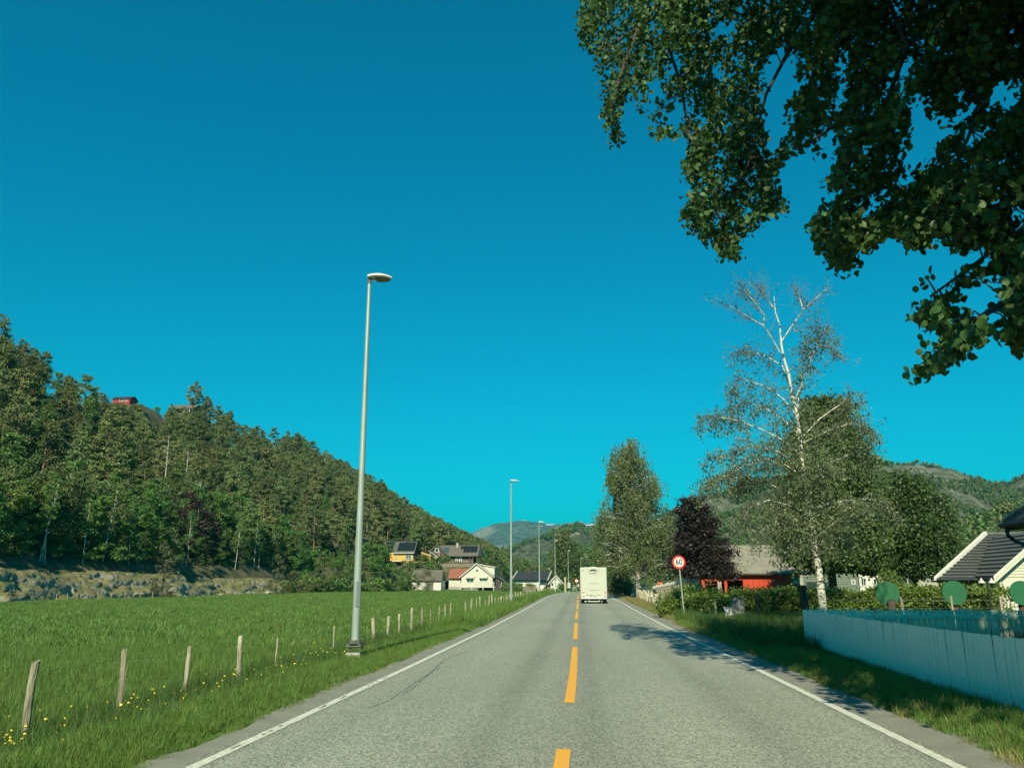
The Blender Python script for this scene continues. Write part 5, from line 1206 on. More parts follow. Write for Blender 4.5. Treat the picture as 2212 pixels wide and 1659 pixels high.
# wing behind
obj('wing_wall', MB().box((hx(824), 3.5, -1.5), (-.003, 9, hz(1190))), 'yellow_wall', t)
wz, wr = hz(1188), hz(1166.5)
obj('wing_roof', MB().prism([(2.9, wz), (6.5, wr), (10, wz), (10, wz - .15), (2.9, wz - .15)], hx(862) - hx(818), 'x', hx(818)), 'roof_grey', t)
wsl = (wr - wz) / 3.6
for i in range(5):
    for j in range(2): on_roof('solar_panel', hx(821) + i * 1.02, hx(821) + i * 1.02 + .98, 3.2 + j * 1.5, 3.2 + j * 1.5 + 1.45, 'solar', t, wz, 2.9, wsl, .05)
window(t, hx(845), hz(1205), .7, hz(1197) - hz(1205), at_=3.5, nx=2, ny=3, fw=.12)
obj('chimney', MB().box((hx(871), 3.2, hz(1176)), (hx(877), 4.0, hz(1161.5))), 'black', t)
# pergola and deck
for i, px in enumerate((909, 921.5, 926)): obj('pergola_post', MB().box((hx(px), 1, hz(1213)), (hx(px) + .28, 1.3, hz(1199 if i else 1192))), 'yellow_wall', t)
obj('pergola_beam', MB().prism([(hx(908), hz(1192)), (hx(930), hz(1199.5)), (hx(930), hz(1202)), (hx(908), hz(1195))], .3, 'y', .7), 'yellow_wall', t)
obj('pergola_roof', MB().prism([(hx(908), hz(1191.3)), (hx(930), hz(1198.8)), (hx(930), hz(1199.3)), (hx(908), hz(1191.9))], 4.5, 'y', .7), 'roof_brown', t)
obj('deck', MB().box((x1 + .1, .6, hz(1215)), (hx(934), 6, hz(1212.6))), 'yellow_wall', t)
for px in (908, 917, 932): obj('deck_post', MB().box((hx(px), .7, -1.8), (hx(px) + .22, .92, hz(1215) - .003)), 'post', t)
obj('cellar', MB().box((x1 + .11, 2.2, -1.6), (hx(920), 6, hz(1215) - .004)), 'dark_wall', t)

# ---- brown house
Y = 237.; s = sx(Y); b = D(929, 1217.4, Y)
def hx(px): return (px - 929) * s
def hz(py): return D(929, py, Y).z - b.z
t = thing('brown_house', 'dark brown timber house with a grey roof and solar panels above the stone terrace wall', 'house', b)
gx0, gx1, gm = hx(928.5), hx(966), hx(942.5)
w = MB().prism([(gx0, -1), (gx1, -1), (gx1, hz(1199.5)), (gm, hz(1178)), (gx0, hz(1189))], 6.5, 'y', 0); obj('wall', w, 'brown_wall', t)
r = MB().prism([(hx(926), hz(1191.5)), (gm, hz(1176.6)), (gm, hz(1178)), (hx(926), hz(1192.9))], 7.3, 'y', -.45).prism([(gm, hz(1176.6)), (hx(968), hz(1199.3)), (hx(968), hz(1200.8)), (gm, hz(1178))], 7.3, 'y', -.45); obj('roof', r, 'roof_brown', t)
barge(t, [(hx(926), hz(1191.3)), (gm, hz(1176.3)), (hx(968), hz(1199.1))], -.52, m='roof_brown', w=.30)
# main body with its ridge across the view
obj('wall', MB().box((gx1 - 1.5, 1.8, -1), (hx(1021), 8, hz(1199.8))), 'brown_wall', t)
mz, mr_ = hz(1200), hz(1175.8)
obj('roof', MB().prism([(.7, mz), (5.2, mr_), (9.6, mz), (9.6, mz - .18), (.7, mz - .18)], hx(1031) - gm, 'x', gm), 'roof_brown', t)
obj('roof_end', MB().add([(hx(1031), .7, mz), (hx(1039.5), .7, hz(1202.5)), (hx(1031), 5.2, mr_), (hx(1039.5), 9.6, hz(1202.5)), (hx(1031), 9.6, mz)], [(0, 1, 2), (2, 1, 3), (2, 3, 4), (0, 2, 4), (0, 4, 3, 1)]), 'roof_dark', t)
msl = (mr_ - mz) / 4.5
for i in range(5):
    for j in range(2):
        if i == 0 and j == 0: continue
        on_roof('solar_panel', hx(990) + i * 1.05, hx(990) + i * 1.05 + 1.0, 2.0 + j * 1.4, 2.0 + j * 1.4 + 1.35, 'solar', t, mz, .7, msl, .02)
obj('glass_panel', MB().add([(hx(952), -.2, hz(1180.5)), (hx(960), -.2, hz(1180.5)), (hx(970), -.2, hz(1193.5)), (hx(963), -.2, hz(1193.5))] , [(0, 1, 2, 3)]), 'skylight', t) if False else None
on_roof('glass_panel', hx(953), hx(966), 1.9, 4.2, 'skylight', t, mz, .7, msl, .03)
obj('chimney', MB().box((hx(980), 4.2, hz(1190)), (hx(984.5), 4.9, hz(1171))), 'grey_wall', t)
window(t, hx(939), hz(1193.2), 8 * s, hz(1183.6) - hz(1193.2), fw=.16)
for px in (981.5, 989.5): window(t, hx(px), hz(1216.5), 6 * s, hz(1202) - hz(1216.5), at_=1.8, fw=.30, name='door')
obj('porch_lining', MB().box((hx(975), 1.7, 0), (hx(981), 1.79, hz(1201.5))), 'dark_wall', t)
for px in (1013, 1019, 1028): obj('porch_post', MB().box((hx(px), 1.0, -.5), (hx(px) + .2, 1.2, hz(1201.5))), 'brown_wall', t)
for k, (a, c_) in enumerate([((929.5, 1190), (948.5, 1203)), ((948.5, 1203), (930.5, 1214))]): obj('brace', MB().prism([(hx(a[0]), hz(a[1])), (hx(c_[0]), hz(c_[1])), (hx(c_[0]), hz(c_[1]) - .22), (hx(a[0]), hz(a[1]) - .22)], .15, 'y', -1.6), 'grey_wall', t)
for px in (930, 949.5): obj('scaffold_post', MB().box((hx(px), -1.6, -.4), (hx(px) + .22, -1.4, hz(1189))), 'grey_wall', t)
obj('balcony', MB().box((hx(930.8), -1.55, hz(1204.6)), (hx(949.4), -.004, hz(1203.2))), 'white', t)
mb = MB()
for px in range(943, 1022, 6): mb.box((hx(px), -1.9, -.4), (hx(px) + .12, -1.78, .9))
obj('terrace_posts', mb, 'post', t, kind='stuff')
obj('garden_table', MB().box((hx(1001), -.6, .65), (hx(1011), .6, .72)).box((hx(1003), -.1, 0), (hx(1003.6), .1, .65)).box((hx(1009), -.1, 0), (hx(1009.6), .1, .65)), 'white', t)
# terrace wall of rough stones
Y = 231.; s = sx(Y); b = D(933, 1228, Y); t = thing('stone_wall', 'rough grey stone wall holding up the terrace of the brown house', 'stone wall', b)
mb = MB(); zt = D(933, 1217.8, Y).z - b.z
x = 0.
obj('backing', MB().box((0, .25, -1.5), (88 * s, 1.2, zt - .1)), 'dark_wall', t)
rows = 3
for r_ in range(rows):
    x = 0.
    while x < 88 * s:
        w_ = rnd.uniform(.5, 1.15); me = bevel(MB().box((0, 0, 0), (w_ - .05, .4, zt / rows * rnd.uniform(.85, .99))), .05, 1); o = obj('stone', me, 'stone_wall', t); o.location = (x, rnd.uniform(-.06, .06), r_ * zt / rows); x += w_

# ---- cabins on the ridge
for px0, px1, py0, py1, Yc, nm, lb_, wm, rm_ in [(242, 280, 856, 871, 222, 'cabin', 'small dark red cabin with white windows at the top of the wooded ridge', 'red_cabin', 'roof_dark'), (366, 420, 872, 892, 262, 'cabin', 'grey flat-looking cabin with white posts on the skyline of the wooded ridge', 'grey_wall', 'roof_brown')]:
    s = sx(Yc) * 1.15; b = D(px0, py1, Yc); w_ = D(px1, py1, Yc).x - b.x; h_ = D(px0, py0, Yc).z - b.z
    t = thing(nm, lb_, 'cabin', b)
    if wm == 'red_cabin':
        gable_block(t, 0, w_, 0, 4, -4, h_ * .62, h_ * 1.05, 'x', wm, rm_, over=.3, side=.25)
        window(t, w_ * .40, h_ * .25, w_ * .28, h_ * .40, nx=3, fw=.12); window(t, w_ * .74, h_ * .22, w_ * .14, h_ * .42, fw=.12)
    else:
        obj('wall', MB().box((w_ * .55, .3, -4), (w_, 5, h_ * .5)), wm, t); obj('roof', MB().prism([(-.6, h_ * .45), (2.8, h_ * 1.02), (6, h_ * .45), (6, h_ * .40), (-.6, h_ * .40)], w_ + .4, 'x', -.2), rm_, t)
        for q in (.58, .68, .80, .93): obj('post', MB().box((w_ * q, -.3, -3), (w_ * q + .2, -.1, h_ * .42)), 'white', t)
        window(t, w_ * .71, -.2, w_ * .18, h_ * .5, at_=.3, fw=.1)

# ---- dark-roofed white house by the road
Y = 190.; s = sx(Y); b = D(1107, 1270, Y); b.z = gz(b.x, Y) - .1
def hx(px): return (px - 1107) * s
def hz(py): return D(1107, py, Y).z - b.z
t = thing('dark_roofed_house', 'white house with a long dark roof and white bargeboards beside the road bend', 'house', b)
ze, zr_ = hz(1252.5), hz(1233)
obj('wall', MB().box((.6, 0, -.5), (hx(1179), 8, ze)), 'white', t)
obj('roof', MB().add([(-.2, -.8, ze), (hx(1181.5), -.8, ze), (hx(1187.5), 4, zr_), (hx(1114), 4, zr_), (-.2, 8.8, ze), (hx(1181.5), 8.8, ze)], [(0, 1, 2, 3), (3, 2, 5, 4), (0, 3, 4), (1, 5, 2), (0, 4, 5, 1)]), 'roof_dark', t)
for a, c_ in (((-.2, -.85, ze), (hx(1114), 4, zr_)), ((hx(1181.5), -.85, ze), (hx(1187.5), 4, zr_))): obj('bargeboard', MB().tube([a, c_], .14, 4), 'white', t)
obj('chimney', MB().box((hx(1139), 3.2, ze), (hx(1142.5), 4, hz(1226))), 'dark_wall', t)
window(t, hx(1165), hz(1263), 13 * s, hz(1255) - hz(1263), nx=3, frame='dark_wall', fw=.1)
obj('board_fence', MB().box((hx(1160), -1.0, 0), (hx(1163), -.9, hz(1257))).box((hx(1163), -1., 0), (hx(1178), -.9, hz(1264))), 'white', t)
gable_block(t, hx(1188), hx(1211), -3, 4, -.5, hz(1259), hz(1243), 'y', 'white', 'roof_dark', over=.5, side=.4, name='porch_wall', rname='porch_roof')
barge(t, [(hx(1188) - .5, hz(1260.2)), (hx(1199.5), hz(1243) + .17), (hx(1211) + .5, hz(1260.2))], -3.45, w=.3)
window(t, hx(1189), hz(1266), 6 * s, hz(1258) - hz(1266), at_=-3, fw=.12); window(t, hx(1203), hz(1266), 6 * s, hz(1258) - hz(1266), at_=-3, fw=.12)
window(t, hx(1197.5), hz(1254), 4 * s, hz(1249) - hz(1254), at_=-3, fw=.12)
# hedge, stone heap and yellow shrub in its garden
Yq = 183.
t = thing('garden_hedge', 'dark clipped hedge beside the stone wall at the far garden', 'hedge', (at(1086, Yq), Yq, gz(at(1086, Yq), Yq)))
obj('leaves', box_leaves([((0, 0, 0), (42 * sx(Yq), 0, 0), 1.4, 1.25)], 4200, .22), 'leaf_dark', t)
t = thing('stone_wall', 'reddish grey dry stone wall between the clipped hedge and the yellow shrub', 'stone wall', (at(1129, Yq), Yq, gz(at(1129, Yq), Yq) - .1))
for r_ in range(4):
    x = 0.
    while x < 26 * sx(Yq):
        w_ = rnd.uniform(.35, .8); o = obj('stone', bevel(MB().box((0, 0, 0), (w_ - .04, .5, .36)), .05, 1), 'stone_wall', t); o.location = (x, rnd.uniform(-.08, .08), r_ * .38); x += w_
t = thing('yellow_shrub', 'yellow-leaved shrub in front of the dark roof', 'shrub', (at(1149, 184), 184, gz(at(1149, 184), 184)))
crown([(0, 0, 1.1, 1, .8, 1.0), (-.7, 0, 1.6, .7, .6, .6), (.5, 0, .6, .7, .6, .7)], 2200, .2, 'leaf_yellow', t, shell=.4, per=8)
obj('stem', MB().tube([(0, 0, -.2), (0, 0, 1.2)], [.06, .02], 5), 'bark', t)
for i, px in enumerate((1094, 1108, 1121, 1100, 1116, 1186, 1214, 1128)):
    o = obj('bush', shrub[i % 4], None, label='green bush in the far garden before the long dark roof', category='bush', group='bushes in the far garden'); o.location = (at(px, 187), 187, gz(at(px, 187), 187) + .1); o.scale = (1.3, 1.3, 1.25)
# white house far down the road
Y = 262.; s = sx(Y); b = D(1236, 1256, Y); t = thing('far_white_house', 'small white house with a dark roof seen past the motorhome where the road bends', 'house', b)
w_ = 14.5 * s; h_ = D(1236, 1240, Y).z - b.z
gable_block(t, 0, w_, 0, 6, -3.5, h_, h_ + 1.9, 'x', 'white', 'roof_dark', over=.5)
window(t, .4, .6, .9, 1.2, fw=.1); window(t, 1.5, .6, .7, 1.2, fw=.1, glass='glass'); obj('veranda', MB().box((-.4, -1, -.2), (w_ + .1, 0, 0)), 'white', t)

# ---- red barn
Y = 80.; s = sx(Y); b = D(1515, 1275, Y); b.z = gz(b.x, Y) - .1
def hx(px): return (px - 1515) * s
def hz(py): return D(1515, py, Y).z - b.z
t = thing('red_barn', 'long red barn with a pale grey roof and dark door openings behind the hedge', 'barn', b)
ze, zr_ = hz(1234), D(1600, 1177.5, Y + 6).z - b.z; xb = hx(1714)
mb = MB()
# front wall with real openings
ops = [(hx(1522), hx(1548), hz(1254.5)), (hx(1556.5), hx(1562.5), hz(1253)), (hx(1568), hx(1600), hz(1252.8))]
x = 0.
for a, c_, top in ops: mb.box((x, 0, -.3), (a, .15, ze)); mb.box((a, 0, top), (c_, .15, ze)); x = c_
mb.box((x, 0, -.3), (xb, .15, ze)); mb.prism([(.15, -.3), (12, -.3), (12, ze), (6, zr_ - .2), (.15, ze)], .15, 'x', 0); mb.prism([(.15, -.3), (12, -.3), (12, ze), (6, zr_ - .2), (.15, ze)], .15, 'x', xb - .15); mb.box((.15, 11.85, -.3), (xb - .15, 12, ze))
obj('wall', mb, 'red_wall', t)
obj('roof', MB().prism([(-.5, ze - .1), (6, zr_), (12.5, ze - .1), (12.5, ze - .2), (6, zr_ - .12), (-.5, ze - .22)], hx(1735) - hx(1556), 'x', hx(1556)), 'roof_barn', t)
obj('roof_low', MB().prism([(-.5, ze - .15), (4, ze + (zr_ - ze) * .6), (8.4, ze - .15), (8.4, ze - .25), (-.5, ze - .27)], hx(1556) - hx(1508) - .01, 'x', hx(1508)), 'roof_barn', t)
d_ = obj('barn_door', MB().box((hx(1522.5), .4, hz(1262)), (hx(1534.5), .48, hz(1255.5))), 'red_wall', t); obj('barn_door', MB().box((hx(1535.2), .4, hz(1262)), (hx(1547.5), .48, hz(1255.5))), 'red_wall', t)
obj('grey_door', MB().box((hx(1548.3), -.06, -.2), (hx(1556), -.003, hz(1255.5))), 'grey_wall', t)
obj('round_lamp', rot_mesh(bevel(MB().box((-.11, -.11, -.11), (.11, .11, .11)), .07, 2), Matrix.Translation((hx(1584.5), -.14, hz(1248)))), 'white', t)
obj('fascia', MB().box((hx(1508), -.56, ze - .34), (hx(1735), -.50, ze - .2)), 'dark_wall', t)
window(t, hx(1700), hz(1268) + .3, 13 * s, .7, fw=.09, frame='grey_wall')
# grey-green dwelling, white wing, dark shed, concrete store
Y = 86.; s = sx(Y); b = D(1716, 1275, Y); b.z = gz(b.x, Y) - .1
def hx(px): return (px - 1716) * s
def hz(py): return D(1716, py, Y).z - b.z
t = thing('green_farmhouse', 'grey-green boarded farm building in the shade between the birch stem and the white wing', 'farm building', b)
obj('side_wall', MB().box((0, 0, -.3), (hx(1735) - .003, 6, hz(1228))), 'grey_wall', t)
obj('wall', MB().box((hx(1735), .4, -.3), (hx(1858), 8, hz(1226))), 'green_wall', t)
mb = MB()
for k in range(14): z = .1 + k * .24; mb.box((hx(1735) + .02, .36, z), (hx(1858) - .02, .398, z + .2))
obj('boards', mb, 'green_wall', t, kind='stuff')
obj('roof', MB().prism([(-.3, hz(1227)), (4.2, hz(1200)), (8.6, hz(1227)), (8.6, hz(1228.5)), (-.3, hz(1228.5))], hx(1862) - hx(1728), 'x', hx(1728)), 'roof_grey', t)
window(t, hx(1768), hz(1272), 26 * s, hz(1257) - hz(1272), at_=.36, nx=3, frame='dark_wall', fw=.08)
window(t, hx(1742), hz(1272), 20 * s, hz(1256) - hz(1272), at_=.36, nx=2, frame='dark_wall', fw=.08)
window(t, hx(1832), hz(1262), 8 * s, hz(1252) - hz(1262), at_=.36, frame='white', glass='curtain_glass', fw=.1)
b2 = D(1858.5, 1275, Y); b2.z = b.z; t = thing('white_farm_wing', 'bright white farm wall with dark windows behind the arching shrub', 'farm building', b2)
w_ = 52 * s; obj('wall', MB().box((0, 0, -.3), (w_, 6, hz(1230))), 'white', t)
obj('roof', MB().prism([(-.5, hz(1230.5)), (3, hz(1212)), (6.5, hz(1230.5)), (6.5, hz(1232)), (-.5, hz(1232))], w_ + .3, 'x', -.15), 'roof_brown', t)
window(t, .1, hz(1266), 11 * s, hz(1247) - hz(1266), nx=2, fw=.09); window(t, 26 * s, hz(1264), 14 * s, hz(1249) - hz(1264), nx=2, fw=.09)
b3 = D(1911, 1275, Y); b3.z = b.z; t = thing('dark_shed', 'dark brown open shed between the white farm wall and the grey store', 'shed', b3)
w_ = 50 * s; obj('wall', MB().box((0, 0, -.3), (w_, .2, hz(1240))).box((0, .2, -.3), (.2, 6, hz(1240))).box((w_ - .2, .2, -.3), (w_, 6, hz(1240))), 'dark_wall', t)
obj('roof', MB().prism([(-.4, hz(1240)), (3.2, hz(1214)), (6.8, hz(1240)), (6.8, hz(1241.5)), (-.4, hz(1241.5))], w_ + .2, 'x', -.1), 'roof_barn', t)
b4 = D(1962, 1275, Y - 3); b4.z = b.z; t = thing('grey_store', 'pale grey rendered store with a rounded end beside the dark tiled garage roof', 'shed', b4)
s4 = sx(Y - 3); pr = [(0, -.3), (62 * s4, -.3), (62 * s4, hz(1262)), (58 * s4, hz(1246)), (48 * s4, hz(1239)), (0, hz(1238))]
obj('wall', MB().prism(pr, 5, 'y', 0), 'grey_wall', t); obj('roof', MB().prism([(-.2, hz(1238)), (50 * s4, hz(1238.6)), (50 * s4, hz(1236.5)), (-.2, hz(1235.5))], 5.4, 'y', -.2), 'roof_grey', t)
obj('brick_pier', MB().box((8 * s4, -.15, -.2), (16 * s4, -.003, hz(1240))), 'roof_red', t, label='bare reddish brick pier'); window(t, 0.1, hz(1262), 6 * s4, hz(1246) - hz(1262), frame='dark_wall', fw=.06)

# ---- garage with dark tiled roof on the right
Y = 42.; s = sx(Y)
ev = D(2019, 1251, Y); rl = D(2129.6, 1157, Y + 3.6); b = Vector((ev.x, Y, gz(ev.x, Y) - .3))
t = thing('garage', 'cream garage with a dark tiled roof and white bargeboards at the edge of the view', 'garage', b)
e0 = Vector((0, 0, ev.z - b.z)); r0_ = Vector((rl.x - b.x, 3.6, rl.z - b.z)); xend = 9.5
obj('roof', MB().add([(e0.x, -.1, e0.z), (xend, -.1, e0.z), (xend, 3.6, r0_.z), (r0_.x, 3.6, r0_.z), (xend, 7.4, e0.z), (r0_.x + 2.4, 7.4, e0.z)], [(0, 1, 2, 3), (3, 2, 4, 5), (0, 3, 5)]), 'roof_dark', t)
# courses of tiles: each course one long lapped strip made of tiles that share a mesh
ncourse = 15
for k in range(ncourse):
    f0, f1 = k / ncourse, (k + 1) / ncourse; xa = e0.x + (r0_.x - e0.x) * f0 + .02; xb_ = xend
    y0_, y1_ = -.12 + 3.72 * f0, -.12 + 3.72 * f1; z0_, z1_ = e0.z + (r0_.z - e0.z) * f0, e0.z + (r0_.z - e0.z) * f1
    obj('tile_course', MB().add([(xa, y0_, z0_ + .10), (xb_, y0_, z0_ + .10), (xb_, y1_ + .05, z1_ + .045), (xa + .12, y1_ + .05, z1_ + .045)], [(0, 1, 2, 3)]), 'roof_slate', t)
    obj('course_edge', MB().quad((xa, y0_ + .005, z0_ + .02), (xb_, y0_ + .005, z0_ + .02), (xb_, y0_, z0_ + .098), (xa, y0_, z0_ + .098)), 'black', t)  # riser painted black as the shadow line under each tile course
obj('bargeboard', MB().add([(e0.x - .10, -.2, e0.z - .05), (e0.x + .06, -.2, e0.z - .05), (r0_.x + .05, 3.5, r0_.z + .05), (r0_.x - .10, 3.5, r0_.z + .10), (e0.x - .10, -.2, e0.z + .12), (e0.x + .03, -.2, e0.z + .12), (r0_.x + .03, 3.5, r0_.z + .22), (r0_.x - .12, 3.5, r0_.z + .22)], [(0, 1, 2, 3), (4, 7, 6, 5), (0, 4, 5, 1), (1, 5, 6, 2), (3, 2, 6, 7), (0, 3, 7, 4)]), 'white', t)
obj('ridge_tiles', MB().tube([(r0_.x, 3.62, r0_.z + .10), (xend, 3.62, r0_.z + .10)], .09, 8), 'roof_slate', t)
obj('wall', MB().prism([(.5, -.5), (7, -.5), (7, e0.z - .05), (3.75, r0_.z - .35), (.5, e0.z - .05)], xend - .6, 'x', .3 + 0.), 'green_wall', t) if False else obj('wall', MB().prism([(.35, .5), (xend, .5), (xend, 7), (r0_.x + 2.6, 7)], e0.z + .4, 'z', -.5), 'green_wall', t)
obj('gutter', MB().tube([(0, -.2, e0.z - .01), ((2146 - 2019) * s, -.2, e0.z - .01)], .07, 8), 'gutter', t)
obj('soffit', MB().box((.02, -.12, e0.z - .14), (xend, .49, e0.z - .06)), 'black', t)
obj('downpipe', MB().tube([(.35, -.2, e0.z - .03), (.42, -.15, e0.z - .3), (.62, .35, e0.z - .45), (.66, .42, -.2)], .045, 8), 'gutter', t)
# gabled front wing
gx = (2148 - 2019) * s; gw = 5.4; gyy = -1.9
gab = thing('garage_gable', 'cream gabled garage front with wide white bargeboards and a white door', 'garage', b) if False else None
gzr = e0.z + gw * .5 * .80
s2 = sx(Y - 1.9)
gxl = D(2147.8, 1249.5, Y - 1.9).x - b.x
obj('gable_wall', MB().prism([(gxl + .45, -.5), (gxl + gw - .45, -.5), (gxl + gw - .45, e0.z + .15), (gxl + gw / 2, gzr - .15), (gxl + .45, e0.z + .15)], 2.2, 'y', gyy + .5), 'cream', t)
mb = MB()
for k in range(12): z = e0.z + .1 + k * .14; hw = (gzr - .2 - z) / .80; mb.box((gxl + gw / 2 - hw, gyy + .47, z), (gxl + gw / 2 + hw, gyy + .498, z + .12)) if hw > .1 else None
for k in range(11): mb.box((gxl + .47, gyy + .47, -.1 + k * .16), (gxl + .62, gyy + .498, -.1 + k * .16 + .14))
obj('boards', mb, 'cream', t, kind='stuff')
for sg in (-1, 1):
    c_ = gxl + gw / 2; e_ = c_ + sg * (gw / 2 + .02)
    obj('gable_roof', MB().prism([(c_, gzr), (e_, e0.z - .02), (e_, e0.z + .08), (c_, gzr + .1)], 4.6, 'y', gyy + .03), 'roof_slate', t)
    obj('bargeboard', MB().prism([(c_, gzr - .16), (e_, e0.z - .20), (e_, e0.z + .12), (c_, gzr + .14)], .045, 'y', gyy - .02), 'cream', t)
    obj('bargeboard', MB().prism([(c_, gzr + .02), (e_ + sg * .02, e0.z - .04), (e_ + sg * .02, e0.z + .14), (c_, gzr + .17)], .03, 'y', gyy - .054), 'white', t)
for k in range(11):
    f0, f1 = k / 11, (k + 1) / 11; xa_, xb_ = gxl + gw / 2 * f0 - .02, gxl + gw / 2 * f1 + .02; za_, zb_ = e0.z + .08 + (gzr - e0.z) * f0, e0.z + .06 + (gzr - e0.z) * f1
    obj('tile_course', MB().quad((xa_, gyy + .08, za_ + .075), (xb_, gyy + .08, zb_ + .02), (xb_, gyy + 4.7, zb_ + .02), (xa_, gyy + 4.7, za_ + .075)), 'roof_slate', t)
    obj('course_edge', MB().quad((xa_, gyy + .08, za_), (xa_, gyy + .08, za_ + .073), (xa_, gyy + 4.7, za_ + .073), (xa_, gyy + 4.7, za_)), 'black', t)  # shadow under each course put into the black riser colour
dr = obj('garage_door', MB().box((gxl + .95, gyy + .44, -.4), (gxl + 3.9, gyy + .468, 1.85)), 'white', t)
for k in range(4):
    for q in range(4): obj('door_panel', MB().box((gxl + 1.02 + q * .72, gyy + .42, -.3 + k * .54), (gxl + 1.02 + q * .72 + .62, gyy + .438, -.3 + k * .54 + .44)), 'white', dr)
obj('door_frame', MB().box((gxl + .78, gyy + .42, -.4), (gxl + .93, gyy + .467, 2.0)).box((gxl + .93, gyy + .42, 1.87), (gxl + 4.0, gyy + .467, 2.0)), 'cream', t)
obj('downpipe', MB().tube([(gxl + .42, gyy + .4, e0.z), (gxl + .44, gyy + .38, -.4)], .04, 8), 'cream', t)
# ---- house whose eave juts into the view
Y = 22.; c = D(2166, 1127, Y); b = Vector((c.x, Y, gz(c.x, Y) - .1)); hz_ = c.z - b.z
t = thing('neighbour_house', 'dark overhanging roof corner with a black gutter and curved downpipe', 'house', b)
k = .62
obj('roof', MB().add([(0, 0, hz_), (9, 0, hz_), (9, -5, hz_ + 5 * k), (2.6, -5, hz_ + 5 * k), (0, -10, hz_), (9, -10, hz_), (0, 0, hz_ - .10), (9, 0, hz_ - .10), (0, -10, hz_ - .1), (9, -10, hz_ - .1)], [(0, 3, 2, 1), (3, 4, 5, 2), (0, 4, 3), (6, 7, 9, 8), (0, 1, 7, 6), (0, 6, 8, 4)]), 'roof_dark', t)
obj('verge_flashing', MB().tube([(0, .02, hz_ + .03), (2.6, -5, hz_ + 5 * k + .03)], .035, 6), 'metal', t)
obj('gutter', MB().tube([(.10, .08, hz_ - .10), (9, .08, hz_ - .10)], .07, 8).tube([(-.06, -.02, hz_ - .10), (-.06, -10, hz_ - .10)], .08, 8), 'gutter', t)
obj('soffit', MB().box((.02, -9.9, hz_ - .24), (9, -.02, hz_ - .105)), 'black', t)
obj('wall', MB().box((.75, -9.4, -.4), (9, -.7, hz_ - .25)), 'cream', t)
obj('downpipe', MB().tube([(-.04, -.2, hz_ - .14), (-.02, -.2, hz_ - .36), (.12, -.22, hz_ - .50), (.50, -.6, hz_ - .78), (.66, -.76, hz_ - 1.0), (.66, -.76, -.2)], .048, 8), 'gutter', t)
# ------------------------------------------------------------------ street lamps
def lamp_meshes(full):
    pole = MB().tube([(0, 0, .24), (0, 0, 7.72)], [.084, .037], 14, False)
    head = bmesh.new()
    n = 20; rings = []
    def prof(u): return .165 * math.sin(min(1, u * 1.25 + .34) * math.pi * .5) * (1 - max(0, u - .45) ** 2.6 * 4.2) if u < 1 else .0
    for k in range(n + 1):
        u = k / n; x = -.03 + u * .70; w = max(.012, prof(u)); top = .055 * (1 - (u - .3) ** 2 * 1.2) ; rings.append([(x, -w, 0), (x, -w * .93, top * .55), (x, -w * .5, top * .95), (x, 0, top * 1.05), (x, w * .5, top * .95), (x, w * .93, top * .55), (x, w, 0), (x, w * .5, -.008), (x, 0, -.01), (x, -w * .5, -.008)])
    V = [v for r in rings for v in r]; Fc = []
    for k in range(n):
        for j in range(10): Fc.append((k * 10 + j, k * 10 + (j + 1) % 10, (k + 1) * 10 + (j + 1) % 10, (k + 1) * 10 + j))
    Fc += [tuple(range(9, -1, -1)), tuple(range(n * 10, n * 10 + 10))]
    hm = MB(); hm.v = V; hm.f = Fc
    lens = MB(); LV = []
    for k in range(6, n): u = k / n; x = -.03 + u * .70; w = max(.01, prof(u) - .014); LV.append((x, w))
    lens.prism([(x, -w) for x, w in LV] + [(x, w) for x, w in LV[::-1]], .012, 'z', -.022)
    return pole.mesh('pole'), hm.mesh('head'), lens.mesh('lens')
LM = lamp_meshes(True)
hatch = MB().box((.045, -.07, .95), (.084, .02, 1.42)).mesh('hatch'); hatch.transform(Matrix.Rotation(-.6, 4, 'Z'))
collar = bevel(MB().box((-.165, -.165, .20), (.165, .165, .23)), .02, 1)
found = MB().prism([(-.14, -.14), (.14, -.14), (.14, .14), (-.14, .14)], .50, 'z', -.40).mesh('foundation')
clampm = MB().tube([(0, 0, .26), (0, 0, .33)], [.13, .13], 10).box((-.04, -.165, .27), (.04, -.11, .32)).mesh('clamp')
LAMPS = [(765, 1435, 16.3, 600, 'tall grey street lamp nearest the camera, with rusty base clamps in the verge grass'), (1104, 1306, 51.5, 1038, 'second street lamp along the verge, right of the white house'), (1165.5, 1286, 86, 1127, 'third street lamp, in front of the long dark roof'),
         (1200, 1277, 125, 1167.5, 'fourth street lamp, at the white porch gable'), (1228.3, 1275, 160, 1189, 'fifth street lamp, beside the thick old post where the road bends'), (1256, 1274, 192, 1205, 'faint street lamp just above the left corner of the motorhome'), (1306, 1272, 235, 1217, 'small far street lamp above the right part of the motorhome roof')]
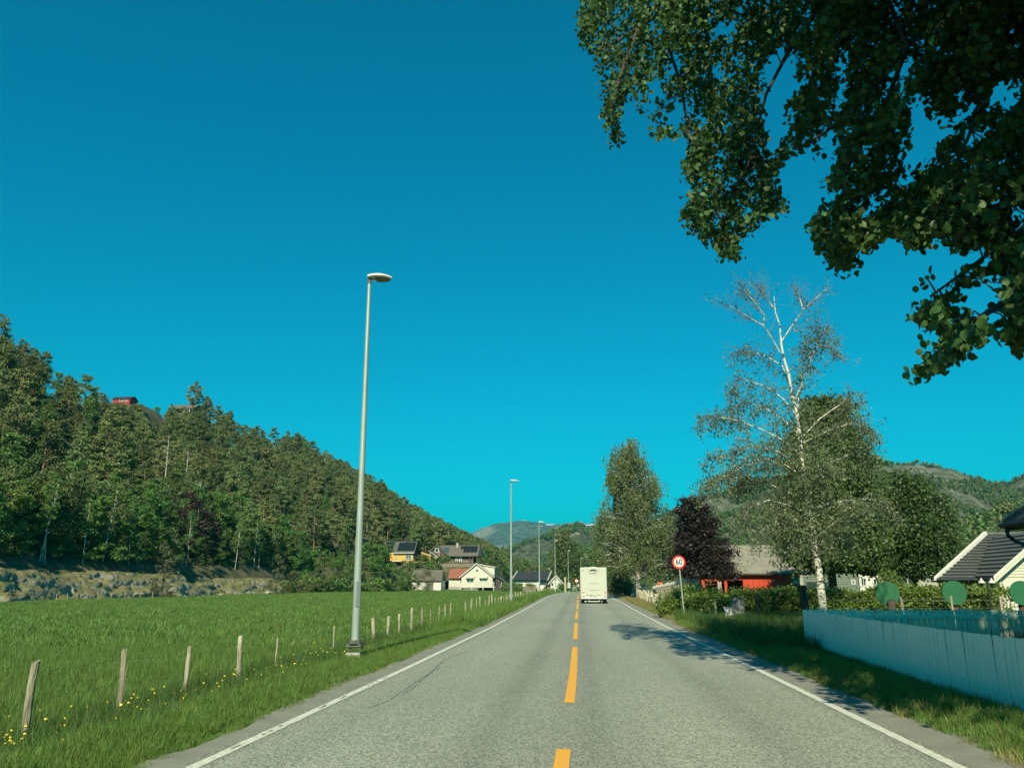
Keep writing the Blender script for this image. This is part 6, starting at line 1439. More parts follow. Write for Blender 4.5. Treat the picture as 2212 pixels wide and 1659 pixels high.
for i, (px, py, Y, pt, lb_) in enumerate(LAMPS):
    x = at(px, Y); p0 = D(px, py, Y); g = gz(x, Y); top = D(px, pt, Y).z
    t = thing('street_lamp', lb_, 'street lamp', (p0.x, Y, max(g, p0.z) if i else g + .12), 0, 'street lamps along the road')
    t.scale = (1 if i else 1, 1, (top - t.location.z) / 7.80); t.rotation_euler = (0, math.radians(-.4 if i == 0 else 0), 0)
    zc = 1 / t.scale[2]
    obj('pole', LM[0], 'metal', t, smooth=True)
    h = obj('lamp_head', LM[1], 'lamp_head', t, loc=(0, 0, 7.78)); h.rotation_euler = (0, math.radians(3), 0); h.scale = (.76, 1.2, 1.4)
    obj('lens', LM[2], 'lens', h)
    obj('bracket', MB().tube([(0, 0, 7.66), (0, 0, 7.76), (.07, 0, 7.79)], [.055, .05, .045], 8), 'steel_dark', t)
    if i < 5:
        obj('foundation', found, 'concrete', t); obj('flange', collar, 'steel_dark', t)
        for a in range(4): obj('bolt', MB().tube([(.12 * (1 if a % 2 else -1), .12 * (1 if a > 1 else -1), .16), (.12 * (1 if a % 2 else -1), .12 * (1 if a > 1 else -1), .27)], .018, 6), 'steel_dark', t)
    if i == 0: obj('clamp', clampm, 'steel_dark', t); obj('hatch', hatch, 'metal', t)

# ------------------------------------------------------------------ pasture fence
def post_mesh(seed, h, r):
    m = MB(); n = 9; V = []; k_ = 7
    rr = random.Random(seed); a0 = rr.uniform(0, 6)
    for i in range(k_):
        z = -.3 + (h + .3) * i / (k_ - 1)
        for j in range(n):
            a = a0 + 6.2832 * j / n; q = r * (1.05 - .12 * i / k_) * (1 + rr.uniform(-.10, .10)) * (1 + .12 * math.sin(a * 2 + seed))
            V.append((q * math.cos(a) + .012 * math.sin(i + seed), q * math.sin(a), z + (rr.uniform(-.03, .03) if i == k_ - 1 else 0)))
    Fc = [(i * n + j, i * n + (j + 1) % n, (i + 1) * n + (j + 1) % n, (i + 1) * n + j) for i in range(k_ - 1) for j in range(n)] + [tuple(range((k_ - 1) * n, k_ * n))]
    m.v, m.f = V, Fc; return m.mesh('post')
PM = [post_mesh(s, 1.0, .045) for s in range(6)]; PT = [post_mesh(10 + s, 1.0, .033) for s in range(3)]
t = thing('pasture_fence', 'line of weathered grey fence posts with wire between the meadow and the road verge', 'fence', (-5.85, 8, gz(-5.9, 8)))
ox, oy, oz = t.location
NEAR = [(48, 1610, 8.3, 1430, 1.0), (255, 1545, 10.0, 1403, .85), (397, 1508, 11.7, 1398, .9), (514, 1480, 13.5, 1375, .95), (596, 1424, 15.2, 1380, .65), (720, 1405, 18.6, 1352, .62), (808, 0, 22.3, 1335, 1.1), (839, 0, 23.8, 1331, 1.1), (862, 0, 25.2, 1327, 1.05), (888, 0, 27, 1314, 1.), (911, 0, 28.7, 1313, .8), (929, 0, 30.3, 1316, .7), (946, 0, 31.9, 1309, .7), (960, 0, 33.4, 1305, 1.1), (972, 0, 34.8, 1303, 1.0)]
Y0 = [-1 / (ray(p[0], p[1] or 1365).x / ray(p[0], p[1] or 1365).y) for p in NEAR]
tops = []
for i, (px, py, Y, pt, k) in enumerate(NEAR):
    Y = 6.1 * Y0[i] ; q = D(px, py or 1365, Y); g = gz(q.x, Y); h = D(px, pt, Y).z - g
    o = obj('post', PM[i % 6] if k > .7 else PT[i % 3], 'post', t, loc=(q.x - ox, Y - oy, g - oz)); o.scale = (k * .9, k * .9, h); o.rotation_euler = (rnd.gauss(0, .02), .02 * [1, .4, .3, -.2, 0, .5][i % 6], rnd.uniform(0, 6))
    tops.append((q.x - ox, Y - oy, g - oz + h))
Y = 40.5
while Y < 128:
    xx = float(shift(Y)) - 5.85 + rnd.gauss(0, .06) + .9 * float(sm(90, 128, Y)); g = gz(xx, Y); h = rnd.uniform(.82, 1.15) + .12
    o = obj('post', rnd.choice(PM + PT), 'post', t, loc=(xx - ox, Y - oy, g - oz)); k = rnd.uniform(.7, 1.25); o.scale = (k * .8, k * .8, h); o.rotation_euler = (rnd.gauss(0, .03), rnd.gauss(0, .03), rnd.uniform(0, 6)); tops.append((xx - ox, Y - oy, g - oz + h)); Y += rnd.choice([.9, 1.4, 1.8, 1.5]) * (1 if Y < 80 else .8)
for dz_ in (.12, .42, .68):
    obj('wire', MB().tube([(a - .03, b_, c - dz_) for a, b_, c in tops], .0022, 3, False), 'wire', t)
# second fence at the foot of the rocks
t = thing('field_fence', 'row of small pale posts along the foot of the rock face across the meadow', 'fence', (-56, 84, float(field_z(np.array(-56.), np.array(84.))))); ox, oy, oz = t.location
for i, px in enumerate((40, 76, 118, 158, 200, 236, 270, 305, 332)):
    Yp = 81 + i * 2.4; xf = float(xfoot(np.array(Yp))) + 2.7
    Yp = 56.0 * F / (1263 - px) * 1.0 if False else Yp
    x = at(px, Yp); 
    if x < xf: x = xf
    o = obj('post', PT[i % 3], 'post', t, loc=(x - ox, Yp - oy, float(field_z(np.array(x), np.array(Yp))) - oz)); o.scale = (1.1, 1.1, 1.0)
# reflector stake by the fourth lamp and the thick old post
x = at(1221, 158); t = thing('old_post', 'thick weathered timber post standing by the road bend next to the fifth lamp', 'post', (x, 158, gz(x, 158)), 0); o = obj('shaft', post_mesh(33, 3.0, .17), 'post', t)
x = at(1200, 112); t = thing('marker_post', 'short white round-topped marker post at the verge by the fourth lamp', 'marker post', (at(1199, 112), 112, gz(at(1199, 112), 112))); obj('shaft', MB().tube([(0, 0, 0), (0, 0, .55)], .06, 8), 'white', t); obj('cap', MB().tube([(0, 0, .55), (0, 0, .9)], [.13, .10], 10), 'white', t)
for px, py, Y, w_, h_, lb_ in [(1232, 1262, 158, .42, .95, 'grey meter cabinet strapped to the fifth lamp pole')]:
    v = D(1229, 1266, 159.5); t = thing('meter_cabinet', lb_, 'cabinet', v); obj('body', bevel(MB().box((-.28, -.35, -.4), (.28, -.08, .7)), .03, 1), 'white', t); obj('door', MB().box((-.23, -.37, -.33), (.23, -.352, .62)), 'cabinet', t)
v = D(1246, 1276, 150); v.z = gz(v.x, 150); t = thing('round_sign', 'small round white and red road sign glimpsed left of the motorhome', 'road sign', v)
obj('pole', MB().tube([(0, 0, 0), (0, 0, 2.3)], .035, 6), 'metal', t); d_ = obj('plate', rot_mesh(MB().tube([(0, 0, -.02), (0, 0, .02)], .32, 20).mesh('p'), Matrix.Translation((0, -.06, 1.0 + 1.0)) @ Matrix.Rotation(math.pi / 2, 4, 'X')), 'sign_red', t); obj('face', rot_mesh(MB().tube([(0, 0, -.02), (0, 0, .02)], .22, 20).mesh('p'), Matrix.Translation((0, -.085, 2.0)) @ Matrix.Rotation(math.pi / 2, 4, 'X')), 'sign_white', d_)

# ------------------------------------------------------------------ white picket fences
pk = MB().box((-.058, -.011, 0), (.058, .011, .98)); PK = bevel(pk, .004, 1); PK.name = 'picket'
A = [G(2212, 1559, -.1), G(2027, 1504.5, -.1), G(1923, 1468, -.1), G(1741, 1400, -.1)]
c0 = Vector((5.54, 21.65)); c1 = Vector((5.12, 13.2)); c2 = Vector((5.10, 8.5)); c3 = Vector((5.15, -4))
t = thing('picket_fence', 'white picket fence running along the right-hand verge, close boards in the shade of the linden', 'fence', (c0.x, c0.y, gz(c0.x, c0.y))); ox, oy, oz = t.location
path = [c0, c1, c2, c3]; pos = 0; step = .137
def run(path, t, step, zo, miss=None, flip=False):
    ox, oy, oz = t.location; segs = list(zip(path, path[1:])); n = 0
    for a, b_ in segs:
        L_ = (b_ - a).length; k = int(L_ / step); d = (b_ - a) / L_; ang = math.atan2(d.y, d.x)
        for i in range(k):
            p = a + d * (i + .5) * (L_ / k); g = gz(p.x, p.y)
            o = obj('picket', PK, 'fence_white', t, loc=(p.x - ox, p.y - oy, g - oz + zo + rnd.gauss(0, .004))); o.rotation_euler = (rnd.gauss(0, .006), rnd.gauss(0, .006), ang + rnd.gauss(0, .03)); n += 1
        nrm = Vector((-d.y, d.x)) * (-1 if flip else 1)
        for z in (.22, .76):
            pts = []
            m_ = MB(); q = [a + nrm * .014, b_ + nrm * .014, b_ + nrm * .05, a + nrm * .05]; g0_, g1_ = gz(a.x, a.y), gz(b_.x, b_.y)
            V = [(q[0].x - ox, q[0].y - oy, g0_ - oz + zo + z), (q[1].x - ox, q[1].y - oy, g1_ - oz + zo + z), (q[2].x - ox, q[2].y - oy, g1_ - oz + zo + z), (q[3].x - ox, q[3].y - oy, g0_ - oz + zo + z)]
            V += [(v[0], v[1], v[2] + .085) for v in V]; m_.add(V, [(0, 3, 2, 1), (4, 5, 6, 7), (0, 1, 5, 4), (1, 2, 6, 5), (2, 3, 7, 6), (3, 0, 4, 7)]); obj('rail', m_, 'fence_white', t)
        for i in range(int(L_ / 2.2) + 1):
            p = a + d * min(L_ - .05, .3 + i * 2.2) + nrm * .10; g = gz(p.x, p.y); obj('fence_post', MB().box((-.045, -.045, -.2), (.045, .045, .88)), 'fence_white', t, loc=(p.x - ox, p.y - oy, g - oz + zo))
    return n
run(path, t, step, -.02)
B0, B1 = Vector((5.56, 21.8)), Vector((11.6, 21.95))
t = thing('picket_fence', 'white picket fence crossing the garden behind the long roadside fence, its rails facing the viewer', 'fence', (B0.x, B0.y, gz(B0.x, B0.y)))
run([B0, B1], t, .139, -.01, flip=True)
# things behind the fence
Yd_ = 28.
for i, (px, py, lb_) in enumerate([(1916.6, 1282, 'flat green disc on a brown stump behind the picket fence, leftmost of three'), (2061.6, 1280, 'flat round green disc behind the pale stake, middle one of the three green discs'), (2207.5, 1280.5, 'flat round green disc in front of the white garage door')]):
    c = D(px, py, Yd_); g = gz(c.x, Yd_); t = thing('green_disc', lb_, 'round board', (c.x, Yd_, g), 0, 'round green discs in the garden')
    obj('disc', rot_mesh(MB().tube([(0, 0, -.02), (0, 0, .02)], .385, 40).mesh('disc'), Matrix.Translation((0, 0, c.z - g)) @ Matrix.Rotation(math.pi / 2, 4, 'X')), 'disc_green', t)
    obj('stump', post_mesh(50 + i, c.z - g - .22, .14 if i != 1 else .10), 'rust_post', t, loc=(.05, -.16 if i == 0 else .14, 0))
for px, py, Yp, r_, lb_, mm in [(1946, 1288, 27, .05, 'weathered stake right of the first green disc, holding the garden wire', 'post'), (2054.4, 1287, 26.5, .04, 'pale thin stake in front of the middle green disc', 'post'), (2161, 1289, 27, .045, 'weathered stake between the double lantern and the garage door', 'post'), (1544.3, 1294, 36.6, .05, 'pale wooden stake in front of the hedge left of the old drum', 'post'), (1636, 1281, 35.5, .045, 'thin dark stake in front of the hedge right of the old drum', 'black')]:
    c = D(px, py, Yp); g = gz(c.x, Yp); t = thing('garden_stake', lb_, 'stake', (c.x, Yp, g)); o = obj('shaft', post_mesh(int(px), c.z - g, r_), mm, t)
c0_, c1_ = D(1775, 1296, 27), D(2175, 1296, 27)
t = thing('garden_wire', 'thin wires strung between the stakes in front of the hedge', 'wire', (c0_.x, 27, c0_.z)); obj('strand', MB().tube([(0, 0, 0), (c1_.x - c0_.x, 0, c1_.z - c0_.z)], .006, 4), 'wire', t); obj('strand', MB().tube([(0, 0, -.25), (c1_.x - c0_.x, 0, c1_.z - c0_.z - .25)], .004, 4), 'wire', t)
c = D(1739, 1270, 23); g = gz(c.x, 23); t = thing('tree_stump', 'dark leaning stump of a cut tree behind the corner of the picket fence', 'tree stump', (c.x, 23, g)); obj('trunk', trunk_mb([(.12, 0, -.2), (.06, 0, .5), (-.03, 0, 1.0), (-.09, 0, c.z - g + .02)], .13, .09), 'black', t, smooth=False); obj('knot', bevel(MB().box((-.2, -.1, c.z - g - .1), (.02, .1, c.z - g + .08)), .04, 2), 'bark', t)
c = D(1743, 1270, 24)
# garden lantern
c = D(2134, 1262, 30); g = gz(c.x, 30); t = thing('garden_lantern', 'black lamp post with two small white-shaded lanterns in front of the hedge', 'garden lamp', (c.x, 30, g)); zt = c.z - g
obj('pole', MB().tube([(0, 0, 0), (0, 0, .1), (0, 0, .12), (-.03, 0, zt), (-.03, 0, zt + .12)], [.09, .08, .035, .028, .012], 8), 'black', t)
for sg in (-1, 1):
    x = -.03 + sg * .17
    obj('arm', MB().tube([(-.03, 0, zt - .10), (-.03 + sg * .09, 0, zt - .19), (x, 0, zt - .12), (x, 0, zt - .06)], .012, 6), 'black', t)
    o = obj('lantern', MB().tube([(x, 0, zt - .06), (x, 0, zt + .05)], [.045, .06], 8), 'glass', t); obj('shade', MB().tube([(x, 0, zt + .05), (x, 0, zt + .075), (x, 0, zt + .15), (x, 0, zt + .17), (x, 0, zt + .22)], [.115, .11, .04, .035, .012], 12), 'white', o)
for px, py in ((2076, 1330), (2092, 1330)):
    pass
c = D(2085, 1322, 22.5); g = gz(c.x, 22.5); t = thing('white_planter', 'white round tub standing just behind the cross fence under the middle disc', 'planter', (c.x, 22.5, g)); obj('tub', MB().tube([(0, 0, .35), (0, 0, .95), (0, 0, .97)], [.10, .15, .16], 16), 'white', t); obj('stand', MB().tube([(0, 0, 0), (0, 0, .35)], [.08, .07], 10), 'white', t)

# ------------------------------------------------------------------ speed limit sign
Ys = 36.5; c = D(1466, 1214, Ys); g = gz(c.x + .17, Ys); t = thing('speed_limit_sign', 'round speed sign reading 60 with a red ring on a grey pole', 'road sign', (c.x, Ys, g)); zc = c.z - g
ptop = Vector((0, 0, zc + .22)); tilt = .15
obj('pole', MB().tube([(tilt, .02, -.2), (0, .02, zc + .22)], .032, 10, False), 'metal', t, smooth=True)
def disc(r, y, th=.006, n=48): return rot_mesh(MB().tube([(0, 0, -th), (0, 0, th)], r, n).mesh('disc'), Matrix.Translation((0, y, zc)) @ Matrix.Rotation(math.pi / 2, 4, 'X'))
pl = obj('plate', disc(.285, -.045, .012), 'sign_red', t); obj('face', disc(.205, -.062), 'sign_white', pl)
me = text_mesh('60', .31, .004, .008); me.transform(Matrix.Translation((0, -.072, zc)) @ Matrix.Rotation(math.pi / 2, 4, 'X') @ Matrix.Scale(.95, 4, (1, 0, 0)) @ Matrix.Scale(1.15, 4, (0, 1, 0))); obj('number', me, 'sign_black', pl)
obj('backing', disc(.285, -.026, .004), 'metal', t)

# ------------------------------------------------------------------ drum and cabinet
c0_ = D(1581, 1334, 36.2); c1_ = D(1607.5, 1290, 36.2); r_ = (c1_.x - c0_.x) / 2; cx = (c0_.x + c1_.x) / 2; g = gz(cx, 36.2); hh = c1_.z - g
t = thing('old_drum', 'dented grey steel drum standing in the grass in front of the hedge', 'drum', (cx, 36.2, g))
zz = [0, .16, .17, .19, .20, hh * .5, hh * .51, hh * .53, hh * .54, hh - .03, hh - .02, hh, hh, hh - .04]; rr_ = [r_, r_, r_ * 1.04, r_ * 1.04, r_ * .98, r_ * .97, r_ * 1.0, r_ * 1.0, r_ * .96, r_ * .95, r_ * .99, r_ * .99, r_ * .92, r_ * .9]
obj('barrel', MB().tube([(0, 0, z) for z in zz], rr_, 24), 'drum', t, smooth=False)
obj('weeds', shrub[1], None, t, loc=(0, 0, hh - .12)).scale = (.22, .22, .14)
c0_ = D(1567.5, 1334, 33.8); c1_ = D(1584.5, 1313, 33.8); w_ = c1_.x - c0_.x; g = gz(c0_.x, 33.8); hh = c1_.z - g
t = thing('utility_cabinet', 'low pale grey utility cabinet with a vent slot, left of the drum', 'utility cabinet', (c0_.x, 33.8, g)); t.rotation_euler = (0, -.04, 0)
obj('body', bevel(MB().box((0, 0, -.1), (w_, .22, hh)), .012, 1), 'cabinet', t); obj('lid', bevel(MB().box((-.02, -.02, hh + .001), (w_ + .02, .24, hh + .035)), .01, 1), 'cabinet', t)
obj('door', MB().box((.025, -.012, .02), (w_ - .025, -.002, hh - .03)), 'cabinet', t)
for k in (0, 1): obj('vent', MB().box((w_ * .35, -.022, hh * .56 - k * .07), (w_ * .68, -.013, hh * .56 - k * .07 + .035)), 'white', t)
me = text_mesh('VA', .07, .001); me.transform(Matrix.Translation((w_ * .5, -.014, hh * .84)) @ Matrix.Rotation(math.pi / 2, 4, 'X')); obj('lettering', me, 'steel_dark', t)

# ------------------------------------------------------------------ motorhome
Yv = 60.; pl_, pr_ = D(1254.5, 1301, Yv), D(1312, 1301, Yv); W = pr_.x - pl_.x; zr0 = float(rz_(Yv)); Hh = D(1280, 1225, Yv).z - zr0
k_ = W / (1195 - 332)
t = thing('motorhome', 'white motorhome seen from behind, driving ahead in the right-hand lane', 'motorhome', (pl_.x, Yv, zr0 + .002), math.radians(.6))
def vx(x): return (x - 332) * k_
def vz(y): return Hh * (1462 - y) / (1462 - 325)
Lg = 6.6
body = bevel(MB().box((0, 0, vz(1303)), (W, Lg, vz(328))), .07, 3); obj('body', body, 'van', t, smooth=False)
obj('roof_cap', bevel(MB().prism([(vx(440), vz(330)), (vx(540), vz(322)), (vx(660), vz(318)), (vx(700), vz(308)), (vx(820), vz(308)), (vx(850), vz(320)), (vx(960), vz(330)), (vx(1100), vz(336))], 1.0, 'y', .05), .012, 1), 'van', t)
obj('corner_trim', MB().box((-.012, .06, vz(1230)), (.0, .12, vz(350))).box((W, .06, vz(1230)), (W + .012, .12, vz(350))), 'van_grey', t)
def vbox(name, x0, y0, x1, y1, d0, d1, m, p=None): return obj(name, MB().box((vx(x0), -d1, vz(y1)), (vx(x1), -d0, vz(y0))), m, p or t)
rec = obj('window_recess', MB().prism([(vx(568), vz(372)), (vx(595), vz(378)), (vx(608), vz(452)), (vx(918), vz(452)), (vx(926), vz(378)), (vx(945), vz(372)), (vx(932), vz(466)), (vx(596), vz(466))], .014, 'y', -.012), 'van_grey', t)
obj('rear_window', MB().prism([(vx(645), vz(435)), (vx(672), vz(402)), (vx(700), vz(394)), (vx(822), vz(394)), (vx(850), vz(404)), (vx(878), vz(436))], .02, 'y', -.02), 'glass', t)
me = text_mesh('Chausson', .125, .003, .002); me.transform(Matrix.Translation((vx(757), -.006, vz(516))) @ Matrix.Rotation(math.pi / 2, 4, 'X')); 
bb_ = max(v.co.x for v in me.vertices) - min(v.co.x for v in me.vertices); obj('lettering', me, 'dark_wall', t)
vbox('badge', 393, 400, 464, 450, .0, .006, 'van_grey'); vbox('badge_mark', 412, 412, 452, 440, .007, .010, 'van')
for yy_ in (828, 1043): vbox('groove', 612, yy_ - 7, 925, yy_ + 7, .0, .012, 'van_grey'); vbox('groove_lip', 640, yy_ + 8, 900, yy_ + 13, .0, .016, 'white')
vbox('handle_bar', 590, 1184, 960, 1196, .004, .03, 'van_grey')
def vround(name, x, y, r, m, d=.02, ring=None):
    o = obj(name, rot_mesh(MB().tube([(0, 0, -.001), (0, 0, d)], r * k_, 16).mesh('r'), Matrix.Translation((vx(x), 0, vz(y))) @ Matrix.Rotation(math.pi / 2, 4, 'X')), m, t)
    if ring: obj('rim', rot_mesh(MB().tube([(0, 0, -.002), (0, 0, d * .6)], ring * k_, 20).mesh('r'), Matrix.Translation((vx(x), 0, vz(y))) @ Matrix.Rotation(math.pi / 2, 4, 'X')), 'van_grey', o)
    return o
vround('tail_light', 410, 1108, 19, 'light_red', .03); vround('reversing_light', 416, 1184, 17, 'light_clear', .03, 21); vround('tail_light', 428, 1258, 16, 'light_red', .03, 26)
vround('tail_light', 1135, 1119, 21, 'light_red', .03); vround('reversing_light', 1130, 1191, 17, 'light_clear', .03, 21); vround('tail_light', 1122, 1262, 16, 'light_red', .03, 26)
vround('fog_light', 546, 1196, 17, 'light_red', .03, 20); vround('fog_light', 1001, 1200, 17, 'white', .03, 22)
vbox('corner_seam', 474, 1085, 484, 1150, 0, .006, 'van_grey')
pt_ = vbox('licence_plate', 672, 1190, 880, 1240, .031, .04, 'white'); vbox('blue_strip', 672, 1190, 692, 1240, .041, .044, 'plate_blue', pt_)
me = text_mesh('GE-860-PM', .085, .001, .002); me.transform(Matrix.Translation((vx(785), -.043, vz(1215))) @ Matrix.Rotation(math.pi / 2, 4, 'X') @ Matrix.Scale(.92, 4, (1, 0, 0))); obj('plate_lettering', me, 'steel_dark', pt_)
bmp = bevel(MB().box((vx(352), -.03, vz(1318)), (vx(1172), .25, vz(1285))), .03, 2); obj('bumper', bmp, 'van', t)
obj('underbody', MB().box((vx(560), .6, vz(1430)), (vx(1000), Lg - .4, vz(1303) - .002)), 'black', t)
obj('underside_shade', MB().box((vx(380), .56, vz(1415)), (vx(1178), .59, vz(1304))), 'black', t)  # black panel added so the shadow under the van reads dark
obj('mudguard', MB().box((vx(376), .5, vz(1462) + .10), (vx(556), .52, vz(1304))), 'black', t); obj('mudguard', MB().box((vx(1002), .5, vz(1462) + .10), (vx(1180), .52, vz(1304))), 'black', t)
for xa in (376, 1066):
    for ya in (1.9, 5.6):
        w_ = obj('wheel', rot_mesh(bevel(MB().tube([(0, 0, 0), (0, 0, .23)], .33, 24), .02, 1), Matrix.Translation((vx(xa), ya - .9, .33)) @ Matrix.Rotation(math.pi / 2, 4, 'Y')), 'black', t)
        obj('rim', rot_mesh(MB().tube([(0, 0, -.012), (0, 0, .242)], .19, 16).mesh('r'), Matrix.Translation((vx(xa), ya - .9, .33)) @ Matrix.Rotation(math.pi / 2, 4, 'Y')), 'metal', w_)
tb = vbox('tow_frame', 565, 1382, 955, 1406, -.1, -.05, 'light_clear'); vbox('tow_light', 458, 1378, 520, 1410, -.1, -.03, 'white'); vbox('tow_end', 985, 1380, 1046, 1410, -.1, -.04, 'van_grey')
for xa in (570, 912): vbox('plate_lamp', xa, 1332, xa + 56, 1350, -.12, -.06, 'light_clear')
vbox('cross_member', 575, 1322, 960, 1362, -.35, -.3, 'dgreen')
obj('mirror', bevel(MB().box((-.20, Lg - .9, vz(940)), (-.06, Lg - .8, vz(860))), .03, 2), 'van', t); obj('mirror_arm', MB().tube([(-.1, Lg - .85, vz(900)), (.02, Lg - .85, vz(960))], .02, 6), 'black', t)
obj('roof_vent', bevel(MB().box((.5, 2, vz(328)), (1.0, 2.5, vz(322))), .01, 1), 'van_grey', t)

# ------------------------------------------------------------------ things along the right kerb
def pale(seed):
    rr = random.Random(seed); w = rr.uniform(.075, .11); return MB().prism([(-w / 2, 0), (w / 2, 0), (w / 2 * .9, .92), (rr.uniform(-.02, .02), 1.0 + rr.uniform(-.03, .04)), (-w / 2 * .9, .93)], .022, 'y', 0).mesh('pale')
PL = [pale(s) for s in range(5)]
p0, p1 = Vector((at(1426, 49), 49)), Vector((at(1371, 86), 86))
t = thing('paling_fence', 'leaning grey wooden paling fence beside the gravel right of the road', 'fence', (p0.x, p0.y, gz(p0.x, p0.y))); ox, oy, oz = t.location
n = 22; 
for i in range(n):
    f = (i + rnd.uniform(-.2, .2)) / (n - 1); p = p0.lerp(p1, f); g = gz(p.x, p.y); o = obj('pale', PL[i % 5], 'post', t, loc=(p.x - ox, p.y - oy, g - oz)); s_ = 1.15 + f * .5; o.scale = (s_, 1, rnd.uniform(.88, 1.05)); o.rotation_euler = (rnd.gauss(0, .04), -.12 + rnd.gauss(0, .05), rnd.uniform(-.2, .2))
for z in (.3, .75): obj('rail', MB().tube([(0, .05, z), (p1.x - p0.x, p1.y - p0.y, z + gz(p1.x, p1.y) - gz(p0.x, p0.y))], .03, 5), 'post', t)
p0, p1 = Vector((at(1327, 100), 100)), Vector((at(1350, 103), 103))
t = thing('plank_fence', 'low grey plank fence at the far driveway between the bush and the dark container', 'fence', (p0.x, p0.y, gz(p0.x, p0.y) + .1)); ox, oy, oz = t.location
for i in range(11):
    p = p0.lerp(p1, i / 10); o = obj('plank', PL[i % 5], 'post', t, loc=(p.x - ox, p.y - oy, 0)); o.scale = (1.25, 1, rnd.uniform(1.15, 1.35))
obj('gate_post', MB().box((-.2, -.1, 0), (-.02, .08, 1.75)), 'white', t)
Yc = 98.; a = D(1352, 1278, Yc); a.z = gz(a.x, Yc); w_ = 16.5 * 2 * sx(Yc) * .92; h_ = D(1352, 1257.5, Yc).z - a.z
t = thing('green_container', 'dark green metal container with white marks standing by the driveway', 'container', a)
obj('body', MB().box((0, 0, .15), (w_, 3, h_)), 'dgreen', t)
for i in range(12): obj('rib', MB().box((.04 + i * w_ / 12, -.03, .2), (.04 + i * w_ / 12 + .07, -.001, h_ - .06)), 'dgreen', t)
me = text_mesh('28', .42, .002, .01); me.transform(Matrix.Translation((w_ * .82, -.04, h_ * .84)) @ Matrix.Rotation(math.pi / 2, 4, 'X')); obj('lettering', me, 'white', t)
obj('post', MB().box((-.22, -.2, 0), (-.08, -.06, h_ + .15)), 'white', t)
obj('reflector', rot_mesh(MB().tube([(0, 0, 0), (0, 0, .03)], .10, 10).mesh('r'), Matrix.Translation((.1, -.04, h_ * .62)) @ Matrix.Rotation(math.pi / 2, 4, 'X')), 'white', t)
obj('bin', MB().box((w_ * .68, -2.2, 0), (w_ * .94, -1.6, .95)), 'black', t); obj('bin_stripe', MB().box((w_ * .66, -2.23, .98), (w_ * .96, -1.6, 1.05)), 'white', t)
# white car nose, half hidden
v = D(1364, 1279, 92); v.z = gz(v.x, 92)
t = thing('white_car', 'low white car nose half hidden behind the paling fence posts', 'car', v)
obj('bonnet', bevel(MB().prism([(-.9, .28), (-.75, .55), (-.2, .72), (.7, .80), (.8, .28)], 1.5, 'y', 0), .05, 2), 'white', t); obj('wheel', rot_mesh(MB().tube([(0, 0, 0), (0, 0, .2)], .3, 18).mesh('w'), Matrix.Translation((-.35, .15, .3)) @ Matrix.Rotation(math.pi / 2, 4, 'X')), 'black', t); obj('headlight', bevel(MB().box((-.80, -.01, .45), (-.62, .1, .55)), .02, 1), 'light_clear', t)
# mailboxes
v = D(1391, 1280, 78); v.z = gz(v.x, 78)
t = thing('white_mailbox', 'tall white box with dark streaks on top beside the birch foot', 'mailbox', v)
obj('box', bevel(MB().box((-.25, -.2, .55), (.25, .2, 1.32)), .05, 2), 'white', t); obj('stand', MB().box((-.2, -.12, 0), (.12, .12, .549)), 'white', t); obj('slots', MB().box((-.2, -.23, 1.18), (-.15, -.201, 1.3)).box((-.08, -.23, 1.14), (-.03, -.201, 1.3)).box((.05, -.23, 1.16), (.1, -.201, 1.3)), 'dark_wall', t)
v = D(1402, 1281, 76); v.z = gz(v.x, 76)
t = thing('upturned_boat', 'white upturned dinghy lying low on the ground right of the white box', 'boat', v)
hm = MB(); n1, n2 = 14, 7; V = []
for i in range(n1 + 1):
    u = i / n1; w_ = .30 * math.sin(min(1, u * 1.6 + .12) * math.pi * .5) * (1 if u > .3 else .9 + .3 * u)
    for j in range(n2 + 1): a_ = math.pi * j / n2; V.append((-.45 + u * 1.15, -w_ * math.cos(a_), .28 + .34 * math.sin(a_) * (1 - .25 * (u - .5) ** 2)))
hm.v = V; hm.f = [(i * (n2 + 1) + j, i * (n2 + 1) + j + 1, (i + 1) * (n2 + 1) + j + 1, (i + 1) * (n2 + 1) + j) for i in range(n1) for j in range(n2)] + [tuple(range(n2 + 1)), tuple(range(n1 * (n2 + 1), (n1 + 1) * (n2 + 1)))]
obj('hull', hm, 'white', t, smooth=True); obj('trestle', MB().box((-.2, -.25, 0), (-.1, .25, .3)).box((.35, -.25, 0), (.45, .25, .3)), 'post', t)
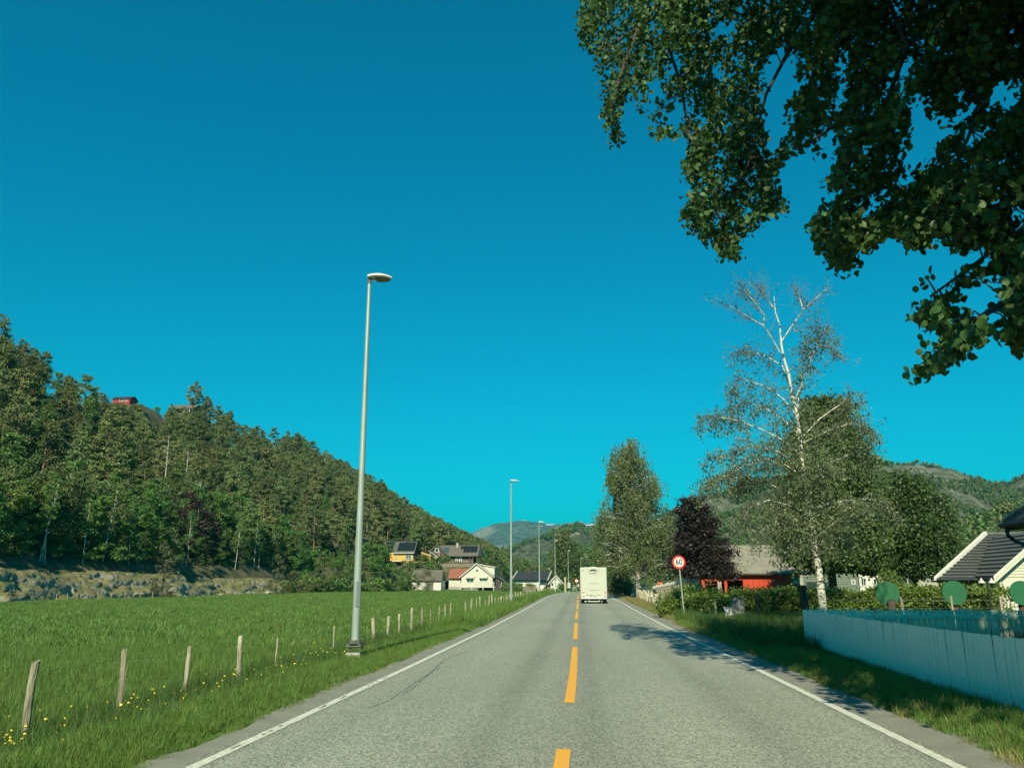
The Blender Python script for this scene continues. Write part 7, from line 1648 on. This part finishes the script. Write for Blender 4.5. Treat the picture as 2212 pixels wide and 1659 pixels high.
# white rail fence rising along the drive, red box
p0, p1 = D(1411, 1268, 74), D(1486, 1252, 68)
t = thing('white_rail_fence', 'low white rail fence on the bank rising towards the copper beech', 'fence', (p0.x, p0.y, p0.z)); ox, oy, oz = t.location
d_ = p1 - p0
obj('rail', MB().tube([(0, 0, -.12), tuple(d_ + Vector((0, 0, -.12)))], .07, 6), 'white', t)
for i in range(19):
    q = d_ * (i / 18); obj('stud', MB().tube([tuple(q + Vector((0, 0, -.2))), tuple(q + Vector((0, 0, .05 + .04 * (i % 3))))], [.05, .075], 6), 'white', t)
bk = MB().prism([(0, -1.2), (d_.x, -1.2), (d_.x, d_.z - .18), (0, -.18)], .5, 'y', .2).mesh('bank'); obj('bank', bk, 'stone_wall', t, label='rough grey bank under the white rail')
v = D(1425, 1264, 75); t = thing('red_box', 'small orange-red box on the bank behind the white rail', 'box', v); obj('body', bevel(MB().box((-.22, -.15, -.9), (.22, .15, .28)), .03, 1), 'orange', t); obj('slot', MB().box((-.1, -.17, .06), (.1, -.151, .12)), 'dark_wall', t)
# concrete chute beside the barn
v = D(1502, 1272, 70); v.z = gz(v.x, 70); t = thing('concrete_block', 'pale broken concrete block under the copper beech, left of the barn opening', 'concrete block', v); h_ = D(1502, 1248, 70).z - v.z
obj('slab', MB().prism([(-.35, -.1), (.5, -.1), (.5, h_ * .7), (.25, h_ * .75), (.2, h_), (-.3, h_ * .95)], .5, 'y', 0), 'concrete', t); obj('edge_post', MB().box((.52, -.1, -.1), (.62, .1, h_ * .72)), 'white', t)
# ------------------------------------------------------------------ air
hz_m = bpy.data.materials.new('haze'); hz_m.use_nodes = True; n_ = hz_m.node_tree; n_.nodes.remove(n_.nodes['Principled BSDF'])
pv = n_.nodes.new('ShaderNodeVolumePrincipled'); pv.inputs['Color'].default_value = (0, .56, .76, 1); pv.inputs['Density'].default_value = 9e-05; pv.inputs['Anisotropy'].default_value = .0
n_.links.new(pv.outputs[0], n_.nodes['Material Output'].inputs['Volume'])
obj('haze', MB().box((-9000, -700, -60), (9000, 13000, 900)), hz_m, kind='stuff')
